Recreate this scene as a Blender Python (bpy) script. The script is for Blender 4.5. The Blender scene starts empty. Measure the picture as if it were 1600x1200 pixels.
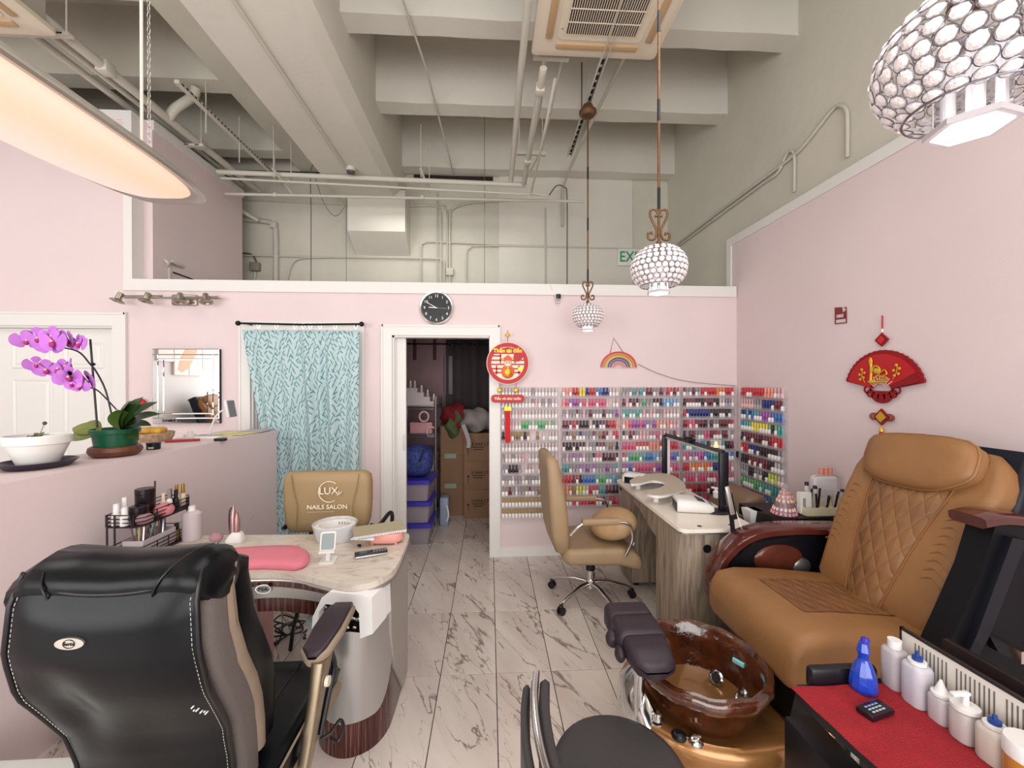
import bpy, bmesh, math, random
from mathutils import Vector, Matrix
random.seed(7)
C = bpy.context.scene.collection
PI = math.pi
# ------------------------------------------------------------------ camera
CAM_F, CAM_YAW, CAM_PITCH, CAM_ROLL, CAM_H = 635.7, .0554, -.0041, -.0007, 1.605
_F = Vector((math.sin(CAM_YAW)*math.cos(CAM_PITCH), math.cos(CAM_YAW)*math.cos(CAM_PITCH), math.sin(CAM_PITCH)))
_r = Vector((math.cos(CAM_YAW), -math.sin(CAM_YAW), 0)); _u = _r.cross(_F)
_R = _r*math.cos(CAM_ROLL)+_u*math.sin(CAM_ROLL); _U = _u*math.cos(CAM_ROLL)-_r*math.sin(CAM_ROLL)
cd = bpy.data.cameras.new('camera'); cam = bpy.data.objects.new('camera', cd); C.objects.link(cam)
cd.sensor_width = 36; cd.lens = 36*CAM_F/1600; cd.clip_start = .02; cd.clip_end = 60
m3 = Matrix((_R, _U, -_F)).transposed(); cam.matrix_world = Matrix.Translation((0, 0, CAM_H)) @ m3.to_4x4()
sc = bpy.context.scene; sc.camera = cam
# ------------------------------------------------------------------ light and exposure
w = bpy.data.worlds.new('world'); sc.world = w; w.use_nodes = True
w.node_tree.nodes['Background'].inputs[0].default_value = (.85, .92, 1, 1)
w.node_tree.nodes['Background'].inputs[1].default_value = 1.0
def area(name, loc, rot, sx, sy, power, col=(1, 1, 1)):
    l = bpy.data.lights.new(name, 'AREA'); l.shape = 'RECTANGLE'; l.size = sx; l.size_y = sy; l.energy = power; l.color = col
    o = bpy.data.objects.new(name, l); o.location = loc; o.rotation_euler = rot; C.objects.link(o); return o
area('daylight_window_right', (.2, -2.6, 1.75), (math.radians(-90), 0, PI), 4.0, 2.6, 150, (1, .985, .97))
area('daylight_window_left', (-4.2, -2.6, 1.75), (math.radians(-90), 0, PI), 3.0, 2.6, 120, (1, .985, .97))
area('fill_rear', (-.6, 4.7, 3.7), (0, 0, 0), 1.6, .5, 9, (1, .98, .93))  # added fill light above the loft, no fitting there
area('fill_front', (.7, 1.0, 3.8), (0, math.radians(22), 0), 2.0, 2.0, 44, (1, .97, .94))  # unseen overhead fill, added and tilted to brighten the half wall
area('fill_left', (-4.2, 1.6, 4.0), (0, 0, 0), 2.4, 1.4, 30, (1, .97, .94))  # added fill for the left bay, no lamp hangs here
area('fill_up_front', (-1.6, -.9, 2.7), (PI, 0, 0), 5.5, 2.2, 70, (1, .98, .95))  # invented upward fill that bounces off the ceiling
area('storage_area_light', (-.55, 4.4, 2.28), (0, 0, 0), .5, .3, 2.0, (1, .86, .82))  # bare area light below the storage ceiling
sc.view_settings.view_transform = 'Standard'; sc.view_settings.look = 'None'
sc.view_settings.gamma = 1; sc.view_settings.use_curve_mapping = False
sc.view_settings.exposure = 0.13
# ------------------------------------------------------------------ materials
def lin(h):
    h = h.lstrip('#'); o = []
    for i in (0, 2, 4):
        c = int(h[i:i+2], 16)/255; o.append(c/12.92 if c <= .04045 else ((c+.055)/1.055)**2.4)
    return (o[0], o[1], o[2], 1)
MATS = {}
def mat(name, hx='#888888', rough=.5, metal=0, var=0, vscale=5, bump=0, bscale=60, emit=0, trans=0, alpha=1, coat=0, ior=1.45, stretch=None, spec=.5):
    if name in MATS: return MATS[name]
    m = bpy.data.materials.new(name); m.use_nodes = True; MATS[name] = m
    nt = m.node_tree; b = nt.nodes['Principled BSDF']; c = lin(hx)
    b.inputs['Base Color'].default_value = c; b.inputs['Roughness'].default_value = rough; b.inputs['Metallic'].default_value = metal
    b.inputs['Transmission Weight'].default_value = trans; b.inputs['Alpha'].default_value = alpha; b.inputs['IOR'].default_value = ior
    b.inputs['Coat Weight'].default_value = coat; b.inputs['Specular IOR Level'].default_value = spec
    if emit: b.inputs['Emission Color'].default_value = c; b.inputs['Emission Strength'].default_value = emit
    if var or bump:
        tc = nt.nodes.new('ShaderNodeTexCoord'); src = tc.outputs['Object']
        if stretch:
            mp = nt.nodes.new('ShaderNodeMapping'); mp.inputs['Scale'].default_value = stretch
            nt.links.new(src, mp.inputs[0]); src = mp.outputs[0]
    if var:
        n = nt.nodes.new('ShaderNodeTexNoise'); n.inputs['Scale'].default_value = vscale; n.inputs['Detail'].default_value = 6
        r = nt.nodes.new('ShaderNodeValToRGB'); nt.links.new(src, n.inputs['Vector']); nt.links.new(n.outputs[0], r.inputs[0])
        r.color_ramp.elements[0].position = .3; r.color_ramp.elements[1].position = .7
        r.color_ramp.elements[0].color = tuple(max(0, x*(1-var)) for x in c[:3])+(1,)
        r.color_ramp.elements[1].color = tuple(min(1, x*(1+var)) for x in c[:3])+(1,)
        nt.links.new(r.outputs[0], b.inputs['Base Color'])
    if bump:
        n = nt.nodes.new('ShaderNodeTexNoise'); n.inputs['Scale'].default_value = bscale; n.inputs['Detail'].default_value = 4
        bp = nt.nodes.new('ShaderNodeBump'); bp.inputs['Strength'].default_value = bump; bp.inputs['Distance'].default_value = .01
        nt.links.new(src, n.inputs['Vector']); nt.links.new(n.outputs[0], bp.inputs['Height']); nt.links.new(bp.outputs[0], b.inputs['Normal'])
    return m
def N(m, t, **kw):
    n = m.node_tree.nodes.new(t)
    for k, v in kw.items(): setattr(n, k, v)
    return n
def math_n(m, op, a, b=None, cc=None):
    n = N(m, 'ShaderNodeMath', operation=op)
    for i, x in enumerate((a, b, cc)):
        if x is None: continue
        if isinstance(x, (int, float)): n.inputs[i].default_value = x
        else: m.node_tree.links.new(x, n.inputs[i])
    return n.outputs[0]
def ramp(m, fac, stops):
    r = N(m, 'ShaderNodeValToRGB'); m.node_tree.links.new(fac, r.inputs[0])
    while len(r.color_ramp.elements) < len(stops): r.color_ramp.elements.new(.5)
    for e, (p, h) in zip(r.color_ramp.elements, stops): e.position = p; e.color = lin(h)
    return r.outputs[0]
def base(m, sock): m.node_tree.links.new(sock, m.node_tree.nodes['Principled BSDF'].inputs['Base Color'])
def coords(m, scale=(1, 1, 1), rot=(0, 0, 0), kind='Object', add=None):
    tc = N(m, 'ShaderNodeTexCoord'); mp = N(m, 'ShaderNodeMapping'); s = tc.outputs[kind]
    if add is not None:
        va = N(m, 'ShaderNodeVectorMath', operation='ADD'); m.node_tree.links.new(s, va.inputs[0]); m.node_tree.links.new(add, va.inputs[1]); s = va.outputs[0]
    mp.inputs['Scale'].default_value = scale; mp.inputs['Rotation'].default_value = rot
    m.node_tree.links.new(s, mp.inputs[0]); return mp.outputs[0]
def noise(m, vec, scale, detail=6, dist=0, rough=.55):
    n = N(m, 'ShaderNodeTexNoise'); n.inputs['Scale'].default_value = scale; n.inputs['Detail'].default_value = detail
    n.inputs['Distortion'].default_value = dist; n.inputs['Roughness'].default_value = rough; m.node_tree.links.new(vec, n.inputs['Vector']); return n.outputs[0]

pink = mat('pink_paint', '#dccacb', .6, var=.025, vscale=1.6, bump=.06, bscale=70)
conc = mat('painted_concrete', '#cbc7ba', .75, var=.08, vscale=1.7, bump=.25, bscale=14)
concw = mat('painted_concrete_light', '#d8d4c9', .75, var=.05, vscale=1.3, bump=.2, bscale=18)
white = mat('white_paint', '#e0ddda', .4)
whiteg = mat('white_gloss', '#ecebea', .2)
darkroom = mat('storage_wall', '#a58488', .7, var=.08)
black = mat('black_plastic', '#15131a', .35)
blackm = mat('black_metal', '#141217', .4, metal=.3)
chrome = mat('chrome', '#d8d8d8', .12, metal=1)
steel = mat('brushed_steel', '#b0aeab', .35, metal=.9, bump=.05, bscale=200)
gold = mat('gold_paint', '#d9b23c', .35, metal=.5)
red = mat('red_lacquer', '#b3131c', .45)
tan = mat('tan_leather', '#9d8466', .5, var=.05, vscale=8, bump=.08, bscale=120)
pipe_m = mat('painted_pipe', '#c6c2b6', .5)
bronze = mat('antique_bronze', '#6e5238', .4, metal=.6, var=.2, vscale=30)
def zebra():
    m = mat('zebra_wood', '#4a2723', .18); v = coords(m, (40, 40, 1.2)); base(m, ramp(m, noise(m, v, 2.2, 5), [(.35, '#25100f'), (.5, '#4a2521'), (.62, '#744f45'), (.7, '#3a1b19')])); return m
zebra_m = zebra()
def greywood():
    m = mat('grey_oak_laminate', '#8d7d6f', .5); v = coords(m, (14, 14, 1.1)); base(m, ramp(m, noise(m, v, 2.5, 8, .6), [(.25, '#5f4f45'), (.45, '#857466'), (.6, '#a2927f'), (.8, '#776558')])); return m
gwood = greywood()
def tile_mat():
    m = mat('marble_tile', '#d5cbc4', .16)
    oi = N(m, 'ShaderNodeObjectInfo'); off = math_n(m, 'MULTIPLY', oi.outputs['Random'], 31.0)
    cx = N(m, 'ShaderNodeCombineXYZ'); m.node_tree.links.new(off, cx.inputs[0]); m.node_tree.links.new(math_n(m, 'MULTIPLY', off, 1.7), cx.inputs[1])
    v = coords(m, (1, 1, 1), (0, 0, math.radians(-27)), add=cx.outputs[0])
    mp2 = N(m, 'ShaderNodeMapping'); mp2.inputs['Scale'].default_value = (3.4, .75, 1); m.node_tree.links.new(v, mp2.inputs[0]); v = mp2.outputs[0]
    def veins(sc_, width, off_):
        n1 = noise(m, v, sc_, 5, .3, .5); d = math_n(m, 'ABSOLUTE', math_n(m, 'SUBTRACT', n1, off_))
        n2 = noise(m, v, sc_*.8, 3); wd = math_n(m, 'MAXIMUM', math_n(m, 'MULTIPLY_ADD', n2, width*4, -width*1.7), .0005)
        return math_n(m, 'MINIMUM', math_n(m, 'DIVIDE', d, wd), 1)
    vv = math_n(m, 'MULTIPLY', veins(1.6, .030, .5), math_n(m, 'MULTIPLY_ADD', veins(3.0, .018, .47), .6, .4))
    col = ramp(m, vv, [(0, '#84766f'), (.4, '#b5aaa4'), (1, '#dad1cb')])
    n3 = noise(m, v, 1.1, 4); mx = N(m, 'ShaderNodeMix', data_type='RGBA', blend_type='MULTIPLY'); mx.inputs[0].default_value = .6
    m.node_tree.links.new(col, mx.inputs[6]); m.node_tree.links.new(ramp(m, n3, [(.35, '#cfc4bf'), (.6, '#f4f0ec')]), mx.inputs[7]); base(m, mx.outputs[2]); return m
tile_m = tile_mat()
def granite():
    m = mat('cream_granite', '#cfc3b6', .2); v = coords(m, (1, 2.2, 1), (0, 0, .5))
    base(m, ramp(m, noise(m, v, 9, 10, .9, .65), [(.28, '#9d8f83'), (.42, '#c6b9ad'), (.6, '#d4cabf'), (.75, '#bfb1a5')])); return m
granite_m = granite()
def leaf_curtain():
    m = mat('leaf_print_fabric', '#b9dcd9', .8)
    tc = N(m, 'ShaderNodeTexCoord'); sp = N(m, 'ShaderNodeSeparateXYZ'); m.node_tree.links.new(tc.outputs['UV'], sp.inputs[0])
    acc = None
    for k, (ox, oy) in enumerate(((0, 0), (.37, .61))):
        cb = N(m, 'ShaderNodeCombineXYZ'); m.node_tree.links.new(math_n(m, 'MULTIPLY_ADD', sp.outputs[0], 24, ox), cb.inputs[0]); m.node_tree.links.new(math_n(m, 'MULTIPLY_ADD', sp.outputs[1], 15, oy), cb.inputs[1])
        vo = N(m, 'ShaderNodeTexVoronoi', voronoi_dimensions='2D'); vo.inputs['Scale'].default_value = 1; vo.inputs['Randomness'].default_value = .7; m.node_tree.links.new(cb.outputs[0], vo.inputs['Vector'])
        sub = N(m, 'ShaderNodeVectorMath', operation='SUBTRACT'); m.node_tree.links.new(cb.outputs[0], sub.inputs[0]); m.node_tree.links.new(vo.outputs['Position'], sub.inputs[1])
        ss = N(m, 'ShaderNodeSeparateXYZ'); m.node_tree.links.new(sub.outputs[0], ss.inputs[0])
        sc_ = N(m, 'ShaderNodeSeparateColor'); m.node_tree.links.new(vo.outputs['Color'], sc_.inputs[0])
        sgn = math_n(m, 'SIGN', math_n(m, 'SUBTRACT', sc_.outputs[0], .5)); ang = math_n(m, 'MULTIPLY', sgn, math_n(m, 'MULTIPLY_ADD', sc_.outputs[1], .8, .35))
        cs, sn = math_n(m, 'COSINE', ang), math_n(m, 'SINE', ang); X, Y = ss.outputs[0], ss.outputs[1]
        a = math_n(m, 'SUBTRACT', math_n(m, 'MULTIPLY', X, cs), math_n(m, 'MULTIPLY', Y, sn)); b = math_n(m, 'ADD', math_n(m, 'MULTIPLY', X, sn), math_n(m, 'MULTIPLY', Y, cs))
        d = math_n(m, 'ADD', math_n(m, 'POWER', math_n(m, 'ABSOLUTE', math_n(m, 'DIVIDE', a, .10)), 2), math_n(m, 'POWER', math_n(m, 'ABSOLUTE', math_n(m, 'DIVIDE', b, .43)), 2))
        hit = math_n(m, 'LESS_THAN', d, 1); acc = hit if acc is None else math_n(m, 'MAXIMUM', acc, hit)
    base(m, ramp(m, acc, [(.2, '#b7cccf'), (.8, '#5f8d91')])); return m
curt_m = leaf_curtain()
def quilt(name, hx, hx2, ax):
    m = mat(name, hx, .42); s = coords(m, (1, 1, 1)); sp = N(m, 'ShaderNodeSeparateXYZ'); m.node_tree.links.new(s, sp.inputs[0])
    U_, V_ = sp.outputs[ax[0]], sp.outputs[ax[1]]
    def saw(e): return math_n(m, 'ABSOLUTE', math_n(m, 'SUBTRACT', math_n(m, 'FRACT', e), .5))
    a = saw(math_n(m, 'ADD', math_n(m, 'MULTIPLY', U_, 15), math_n(m, 'MULTIPLY', V_, 8.5))); b = saw(math_n(m, 'SUBTRACT', math_n(m, 'MULTIPLY', U_, 15), math_n(m, 'MULTIPLY', V_, 8.5)))
    h = math_n(m, 'MINIMUM', math_n(m, 'SUBTRACT', .5, a), math_n(m, 'SUBTRACT', .5, b))
    h = math_n(m, 'POWER', math_n(m, 'MULTIPLY', h, 2.0), .5)
    bp = N(m, 'ShaderNodeBump'); bp.inputs['Strength'].default_value = .6; bp.inputs['Distance'].default_value = .009; m.node_tree.links.new(h, bp.inputs['Height'])
    m.node_tree.links.new(bp.outputs[0], m.node_tree.nodes['Principled BSDF'].inputs['Normal'])
    base(m, ramp(m, noise(m, s, 9, 6), [(.3, hx2), (.7, hx)])); return m
caramel = mat('caramel_leather', '#8c623b', .5, var=.08, vscale=7, bump=.15, bscale=30)
caramelq = quilt('quilted_caramel_leather', '#8c623b', '#795231', (0, 2))
caramelh = quilt('quilted_seat_leather', '#845a36', '#70492a', (0, 1))
# ------------------------------------------------------------------ geometry collector
class G:
    def __init__(s): s.v = []; s.f = []; s.m = []; s.mats = []
    def mi(s, m):
        if m not in s.mats: s.mats.append(m)
        return s.mats.index(m)
    def add(s, vs, fs, m):
        o = len(s.v); k = s.mi(m); s.v += [tuple(v) for v in vs]
        for f in fs: s.f.append(tuple(i+o for i in f)); s.m.append(k)
        return s
    def box(s, x0, x1, y0, y1, z0, z1, m):
        vs = [(x, y, z) for z in (z0, z1) for y in (y0, y1) for x in (x0, x1)]
        return s.add(vs, [(0, 2, 3, 1), (4, 5, 7, 6), (0, 1, 5, 4), (2, 6, 7, 3), (0, 4, 6, 2), (1, 3, 7, 5)], m)
    def rbox(s, x0, x1, y0, y1, z0, z1, r, m, seg=2):
        bm = bmesh.new(); bmesh.ops.create_cube(bm, size=1)
        for v in bm.verts: v.co = Vector(((x0+x1)/2+v.co.x*(x1-x0), (y0+y1)/2+v.co.y*(y1-y0), (z0+z1)/2+v.co.z*(z1-z0)))
        bmesh.ops.bevel(bm, geom=bm.edges[:], offset=r, segments=seg, profile=.5, affect='EDGES'); return s.bm(bm, m)
    def bm(s, bm, m):
        bm.verts.index_update(); s.add([v.co[:] for v in bm.verts], [[v.index for v in f.verts] for f in bm.faces], m); bm.free(); return s
    def obox(s, c, size, ax, m, r=0):   # box along direction frame ax (3 vectors)
        n = len(s.v); (s.rbox(-size[0]/2, size[0]/2, -size[1]/2, size[1]/2, -size[2]/2, size[2]/2, r, m) if r else s.box(-size[0]/2, size[0]/2, -size[1]/2, size[1]/2, -size[2]/2, size[2]/2, m))
        M = Matrix.Translation(c) @ (ax if isinstance(ax, Matrix) else Matrix([Vector(a).normalized() for a in ax]).transposed().to_4x4()); return s.xf(M, n)
    def xf(s, M, n=0):
        for i in range(n, len(s.v)): s.v[i] = tuple(M @ Vector(s.v[i]))
        return s
    def tube(s, pts, r, m, n=8, closed=False, cap=True, rs=None):
        P = [Vector(p) for p in pts]; k = len(P); vs = []; up = None
        for i, p in enumerate(P):
            if closed: t = P[(i+1) % k]-P[i-1]
            else: t = P[min(i+1, k-1)]-P[max(i-1, 0)]
            t = t.normalized() if t.length > 1e-9 else Vector((0, 0, 1))
            if up is None: up = Vector((0, 0, 1)) if abs(t.z) < .9 else Vector((1, 0, 0))
            a = t.cross(up); a = a.normalized() if a.length > 1e-6 else t.orthogonal().normalized(); b = t.cross(a).normalized(); up = -b if b.dot(up) < 0 else b
            a = up.cross(t).normalized(); rr = rs[i] if rs else r
            for j in range(n): q = 2*PI*j/n; vs.append(p+a*math.cos(q)*rr+up*math.sin(q)*rr)
        fs = []
        for i in range(k if closed else k-1):
            for j in range(n): i2 = (i+1) % k; fs.append((i*n+j, i*n+(j+1) % n, i2*n+(j+1) % n, i2*n+j))
        if cap and not closed: fs.append(tuple(range(n))[::-1]); fs.append(tuple(range((k-1)*n, k*n)))
        return s.add(vs, fs, m)
    def cyl(s, a, b, r, m, r2=None, n=16): return s.tube([a, b], r, m, n, rs=[r, r if r2 is None else r2])
    def lathe(s, prof, m, c=(0, 0, 0), n=32, sx=1, sy=1):
        vs = []; fs = []; k = len(prof)
        for r, z in prof:
            for j in range(n): q = 2*PI*j/n; vs.append((c[0]+r*sx*math.cos(q), c[1]+r*sy*math.sin(q), c[2]+z))
        for i in range(k-1):
            for j in range(n): fs.append((i*n+j, i*n+(j+1) % n, (i+1)*n+(j+1) % n, (i+1)*n+j))
        closed = prof[0] == prof[-1]
        if prof[0][0] > 1e-5 and not closed: fs.append(tuple(range(n))[::-1])
        if prof[-1][0] > 1e-5 and not closed: fs.append(tuple(range((k-1)*n, k*n)))
        return s.add(vs, fs, m)
    def prism(s, poly, lo, hi, m, axis='z'):
        def P(a, b, c): return {'z': (a, b, c), 'y': (a, c, b), 'x': (c, a, b)}[axis]
        k = len(poly); vs = [P(a, b, lo) for a, b in poly]+[P(a, b, hi) for a, b in poly]
        return s.add(vs, [tuple(range(k))[::-1], tuple(range(k, 2*k))]+[(i, (i+1) % k, k+(i+1) % k, k+i) for i in range(k)], m)
    def ell(s, c, r, m, nu=20, nv=12, e=1, e2=1):
        def pw(x, p): return math.copysign(abs(x)**p, x)
        vs = []; fs = []
        for i in range(nv+1):
            t = -PI/2+PI*i/nv
            for j in range(nu):
                q = 2*PI*j/nu; vs.append((c[0]+r[0]*pw(math.cos(t), e)*pw(math.cos(q), e2), c[1]+r[1]*pw(math.cos(t), e)*pw(math.sin(q), e2), c[2]+r[2]*pw(math.sin(t), e)))
        for i in range(nv):
            for j in range(nu): fs.append((i*nu+j, i*nu+(j+1) % nu, (i+1)*nu+(j+1) % nu, (i+1)*nu+j))
        return s.add(vs, fs, m)
    def loft(s, rings, m, closed=True, cap=True):
        n = len(rings[0]); vs = [p for r in rings for p in r]; fs = []
        for i in range(len(rings)-1):
            for j in range(n if closed else n-1): fs.append((i*n+j, i*n+(j+1) % n, (i+1)*n+(j+1) % n, (i+1)*n+j))
        if cap and closed: fs += [tuple(range(n))[::-1], tuple(range((len(rings)-1)*n, len(rings)*n))]
        return s.add(vs, fs, m)
    def text(s, t, size, m, M, depth=.002, sx=1, bold=0):
        cu = bpy.data.curves.new('t', 'FONT'); cu.body = t; cu.size = size; cu.align_x = 'CENTER'; cu.align_y = 'CENTER'; cu.extrude = depth/2; cu.offset = bold; cu.resolution_u = 3
        o = bpy.data.objects.new('t', cu); C.objects.link(o); bpy.context.view_layer.update()
        me = o.evaluated_get(bpy.context.evaluated_depsgraph_get()).to_mesh(); n = len(s.v)
        s.add([(v.co.x*sx, v.co.y, v.co.z) for v in me.vertices], [tuple(p.vertices) for p in me.polygons], m)
        o.evaluated_get(bpy.context.evaluated_depsgraph_get()).to_mesh_clear(); bpy.data.objects.remove(o); bpy.data.curves.remove(cu); return s.xf(M, n)
    def mesh(s, name, ang=35, recenter=False):
        off = Vector((0, 0, 0))
        if recenter:
            xs, ys, zs = zip(*s.v); off = Vector(((min(xs)+max(xs))/2, (min(ys)+max(ys))/2, min(zs)))
        me = bpy.data.meshes.new(name); me.from_pydata([Vector(v)-off for v in s.v], [], s.f)
        for m in s.mats: me.materials.append(m)
        me.polygons.foreach_set('material_index', s.m); me.polygons.foreach_set('use_smooth', [ang > 0]*len(s.f))
        me.update()
        bm = bmesh.new(); bm.from_mesh(me); bmesh.ops.remove_doubles(bm, verts=bm.verts, dist=1e-6); bmesh.ops.recalc_face_normals(bm, faces=bm.faces); bm.to_mesh(me); bm.free()
        if ang: me.set_sharp_from_angle(angle=math.radians(ang))
        return me, off
    def build(s, name, parent=None, ang=35, **props):
        me, off = s.mesh(name, ang, parent is None)
        o = bpy.data.objects.new(name, me); C.objects.link(o); o.location = off
        if parent is not None: o.parent = parent
        for k, v in props.items(): o[k] = v
        return o
def g(): return G()
def thing(name, label, cat, loc=(0, 0, 0), rz=0, group=None, scale=1):
    o = bpy.data.objects.new(name, None); C.objects.link(o); o.location = loc; o.rotation_euler = (0, 0, rz); o.scale = (scale,)*3
    o.empty_display_size = .05; o['label'] = label; o['category'] = cat
    if group: o['group'] = group
    return o
def T(o, label, cat, group=None, kind=None):
    o['label'] = label; o['category'] = cat
    if group: o['group'] = group
    if kind: o['kind'] = kind
    return o
def S(o): o['kind'] = 'structure'; return o
def clone(src, label=None, loc=None, rz=None, group=None):
    r = src.copy(); C.objects.link(r)
    for ch in list(src.children):
        c = ch.copy(); C.objects.link(c); c.parent = r
        for gch in ch.children: d = gch.copy(); C.objects.link(d); d.parent = c
    if label: r['label'] = label
    if loc is not None: r.location = loc
    if rz is not None: r.rotation_euler = (0, 0, rz)
    if group: r['group'] = group
    return r
def inst(me, name, parent, loc, rot=(0, 0, 0), sc_=(1, 1, 1)):
    o = bpy.data.objects.new(name, me); C.objects.link(o); o.parent = parent; o.location = loc; o.rotation_euler = rot; o.scale = sc_; return o
def rr(x0, x1, y0, y1, r, z=None, n=4, axis='z'):    # rounded rectangle ring
    pts = []
    for cx, cy, a in ((x1-r, y1-r, 0), (x0+r, y1-r, 90), (x0+r, y0+r, 180), (x1-r, y0+r, 270)):
        for i in range(n+1): q = math.radians(a+90*i/n); pts.append((cx+r*math.cos(q), cy+r*math.sin(q)))
    if z is None: return pts
    return [{'z': (a, b, z), 'y': (a, z, b), 'x': (z, a, b)}[axis] for a, b in pts]
def bez(pts, n=8):   # Catmull-Rom through points
    P = [Vector(p) for p in pts]; P = [P[0]*2-P[1]]+P+[P[-1]*2-P[-2]]; out = []
    for i in range(1, len(P)-2):
        for k in range(n):
            t = k/n; a, b, c, d = P[i-1:i+3]
            out.append(.5*((2*b)+(-a+c)*t+(2*a-5*b+4*c-d)*t*t+(-a+3*b-3*c+d)*t**3))
    out.append(P[-2]); return out
FRONT = Matrix.Rotation(PI/2, 4, 'X')               # text standing up, read from -Y
def onback(x, y, z): return Matrix.Translation((x, y, z)) @ FRONT
def onright(x, y, z): return Matrix.Translation((x, y, z)) @ Matrix.Rotation(-PI/2, 4, 'Z') @ FRONT
def at(px, py, X=None, Y=None, Z=None):             # a photograph pixel carried onto a real plane of the room
    d = _R*((px-800)/CAM_F)-_U*((py-600)/CAM_F)+_F
    t = X/d.x if X is not None else Y/d.y if Y is not None else (Z-CAM_H)/d.z
    return Vector((0, 0, CAM_H))+d*t
# ------------------------------------------------------------------ the setting
YB, XR, XG, YR, ZB, ZR = 3.75, 2.35, 2.45, 5.48, 2.5, 3.0
floor = S(g().box(-6.6, 2.5, -2.9, 5.7, -.1, -.006, mat('grout', '#2b2320', .9)).build('floor'))
floor.location.z = -.1; floor.location = Vector((-2.05, 1.4, -.1))
TW, TL, TX, TY = .305, .61, .036, 3.461
gt = g(); gt.rbox(.002, TW-.002, .002, TL-.002, -.006, 0, .0012, tile_m, 1); tile_me, _ = gt.mesh('tile', 0)
stuff_t = g()
for i in range(-22, 8):
    for j in range(-11, 5):
        x, y = TX+i*TW, TY+j*TL
        if x > 2.36 or y+TL > 5.75 or x < -6.6: continue
        if -7 <= i and -6 <= j:
            inst(tile_me, 'tile', floor, Vector((x, y, 0))-floor.location)
        else: stuff_t.box(x+.0015, x+TW-.0015, y+.0015, y+TL-.0015, -.006, 0, tile_m)
o = stuff_t.build('tile_field', floor, 0); o['kind'] = 'stuff'; o.location = -floor.location
# ceiling, joists, beams
ZJ, ZC, ZBM = 4.364, 5.0, 3.907
ceil = S(g().box(-6.6, 2.6, -2.9, 5.7, ZC, ZC+.15, conc).build('ceiling'))
def onto(p, o): o.location = o.location-p.location; o.parent = p; return o
def piece(gg, name, p, ang=35): o = gg.build(name, None, ang); return onto(p, o)
for y in (5.27, 4.07, 3.11, 2.1, 1.1, .1, -.9, -1.9):
    gg = g(); xs = [-1.2+k*(3.65/14) for k in range(15)]
    gg.loft([[(x, y, ZC+.01), (x, y, ZJ+random.uniform(-.008, .008)), (x, y+.18, ZJ+random.uniform(-.008, .008)), (x, y+.18, ZC+.01)] for x in xs], concw); piece(gg, 'joist', ceil)
for y in (5.0, 3.86, 2.92, 1.9, .9, -.1, -1.1, -2.0):
    gg = g(); gg.box(-6.55, -1.9, y, y+.18, ZJ, ZC+.01, conc); piece(gg, 'joist', ceil)
piece(g().box(-2.46, -1.8, -2.8, YR+.1, ZJ-.001, ZC+.01, conc), 'beam_haunch', ceil)
piece(g().prism([(-1.86, ZC), (-1.86, ZBM), (-1.19, ZBM), (-1.11, ZBM+.10), (-1.11, ZC)], -2.8, YR+.1, concw, 'y'), 'main_beam', ceil)
wall_rear = S(g().box(-6.6, 2.6, YR, YR+.2, 0, 5.05, conc).build('wall_rear'))
c0 = at(543, 327, Y=5.15); c1 = at(633, 362, Y=5.15); c2 = at(640, 402, Y=YR)
piece(g().prism([(5.15, c0.z+.25), (5.15, c1.z), (YR+.02, c2.z), (YR+.02, c0.z+.25)], c0.x, c1.x, concw, 'x'), 'corbel', wall_rear)
gg = g(); gg.box(.13, 1.95, YR-.02, YR+.01, 2.4, 4.38, concw); piece(gg, 'pilaster', wall_rear)
gg = g(); gg.box(-6.2, -1.9, YR-.012, YR+.01, 4.28, 4.36, mat('shadow_gap', '#2e2320', .9)); gg.box(-1.0, .05, YR-.012, YR+.01, 4.28, 4.36, MATS['shadow_gap']); piece(gg, 'recess_shade', wall_rear)  # dark strips paint the shade of the gap below the ceiling
S(g().box(XG, XG+.2, -2.9, YR+.05, 0, 5.05, mat('painted_concrete_side', '#d3cfc2', .8, var=.06, vscale=1.1, bump=.3, bscale=10)).build('wall_right_upper'))
S(g().box(XR, XG-.002, -2.9, YB+.14, 0, ZR, pink).build('wall_right'))
gg = g(); gg.box(XR-.012, XG-.001, -2.9, YB+.15, ZR-.07, ZR+.006, white); gg.box(XR-.011, XR+.03, YB+.08, YB+.151, ZB+.0, ZR+.003, white); S(gg.build('trim_1'))
# back wall with doorway, curtain opening and left door
XL = -3.13   # where the low wall meets the tall left part
DX0, DX1, DZ = -.88, .002, 2.032
CX0, CX1, CZ = -2.12, -1.22, 2.05
gg = g()
def wallseg(a, b, z0, z1): gg.box(a, b, YB, YB+.11, z0, z1, pink)
LX0, LX1, LZ = -4.42, -3.28, 2.10
ZL = 3.96
wallseg(DX1, XR+.02, 0, ZB); wallseg(CX1, DX0, 0, ZB); wallseg(DX0, DX1, DZ, ZB); wallseg(CX0, CX1, CZ, ZB); wallseg(LX1, CX0, 0, ZB)
wallseg(LX0, LX1, LZ, ZL if False else ZB); wallseg(-6.6, LX0, 0, ZB); wallseg(-6.6, XL, ZB, ZL)
S(gg.build('wall_back'))
gg = g(); gg.box(XL-.02, XL+.09, YB+.11, 5.2, ZB-.2, ZL, pink); S(gg.build('wall_loft_side'))
gg = g(); gg.box(XL-.03, XL+.10, YB+.113, 5.22, ZL-.07, ZL+.018, white); gg.box(XL-.06, XL+.012, YB-.012, YB+.112, ZB, ZL-.06, white); gg.box(-6.6, XL+.012, YB-.013, YB+.112, ZL-.06, ZL+.02, white)
S(gg.build('trim_2'))
gg = g(); gg.box(XL-.06, XR-.012, YB-.016, YB+.115, ZB-.088, ZB+.012, white); S(gg.build('trim_3'))
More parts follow.
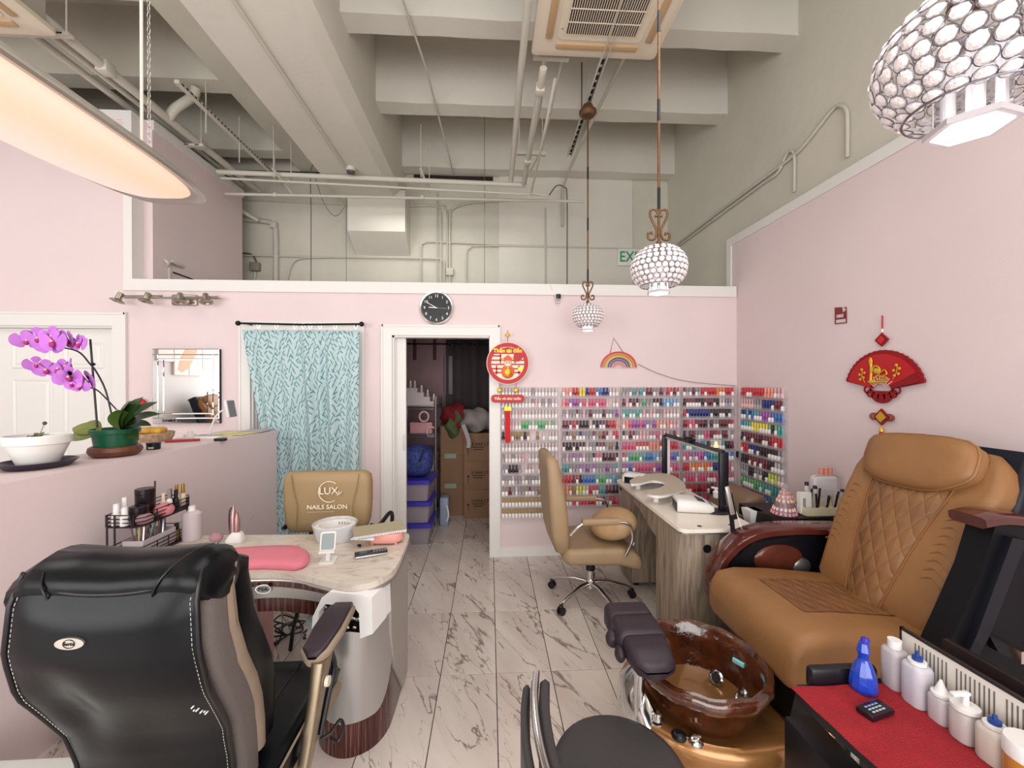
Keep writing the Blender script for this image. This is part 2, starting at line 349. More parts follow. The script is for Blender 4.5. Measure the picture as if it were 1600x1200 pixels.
gg = g(); gg.box(DX1+.095, XR, YB-.014, YB, 0, .085, white); gg.box(CX1+.09, DX0-.09, YB-.014, YB, 0, .085, white); S(gg.build('baseboard_back'))
S(g().box(XR-.014, XR, -2.8, YB, 0, .085, white).build('baseboard_right'))
S(g().box(XL+.1, XG, YB+.12, YR, 2.3, 2.42, mat('loft_deck', '#8a8580', .8)).build('loft_floor'))
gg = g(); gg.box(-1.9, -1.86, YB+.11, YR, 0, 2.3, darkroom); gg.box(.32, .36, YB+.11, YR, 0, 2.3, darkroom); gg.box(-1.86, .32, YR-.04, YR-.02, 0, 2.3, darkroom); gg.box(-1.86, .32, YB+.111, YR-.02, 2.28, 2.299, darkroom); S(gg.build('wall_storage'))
# door casings
def casing(x0, x1, z, wd=.09, t=.02):
    q = g(); y = YB
    q.box(x0-wd, x0, y-t, y, 0, z+wd, white); q.box(x1, x1+wd, y-t, y, 0, z+wd, white); q.box(x0, x1, y-t, y, z, z+wd, white)
    q.box(x0-wd-.006, x0-wd+.012, y-t-.006, y, 0, z+wd+.006, white); q.box(x1+wd-.012, x1+wd+.006, y-t-.006, y, 0, z+wd+.006, white); q.box(x0-wd, x1+wd, y-t-.006, y, z+wd-.012, z+wd+.006, white)
    q.box(x0, x0+.018, y, y+.11, 0, z, white); q.box(x1-.004, x1, y, y+.11, 0, z, white); q.box(x0, x1, y, y+.11, z-.018, z, white)
    q.box(x0+.018, x0+.03, y+.03, y+.07, 0, z-.018, white); return q
d1 = S(casing(DX0, DX1, DZ).build('trim_4'))
S(casing(CX0, CX1, CZ).build('trim_5')); S(casing(LX0, LX1, LZ, .11).build('trim_6'))
door = S(g().rbox(DX0+.03, -.765, YB+.035, YB+.072, .01, DZ-.02, .003, white).build('door_1'))
onto(door, g().rbox(-.795, -.775, YB+.028, YB+.037, .98, 1.13, .003, mat('pull_plate', '#cfcac4', .3)).build('recessed_pull'))
def panel_door(name, x0, x1, z1, y):
    d = S(g().box(x0, x1, y, y+.035, .01, z1, white).build(name)); w_ = x1-x0
    for cx in (x0+w_*.29, x0+w_*.71):
        for za, zb in ((z1*.83, z1*.945), (z1*.44, z1*.79), (z1*.08, z1*.38)):
            q = g(); a, b = cx-w_*.165, cx+w_*.165
            q.loft([[(a, y-.001, za), (b, y-.001, za), (b, y-.001, zb), (a, y-.001, zb)], [(a+.012, y-.009, za+.012), (b-.012, y-.009, za+.012), (b-.012, y-.009, zb-.012), (a+.012, y-.009, zb-.012)], [(a+.03, y-.002, za+.03), (b-.03, y-.002, za+.03), (b-.03, y-.002, zb-.03), (a+.03, y-.002, zb-.03)], [(a+.05, y-.010, za+.05), (b-.05, y-.010, za+.05), (b-.05, y-.010, zb-.05), (a+.05, y-.010, zb-.05)]], white); onto(d, q.build('door_panel', None, 20))
    return d
panel_door('door_2', LX0+.12, LX1-.004, LZ-.02, YB+.05)
S(g().box(LX0+.018, LX0+.12, YB+.03, YB+.1, 0, LZ, white).build('trim_7'))
panel_door('door_3', CX0+.03, CX1-.02, CZ-.02, YB+.05)
# far left, front
S(g().box(-6.1, -6.0, -2.9, 5.6, 0, 5.05, mat('pale_grey_paint', '#c6c1bf', .6)).build('wall_left'))
gg = g(); FY = -2.75
for a, b, c, d in ((-6.6, 2.45, 0, .4), (-6.6, 2.45, 3.1, 5.05), (-6.6, -5.9, .4, 3.1), (-2.5, -1.9, .4, 3.1), (2.25, 2.45, .4, 3.1)): gg.box(a, b, FY-.1, FY, c, d, white)
S(gg.build('wall_front'))
for k, (a, b) in enumerate(((-5.9, -2.5), (-1.9, 2.25))):
    q = g()
    for i in range(4): x = a+(b-a)*i/3; q.box(x-.03, x+.03, FY-.08, FY-.01, .4, 3.1, steel)
    q.box(a, b, FY-.08, FY-.01, .38, .46, steel); q.box(a, b, FY-.08, FY-.01, 3.04, 3.12, steel); wf = S(q.build('window_%d' % (k+1)))
    onto(wf, g().box(a, b, FY-.055, FY-.045, .4, 3.1, mat('window_glass', '#dfe9f2', .05, alpha=.25)).build('pane'))
# partition between the left bay and entrance (seen only in the mirror)
# half wall with counter top
A = Vector((-1.81, 3.57)); Bp = Vector((-1.945, 1.727)); dr = (Bp-A).normalized(); Nn = A+dr*3.2
hw = g(); hw.prism([(A.x, A.y), (Nn.x, Nn.y), (Nn.x-.42, Nn.y), (A.x-.42, A.y)], 0, 1.2, pink); hw = S(hw.build('wall_half', None, 20))
def hx(y): return A.x+(y-A.y)/dr.y*dr.x     # x of the half wall face at depth y
# ================================================================== big furniture
def ringY(x, z, hw_, th, r=.03, cy=0): return rr(cy-hw_, cy+hw_, 0, th, r)
# ---- massage chair of the pedicure station (faces the window side of the room)
pc = thing('pedicure_chair', 'caramel brown leather massage chair with quilted back and headrest beside the foot bath', 'armchair', (1.5, 1.75, 0))
def rel(o, root):
    o.location = o.location-root.location; o.parent = root; return o
def part(gg, name, root, ang=35): return rel(gg.build(name, None, ang), root)
def part2(gg, name, p, root, ang=35):
    o = gg.build(name, None, ang); o.location = o.location-root.location-p.location; o.parent = p; return o
# backrest is built upright in its own frame (x across, z up, y depth) and leaned back
def back_frame(o, root, M):
    o.parent = root; o.matrix_parent_inverse = Matrix.Identity(4); o.matrix_basis = Matrix.Translation(-root.location) @ M; return o
lean = math.atan2(.34, .72)
MB_ = Matrix.Translation((1.60, 1.745, .60)) @ Matrix.Rotation(-PI/2, 4, 'Z') @ Matrix.Rotation(-lean, 4, 'X')
def raw(gg, name, ang=35):
    me, _ = gg.mesh(name, ang); o = bpy.data.objects.new(name, me); C.objects.link(o); return o
H = .80
def bk(t):   # half width at height t 0..1
    return .29-.02*math.cos(t*PI) if t < .75 else .31-.06*((t-.75)/.25)**2.2
rings = []
for i in range(15):
    t = i/14; hw_ = bk(t); th = .15-.06*t; e = .03*(1 if i not in (0, 14) else 2.2)
    y0 = -.03*math.sin(t*PI) if t < .6 else -.03*math.sin(t*PI)+.03*(t-.6)
    inset = 0 if i not in (0, 14) else .02
    rings.append([(a, b, t*H) for a, b in rr(-hw_+inset, hw_-inset, y0+inset, y0+th-inset, .035)])
bo = raw(g().loft(rings, caramel), 'backrest', 50); back_frame(bo, pc, MB_)
qp = []
for i in range(12):
    t = .03+.80*i/11; w_ = .075+.13*t if t < .7 else .166
    y0 = (-.03*math.sin(t*PI) if t < .6 else -.03*math.sin(t*PI)+.03*(t-.6))-.012
    qp.append([(-w_, y0+.02, t*H), (-w_+.02, y0, t*H), (0, y0-.004, t*H), (w_-.02, y0, t*H), (w_, y0+.02, t*H)])
q_ = raw(g().loft(qp, caramelq, closed=False), 'quilted_panel', 60); q_.parent = bo
for sgn in (-1, 1):
    pts = []
    for i in range(12):
        t = .03+.80*i/11; w_ = .075+.13*t if t < .7 else .166; y0 = (-.03*math.sin(t*PI) if t < .6 else -.03*math.sin(t*PI)+.03*(t-.6))-.002; pts.append((sgn*(w_+.004), y0, t*H))
    q_ = raw(g().tube(pts, .0035, mat('seam', '#8c5a31', .5), 6), 'seam'); q_.parent = bo
# gathered folds along both sides of the back
for sgn in (-1, 1):
    gg = g()
    for k in range(9):
        t = .30+.045*k; y0 = -.03*math.sin(t*PI)-.002; gg.tube(bez([(sgn*.19, y0+.004, t*H-.02), (sgn*.23, y0, t*H+.0), (sgn*.275, y0+.012, t*H-.03)], 3), .0026, caramel, 6, rs=None)
    fo = raw(gg, 'gathered_folds'); fo['kind'] = 'stuff'; fo.parent = bo
pil = g(); P_ = [(-.20, .60), (-.235, .71), (-.19, .80), (.17, .815), (.235, .70), (.20, .63), (.09, .575), (-.10, .57)]
def grow(p, k, cx=0, cz=.70): return [(cx+(a-cx)*k, cz+(b-cz)*k) for a, b in p]
PP = [(v.x, v.z) for v in bez([(a, 0, b) for a, b in P_]+[(P_[0][0], 0, P_[0][1])], 4)][:-1]
pil.loft([[(a, -.0, b) for a, b in PP], [(a, -.05, b) for a, b in grow(PP, 1.0)], [(a, -.068, b) for a, b in grow(PP, .93)], [(a, -.078, b) for a, b in grow(PP, .7)], [(a, -.08, b) for a, b in grow(PP, .3)]], caramel)
pil.tube([(a, -.045, b) for a, b in grow(PP, 1.01)], .006, caramel, 6, closed=True)
po = raw(pil, 'headrest_pillow', 60); po.parent = bo
gg = g(); gg.loft([[(a, b, z) for a, b in rr(-.31, .31, y, y+.16, .03)] for z, y in ((-.12, .09), (.3, .10), (.6, .075), (.80, .055), (.84, .07))], mat('navy_black_shell', '#12151f', .4, spec=.3)); sh = raw(gg, 'back_shell', 50); back_frame(sh, pc, MB_)
# seat
gg = g(); rings = []
for x, z1, th, w0, w1 in ((1.70, .62, .17, 1.46, 2.03), (1.55, .635, .18, 1.455, 2.035), (1.35, .655, .19, 1.45, 2.04), (1.18, .66, .20, 1.44, 2.05), (1.10, .645, .20, 1.44, 2.05), (1.065, .60, .16, 1.45, 2.04), (1.055, .545, .08, 1.47, 2.02)):
    rings.append(rr(w0, w1, z1-th, z1, min(.05, th*.4), x, 4, 'x'))
part(gg.loft(rings, caramel), 'seat', pc, 60)
gg = g(); gg.loft([[(x, 1.60+dy, z+.003) for dy in (0, .02, .14, .26, .28)] for x, z in ((1.64, .628), (1.5, .640), (1.35, .656), (1.22, .659))], caramelh, closed=False)
part(gg, 'quilted_seat_panel', pc, 60)
gg = g(); gg.prism([(1.12, .46), (1.08, .30), (1.2, .02), (2.1, .02), (2.2, .55), (1.95, .62), (1.6, .46)], 1.50, 2.0, mat('dark_base', '#1a1616', .4), 'y'); part(gg, 'pedestal', pc)
redwood = mat('mahogany', '#4e211b', .15, var=.2, vscale=3, stretch=(1, 8, 8), coat=.5)
# far armrest: curved wooden arch with an inset panel
def arch(yc, pts, wd, th, m_):
    rings = []; P = bez(pts, 5)
    for i, p in enumerate(P):
        t = (P[min(i+1, len(P)-1)]-P[max(i-1, 0)]).normalized(); n = Vector((-t.z, 0, t.x)); h = th/2
        rings.append([tuple(p+n*h*a+Vector((0, b*wd/2, 0))) for a, b in ((1, -.8), (1.15, 0), (1, .8), (.6, 1), (-.6, 1), (-1, .8), (-1, -.8), (-.6, -1), (.6, -1))])
    return g().loft(rings, m_)
far = arch(0, [(1.17, 2.15, .40), (1.135, 2.15, .52), (1.19, 2.15, .66), (1.32, 2.15, .765), (1.50, 2.15, .80), (1.85, 2.15, .795), (2.1, 2.15, .78)], .13, .045, redwood)
fa = part(far, 'armrest', pc, 40)
gg = g(); gg.prism([(1.20, .42), (1.22, .62), (1.36, .735), (1.6, .765), (2.1, .75), (2.1, .30), (1.3, .25)], 2.13, 2.17, black, 'y'); part(gg, 'side_panel', pc)
gg = g(); gg.ell((1.50, 2.125, .64), (.14, .02, .085), mat('burl_inlay', '#5a2b20', .15, var=.3, vscale=9), 24, 10); gg.ell((1.62, 2.122, .60), (.06, .02, .05), steel, 16, 8); part(gg, 'side_inlay', pc)
# near armrest, swung up: black shell with an oval opening and wooden cap
n_before = set(pc.children)
gg = g(); ol = [(1.655, 1.10), (1.60, .93), (1.51, .74), (1.44, .60), (1.42, .45), (1.44, .1), (2.2, .1), (2.2, .95), (2.05, 1.02), (1.85, 1.075)]
gg.prism(ol, 1.345, 1.43, mat('matt_black_shell', '#0c0b10', .5, spec=.25), 'y'); gg.prism([(a+.02, b-.02) for a, b in [(1.665, 1.08), (1.53, .74), (1.47, .62), (1.50, .60), (1.58, .74), (1.72, 1.07)]], 1.32, 1.35, mat('navy_black_gloss', '#12141c', .35, spec=.35), 'y')
na = part(gg, 'side_shell', pc, 30)
gg = g(); gg.prism([(1.86+.085*math.cos(a)*(.75 if math.cos(a) < 0 else 1), .80+.19*math.sin(a)) for a in [2*PI*k/28 for k in range(28)]], 1.335, 1.346, mat('dark_taupe_panel', '#3a3036', .6, spec=.25), 'y'); part(gg, 'oval_panel', pc)
part(arch(0, [(1.60, 1.39, 1.105), (1.68, 1.39, 1.115), (1.80, 1.39, 1.10), (1.95, 1.39, 1.055), (2.15, 1.39, .96)], .12, .04, redwood), 'armrest', pc, 40)
gg = g(); gg.tube([(1.62, 1.25, .70), (1.80, 1.25, .66)], .008, chrome, 8); gg.box(1.60, 1.63, 1.235, 1.34, .68, .72, chrome); gg.tube([(1.70, 1.2, .66), (1.70, 1.2, .45)], .012, mat('dark_wood_arm', '#3a1d18', .3), 8); part(gg, 'tray_hinge', pc)
for o_ in pc.children:
    if o_ not in n_before: o_.location.x += .07
pc.location.x += .07
# ---- foot bath: bronze-gold base and brown glass bowl
fb = thing('foot_bath', 'pedicure foot bath with brown glass bowl in a bronze gold base', 'foot bath', (.90, 1.62, 0))
goldb = mat('bronze_gold_lacquer', '#a07040', .28, metal=.55, var=.12, vscale=5, coat=.6)
glassb = mat('brown_art_glass', '#4a2412', .08, var=.55, vscale=16, bump=.5, bscale=26, coat=1)
def oval(cx, cy, ax, ay, z, n=40, e=1.0, push=0):
    out = []
    for k in range(n):
        q = 2*PI*k/n; c, s_ = math.cos(q), math.sin(q)
        out.append((cx+ax*math.copysign(abs(c)**e, c)+(push if c > 0 else 0)*c, cy+ay*math.copysign(abs(s_)**e, s_), z))
    return out
gg = g(); gg.loft([oval(.93, 1.70, .26, .24, 0, push=.1), oval(.93, 1.70, .31, .28, .05, push=.1), oval(.93, 1.70, .36, .315, .19, push=.12), oval(.93, 1.70, .37, .325, .25, push=.12), oval(.93, 1.70, .36, .315, .28, push=.12), oval(.92, 1.69, .32, .285, .292, push=.12), oval(.90, 1.68, .25, .24, .28)], goldb)
part(gg, 'base', fb, 50)
gg = g(); gg.tube([(1.42, 1.41, .40), (1.30, 1.405, .35), (1.15, 1.40, .295)], .012, goldb, 8); gg.prism([(1.05, .05), (1.0, .24), (1.10, .29), (1.13, .30), (1.16, .06)], 1.42, 1.90, goldb, 'y'); part(gg, 'base_extension', fb, 40)
prof = [(.02, .20), (.11, .20), (.16, .22), (.20, .29), (.222, .38), (.232, .44), (.25, .462), (.268, .455), (.274, .43), (.266, .405), (.25, .395), (.232, .34), (.205, .28), (.17, .25)]
NP = 26; gg = g(); vs = []
for j in range(NP*3):
    pass
gg.lathe(prof, glassb, (.880, 1.665, 0), 78, 1.0, 1.0)
vv = []
for (x, y, z) in gg.v:
    dx, dy = x-.880, y-1.665; r_ = math.hypot(dx, dy); q = math.atan2(dy, dx)
    if r_ > .24 and z > .39: k = 1+.007*math.sin(q*13)+.005*math.sin(q*29+1); z += .003*math.sin(q*11)
    else: k = 1
    vv.append((.880+dx*k*(1-.0), 1.665+dy*k, z))
gg.v = vv; bowl = part(gg, 'glass_bowl', fb, 60)
for px, py_, zz, rr_ in ((1.00, 1.735, .30, .030), (1.045, 1.62, .30, .036)):
    gg = g(); n0 = len(gg.v); gg.lathe([(0, .012), (rr_*.6, .012), (rr_*.62, .006), (rr_*.75, .006), (rr_*.8, .014), (rr_, .010), (rr_, 0)], chrome, (0, 0, 0), 24)
    dvec = Vector((.880-px, 1.665-py_, .10)).normalized(); gg.xf(Matrix.Translation((px, py_, zz)) @ dvec.to_track_quat('Z', 'Y').to_matrix().to_4x4(), n0); part(gg, 'jet', fb)
gg = g(); gg.obox((1.085, 1.715, .38), (.012, .05, .02), Matrix.Rotation(.5, 4, 'Z'), mat('cyan_light', '#9adfe8', .4), .003); part(gg, 'light_strip', fb)
gg = g(); gg.rbox(.70, .74, 1.78, 1.84, .38, .42, .012, chrome); gg.tube(bez([(.72, 1.85, .40), (.72, 1.83, .42), (.73, 1.79, .41), (.74, 1.77, .38)], 4), .014, chrome, 12); part(gg, 'spout', fb)
for nme, m_, px, py_ in (('knob', chrome, .650, 1.545), ('knob', black, .705, 1.475), ('knob', chrome, .755, 1.448)):
    gg = g(); gg.lathe([(0, .035 if px == .650 else .016), (.012, .035 if px == .650 else .018), (.018, .03 if px == .650 else .014), (.02, .01), (.028, .006), (.028, 0)], m_, (px, py_, .284), 20)
    if m_ is chrome: gg.box(px-.018, px+.018, py_-.003, py_+.003, .297, .308, chrome)
    part(gg, nme, fb)
gg = g()  # chrome crescent shield beside the bowl
rings = []
for k in range(15):
    q = math.radians(152+62*k/14); t = math.sin(PI*k/14); c = (.93, 1.70); hgt = .11*t+.005
    rings.append([(c[0]+math.cos(q)*.30, c[1]+math.sin(q)*.27, .275+hgt*.5), (c[0]+math.cos(q)*.325, c[1]+math.sin(q)*.29, .275+hgt), (c[0]+math.cos(q)*(.355+.012*t), c[1]+math.sin(q)*(.32), .27+hgt*.6), (c[0]+math.cos(q)*.375, c[1]+math.sin(q)*.33, .21), (c[0]+math.cos(q)*.31, c[1]+math.sin(q)*.28, .24)])
part(gg.loft(rings, chrome), 'chrome_shield', fb, 60)
plum = mat('plum_vinyl', '#2c2029', .5, bump=.1, bscale=60)
gg = g(); rings = []
for t, hw_, zt in ((0, .04, .58), (.02, .075, .60), (.08, .085, .615), (.25, .088, .62), (.34, .075, .61), (.40, .055, .595), (.415, .03, .575)):
    x = .605+.0*t-.01*t; y = 1.43+t; rings.append([(a, y, b) for a, b in rr(x-hw_, x+hw_, .53, zt, .028)])
part(gg.loft(rings, plum), 'foot_rest', fb, 60)
gg = g()
for y0, y1 in ((1.56, 1.68), (1.69, 1.78)):
    gg.loft([[(a, y, b) for a, b in rr(.603-.098+d, .603+.094-d, .52+d, .63-d, .03)] for y, d in ((y0, .006), (y0+.01, 0), (y1-.01, 0), (y1, .006))], plum)
gg.ell((.50, 1.63, .56), (.028, .03, .035), plum); gg.ell((.505, 1.55, .55), (.02, .03, .03), plum)
part(gg, 'foot_rest_strap', fb, 60)
part(g().cyl((.60, 1.60, .26), (.60, 1.60, .54), .02, chrome), 'foot_rest_post', fb)
# ---- technician stool with low curved back, nearest the camera
st = thing('technician_stool', 'low charcoal round-seat stool with short padded back on a chrome rail, nearest the viewer', 'stool', (.39, 1.2, 0))
grey = mat('charcoal_vinyl', '#3b383a', .45, bump=.05, bscale=90)
part(g().lathe([(0, .385), (.16, .385), (.195, .40), (.205, .425), (.195, .445), (.17, .455), (0, .458)], grey, (.39, 1.2, 0), 40), 'seat', st, 60)
gg = g(); ar = []
for k in range(13):
    q = math.radians(90+180*k/12)
    ar.append((.39+.10*math.cos(q)-.15, .98+.22*math.sin(q)))
path = bez([(.135, 1.225, 0), (.118, 1.12, 0), (.115, 1.0, 0), (.128, .88, 0), (.16, .78, 0)], 5)
def strip(off, th, z0, z1, r_):
    rings = []
    for i, p in enumerate(path):
        e = .012 if i in (0, len(path)-1) else 0
        rings.append([(p.x+a, p.y, b) for a, b in rr(off-th/2+e/2, off+th/2-e/2, z0+e, z1-e, r_)])
    return g().loft(rings, grey)
part(strip(.033, .030, .50, .715, .012), 'back_pad', st, 60); part(strip(-.022, .022, .50, .70, .010), 'back_pad', st, 60)
part(g().tube([(p.x+.006, p.y, .722) for p in path], .011, chrome, 12).tube([(.13, 1.21, .722), (.135, 1.225, .70), (.135, 1.225, .62)], .011, chrome, 10), 'back_rail', st, 60)
gg = g(); gg.tube(bez([(.12, 1.0, .52), (.12, 1.02, .40), (.2, 1.12, .345), (.37, 1.2, .35)], 5), .011, chrome, 8); part(gg, 'back_support', st)
part(g().cyl((.39, 1.2, .09), (.39, 1.2, .39), .022, chrome), 'column', st)
for k in range(5):
    q = 2*PI*k/5+.3; gg = g(); gg.tube([(.39, 1.2, .10), (.39+.13*math.cos(q), 1.2+.13*math.sin(q), .09), (.39+.24*math.cos(q), 1.2+.24*math.sin(q), .065)], .013, chrome, 8); part(gg, 'leg', st)
    gg = g(); e = (.39+.24*math.cos(q), 1.2+.24*math.sin(q)); gg.cyl((e[0]-.012*math.sin(q), e[1]+.012*math.cos(q), .026), (e[0]+.012*math.sin(q), e[1]-.012*math.cos(q), .026), .026, black); part(gg, 'caster', st)
# ---- tan office chair in the middle
def office_chair(name, label, loc, rz, leather, logo=False, arms=True):
    t = thing(name, label, 'chair', (0, 0, 0))
    B = lambda gg, n, a=50: gg.build(n, t, a)
    rings = []
    for z, y, th, hw_ in ((.42, -.235, .06, .19), (.44, -.245, .10, .22), (.55, -.262, .125, .235), (.70, -.275, .125, .235), (.85, -.29, .115, .235), (1.0, -.31, .095, .23), (1.07, -.322, .08, .22), (1.095, -.327, .045, .19)):
        rings.append([(a, b, z) for a, b in rr(-hw_, hw_, y-th/2, y+th/2, min(.04, th*.45))])
    B(g().loft(rings, leather), 'backrest', 60)
    for s_ in (-1, 1): B(g().tube([(s_*.15, -.262+.0635-(.02 if z > .9 else 0)-(z-.5)*.055, z) for z in (.50, .6, .7, .8, .9, 1.0)], .003, mat('tan_seam', '#8a6844', .6), 6), 'seam')
    rings = []
    for y, z1, z0, hw_ in ((-.24, .455, .37, .22), (-.20, .465, .355, .245), (0, .47, .35, .25), (.15, .465, .345, .25), (.24, .44, .32, .25), (.29, .40, .30, .24), (.305, .35, .31, .22)):
        rings.append([(a, y, b) for a, b in rr(-hw_, hw_, z0, z1, min(.035, (z1-z0)*.4))])
    B(g().loft(rings, leather), 'seat', 60)
    if arms:
        for s_ in (-1, 1):
            x = s_*.275
            B(g().tube(bez([(x*.93, -.205, .575), (x, -.15, .64), (x, -.10, .655), (x, .12, .66), (x, .20, .63), (x, .215, .54), (x*.97, .17, .43)], 5), .012, chrome, 10), 'arm_tube', 60)
            B(g().loft([[(a, y, b) for a, b in rr(x-.024, x+.024, .645, .69, .016)] for y in (-.13, -.12, .11, .12)], leather), 'arm_pad')
    B(g().cyl((0, 0, .13), (0, 0, .36), .025, chrome).cyl((0, 0, .22), (0, 0, .36), .034, black).tube([(0, .0, .34), (.0, .15, .31)], .01, black, 8), 'gas_lift')
    B(g().rbox(-.09, .09, -.11, .11, .335, .36, .005, black), 'seat_plate')
    B(g().cyl((0, 0, .09), (0, 0, .15), .035, chrome), 'hub')
    for k in range(5):
        q = 2*PI*k/5+PI/2; c, s_ = math.cos(q), math.sin(q)
        B(g().tube([(c*.03, s_*.03, .125), (c*.12, s_*.12, .125), (c*.25, s_*.25, .095), (c*.305, s_*.305, .075)], .015, chrome, 8, rs=[.02, .017, .014, .010]), 'leg')
        gg = g(); ex, ey = c*.315, s_*.315
        for o_ in (-1, 1): gg.cyl((ex-s_*(.008*o_), ey+c*(.008*o_), .027), (ex-s_*(.02*o_), ey+c*(.02*o_), .027), .027, black)
        gg.rbox(ex-.014, ex+.014, ey-.014, ey+.014, .03, .068, .005, black); B(gg, 'caster')
    t.location = loc; t.rotation_euler = (0, 0, rz); return t
oc = office_chair('office_chair', 'tan leather swivel office chair on a chrome star base at the grey wood desk', (.745, 2.97, 0), -PI/2+.02, tan)
cu = g(); cu.ell((.86, 2.93, .555), (.17, .19, .095), mat('tan_suede', '#b4926b', .8, var=.12, vscale=9, bump=.2, bscale=20), 28, 16, .9); n0 = len(cu.v)
cu.xf(Matrix.Translation((.905, 2.93, .56)) @ Matrix.Rotation(-.22, 4, 'Y') @ Matrix.Translation((-.86, -2.93, -.54)), 0)
cuo = cu.build('seat_cushion', None, 60); T(cuo, 'round tan suede cushion resting on the seat of the tan office chair', 'cushion')
onto(cuo, g().obox((.975, 2.735, .50), (.03, .004, .022), Matrix.Rotation(.3, 4, 'Y'), white, .001).build('care_tag'))
# ---- client chair behind the nail table with printed back
lx = thing('client_chair', 'golden tan client chair with printed salon logo on its back, behind the marble nail table', 'chair', (-.99, 2.62, 0))
camel = mat('camel_leather', '#9c8460', .55, var=.05, vscale=6, bump=.06, bscale=90)
prof2 = lambda z: {0: 1}
rings = []
for z, hw_, d in ((.70, .20, .01), (.712, .232, .0), (.76, .252, 0), (.88, .262, 0), (.99, .262, 0), (1.035, .255, .0), (1.058, .23, .012)):
    ring = []
    for a, b in rr(-hw_, hw_, 0+d, .09-d, .03, n=3):
        ring.append((lx.location.x+a, 2.50+b+.35*a*a, z))
    rings.append(ring)
bk_ = part(g().loft(rings, camel), 'backrest', lx, 60)
for s_ in (-1, 1): part(g().tube(bez([(-.99+s_*.20, 2.513, 1.05), (-.99+s_*.185, 2.509, .95), (-.99+s_*.165, 2.507, .86), (-.99+s_*.172, 2.508, .73)], 4), .0025, mat('camel_seam', '#8d7444', .6), 6), 'seam', lx)
cream = mat('cream_print', '#eee2c8', .6)
gg = g(); cx, cz, yy = -.962, .948, 2.4995
arc = [(cx+.062*math.cos(q), yy-.001, cz+.062*math.sin(q)) for q in [math.radians(52+250*k/30) for k in range(31)]]
gg.tube(arc, .0026, cream, 6)
gg.text('LUX', .060, cream, onback(cx-.004, yy-.001, cz+.004), .003, 1.0); gg.text('NAILS SALON', .036, cream, onback(cx-.012, yy-.001, cz-.092), .003, 1.08, .0004)
gg.tube([(cx-.13, yy-.001, cz-.12), (cx+.03, yy-.001, cz-.12)], .0008, cream, 4)
for dx, dz, a in ((.062, -.012, .5), (.056, -.002, .1), (.070, -.004, .9), (.052, -.018, 1.0)):
    gg.tube([(cx+dx-.010*math.sin(a), yy-.001, cz+dz-.012*math.cos(a)), (cx+dx, yy-.001, cz+dz), (cx+dx+.010*math.sin(a), yy-.001, cz+dz+.012*math.cos(a))], .002, cream, 5, rs=[.0005, .0025, .0005])
gg.ell((cx-.066, yy-.001, cz), (.0022, .0015, .0022), cream, 8, 6)
part(gg, 'printed_logo', lx, 20)
part(g().loft([[(a, y, b) for a, b in rr(-1.24, -.74, z0, z1, .03)] for y, z0, z1 in ((2.58, .41, .46), (2.62, .38, .48), (3.0, .38, .48), (3.05, .40, .46))], camel), 'seat', lx, 60)
for s_ in (-1, 1): part(g().tube(bez([(-.99+s_*.265, 2.95, .44), (-.99+s_*.29, 2.97, .62), (-.99+s_*.29, 2.9, .69), (-.99+s_*.29, 2.62, .70), (-.99+s_*.255, 2.56, .72)], 4), .014, black, 8), 'armrest', lx)
part(g().cyl((-.99, 2.78, .05), (-.99, 2.78, .40), .03, chrome), 'column', lx); part(g().lathe([(0, .03), (.20, .03), (.24, .015), (.25, 0)], chrome, (-.99, 2.78, 0), 32), 'foot_plate', lx)
# ---- nail table with marble top
nt_ = thing('nail_table', 'nail table with cream marble top, silver curved pedestal and striped dark wood trim', 'table', (-.9, 2.0, 0))
pts = [at(x, y, Z=.76) for x, y in ((300, 900), (366, 897), (428, 895), (468, 898), (505, 907), (542, 914.5), (572, 912), (598, 903), (617, 888), (629, 866), (640, 838))]
pts = [(p.x, p.y) for p in bez(pts, 4)]; pts[0] = (-1.62, pts[0][1])
top2 = pts+[(-.452, 2.30), (-1.79, 2.345), (-1.80, 1.80), (-1.66, 1.70)]
gg = g(); gg.loft([[(a, b, z) for a, b in top2] for z in (.728, .733, .757, .760)], granite_m); part(gg, 'table_top', nt_, 40)
gg = g(); gg.tube([(x, y, .727) for x, y in pts], .008, steel, 8); part(gg, 'metal_edging', nt_)
# apron with drawer face
apr = [at(x, y, Z=.72) for x, y in ((340, 925), (400, 915), (450, 915), (500, 922), (535, 932))]
ap = [(p.x, p.y+.03) for p in bez(apr, 4)]
def shell(path, z0, z1, th, m_):
    rings = []
    P = [Vector((a, b)) for a, b in path]
    for i, p in enumerate(P):
        t = (P[min(i+1, len(P)-1)]-P[max(i-1, 0)]).normalized(); n = Vector((t.y, -t.x))
        zz0 = z0(i/(len(P)-1)) if callable(z0) else z0; zz1 = z1(i/(len(P)-1)) if callable(z1) else z1
        a, b = p, p+n*th; rings.append([(a.x, a.y, zz0), (b.x, b.y, zz0), (b.x, b.y, zz1), (a.x, a.y, zz1)])
    return g().loft(rings, m_)
part(shell(ap, lambda t: .60+.0*t, .728, .02, zebra_m), 'apron', nt_, 40)
ds = part(shell([(a, b-.021) for a, b in ap], lambda t: .658+.012*t, lambda t: .715-.012*t, .006, steel), 'drawer_front', nt_, 40)
_ay = min(ap, key=lambda p: abs(p[0]-at(413, 917, Y=p[1]-.03).x))[1]-.025; bp_ = at(413, 919, Y=_ay); gg = g(); gg.prism([(bp_.x+.034*math.cos(q), bp_.z+.020*math.sin(q)) for q in [2*PI*k/28 for k in range(28)]], bp_.y-.010, bp_.y-.004, chrome, 'y')
gg.prism([(bp_.x+.029*math.cos(q), bp_.z+.016*math.sin(q)) for q in [2*PI*k/28 for k in range(28)]], bp_.y-.0115, bp_.y-.009, mat('badge_grey', '#8d8c8a', .3, metal=.6), 'y')
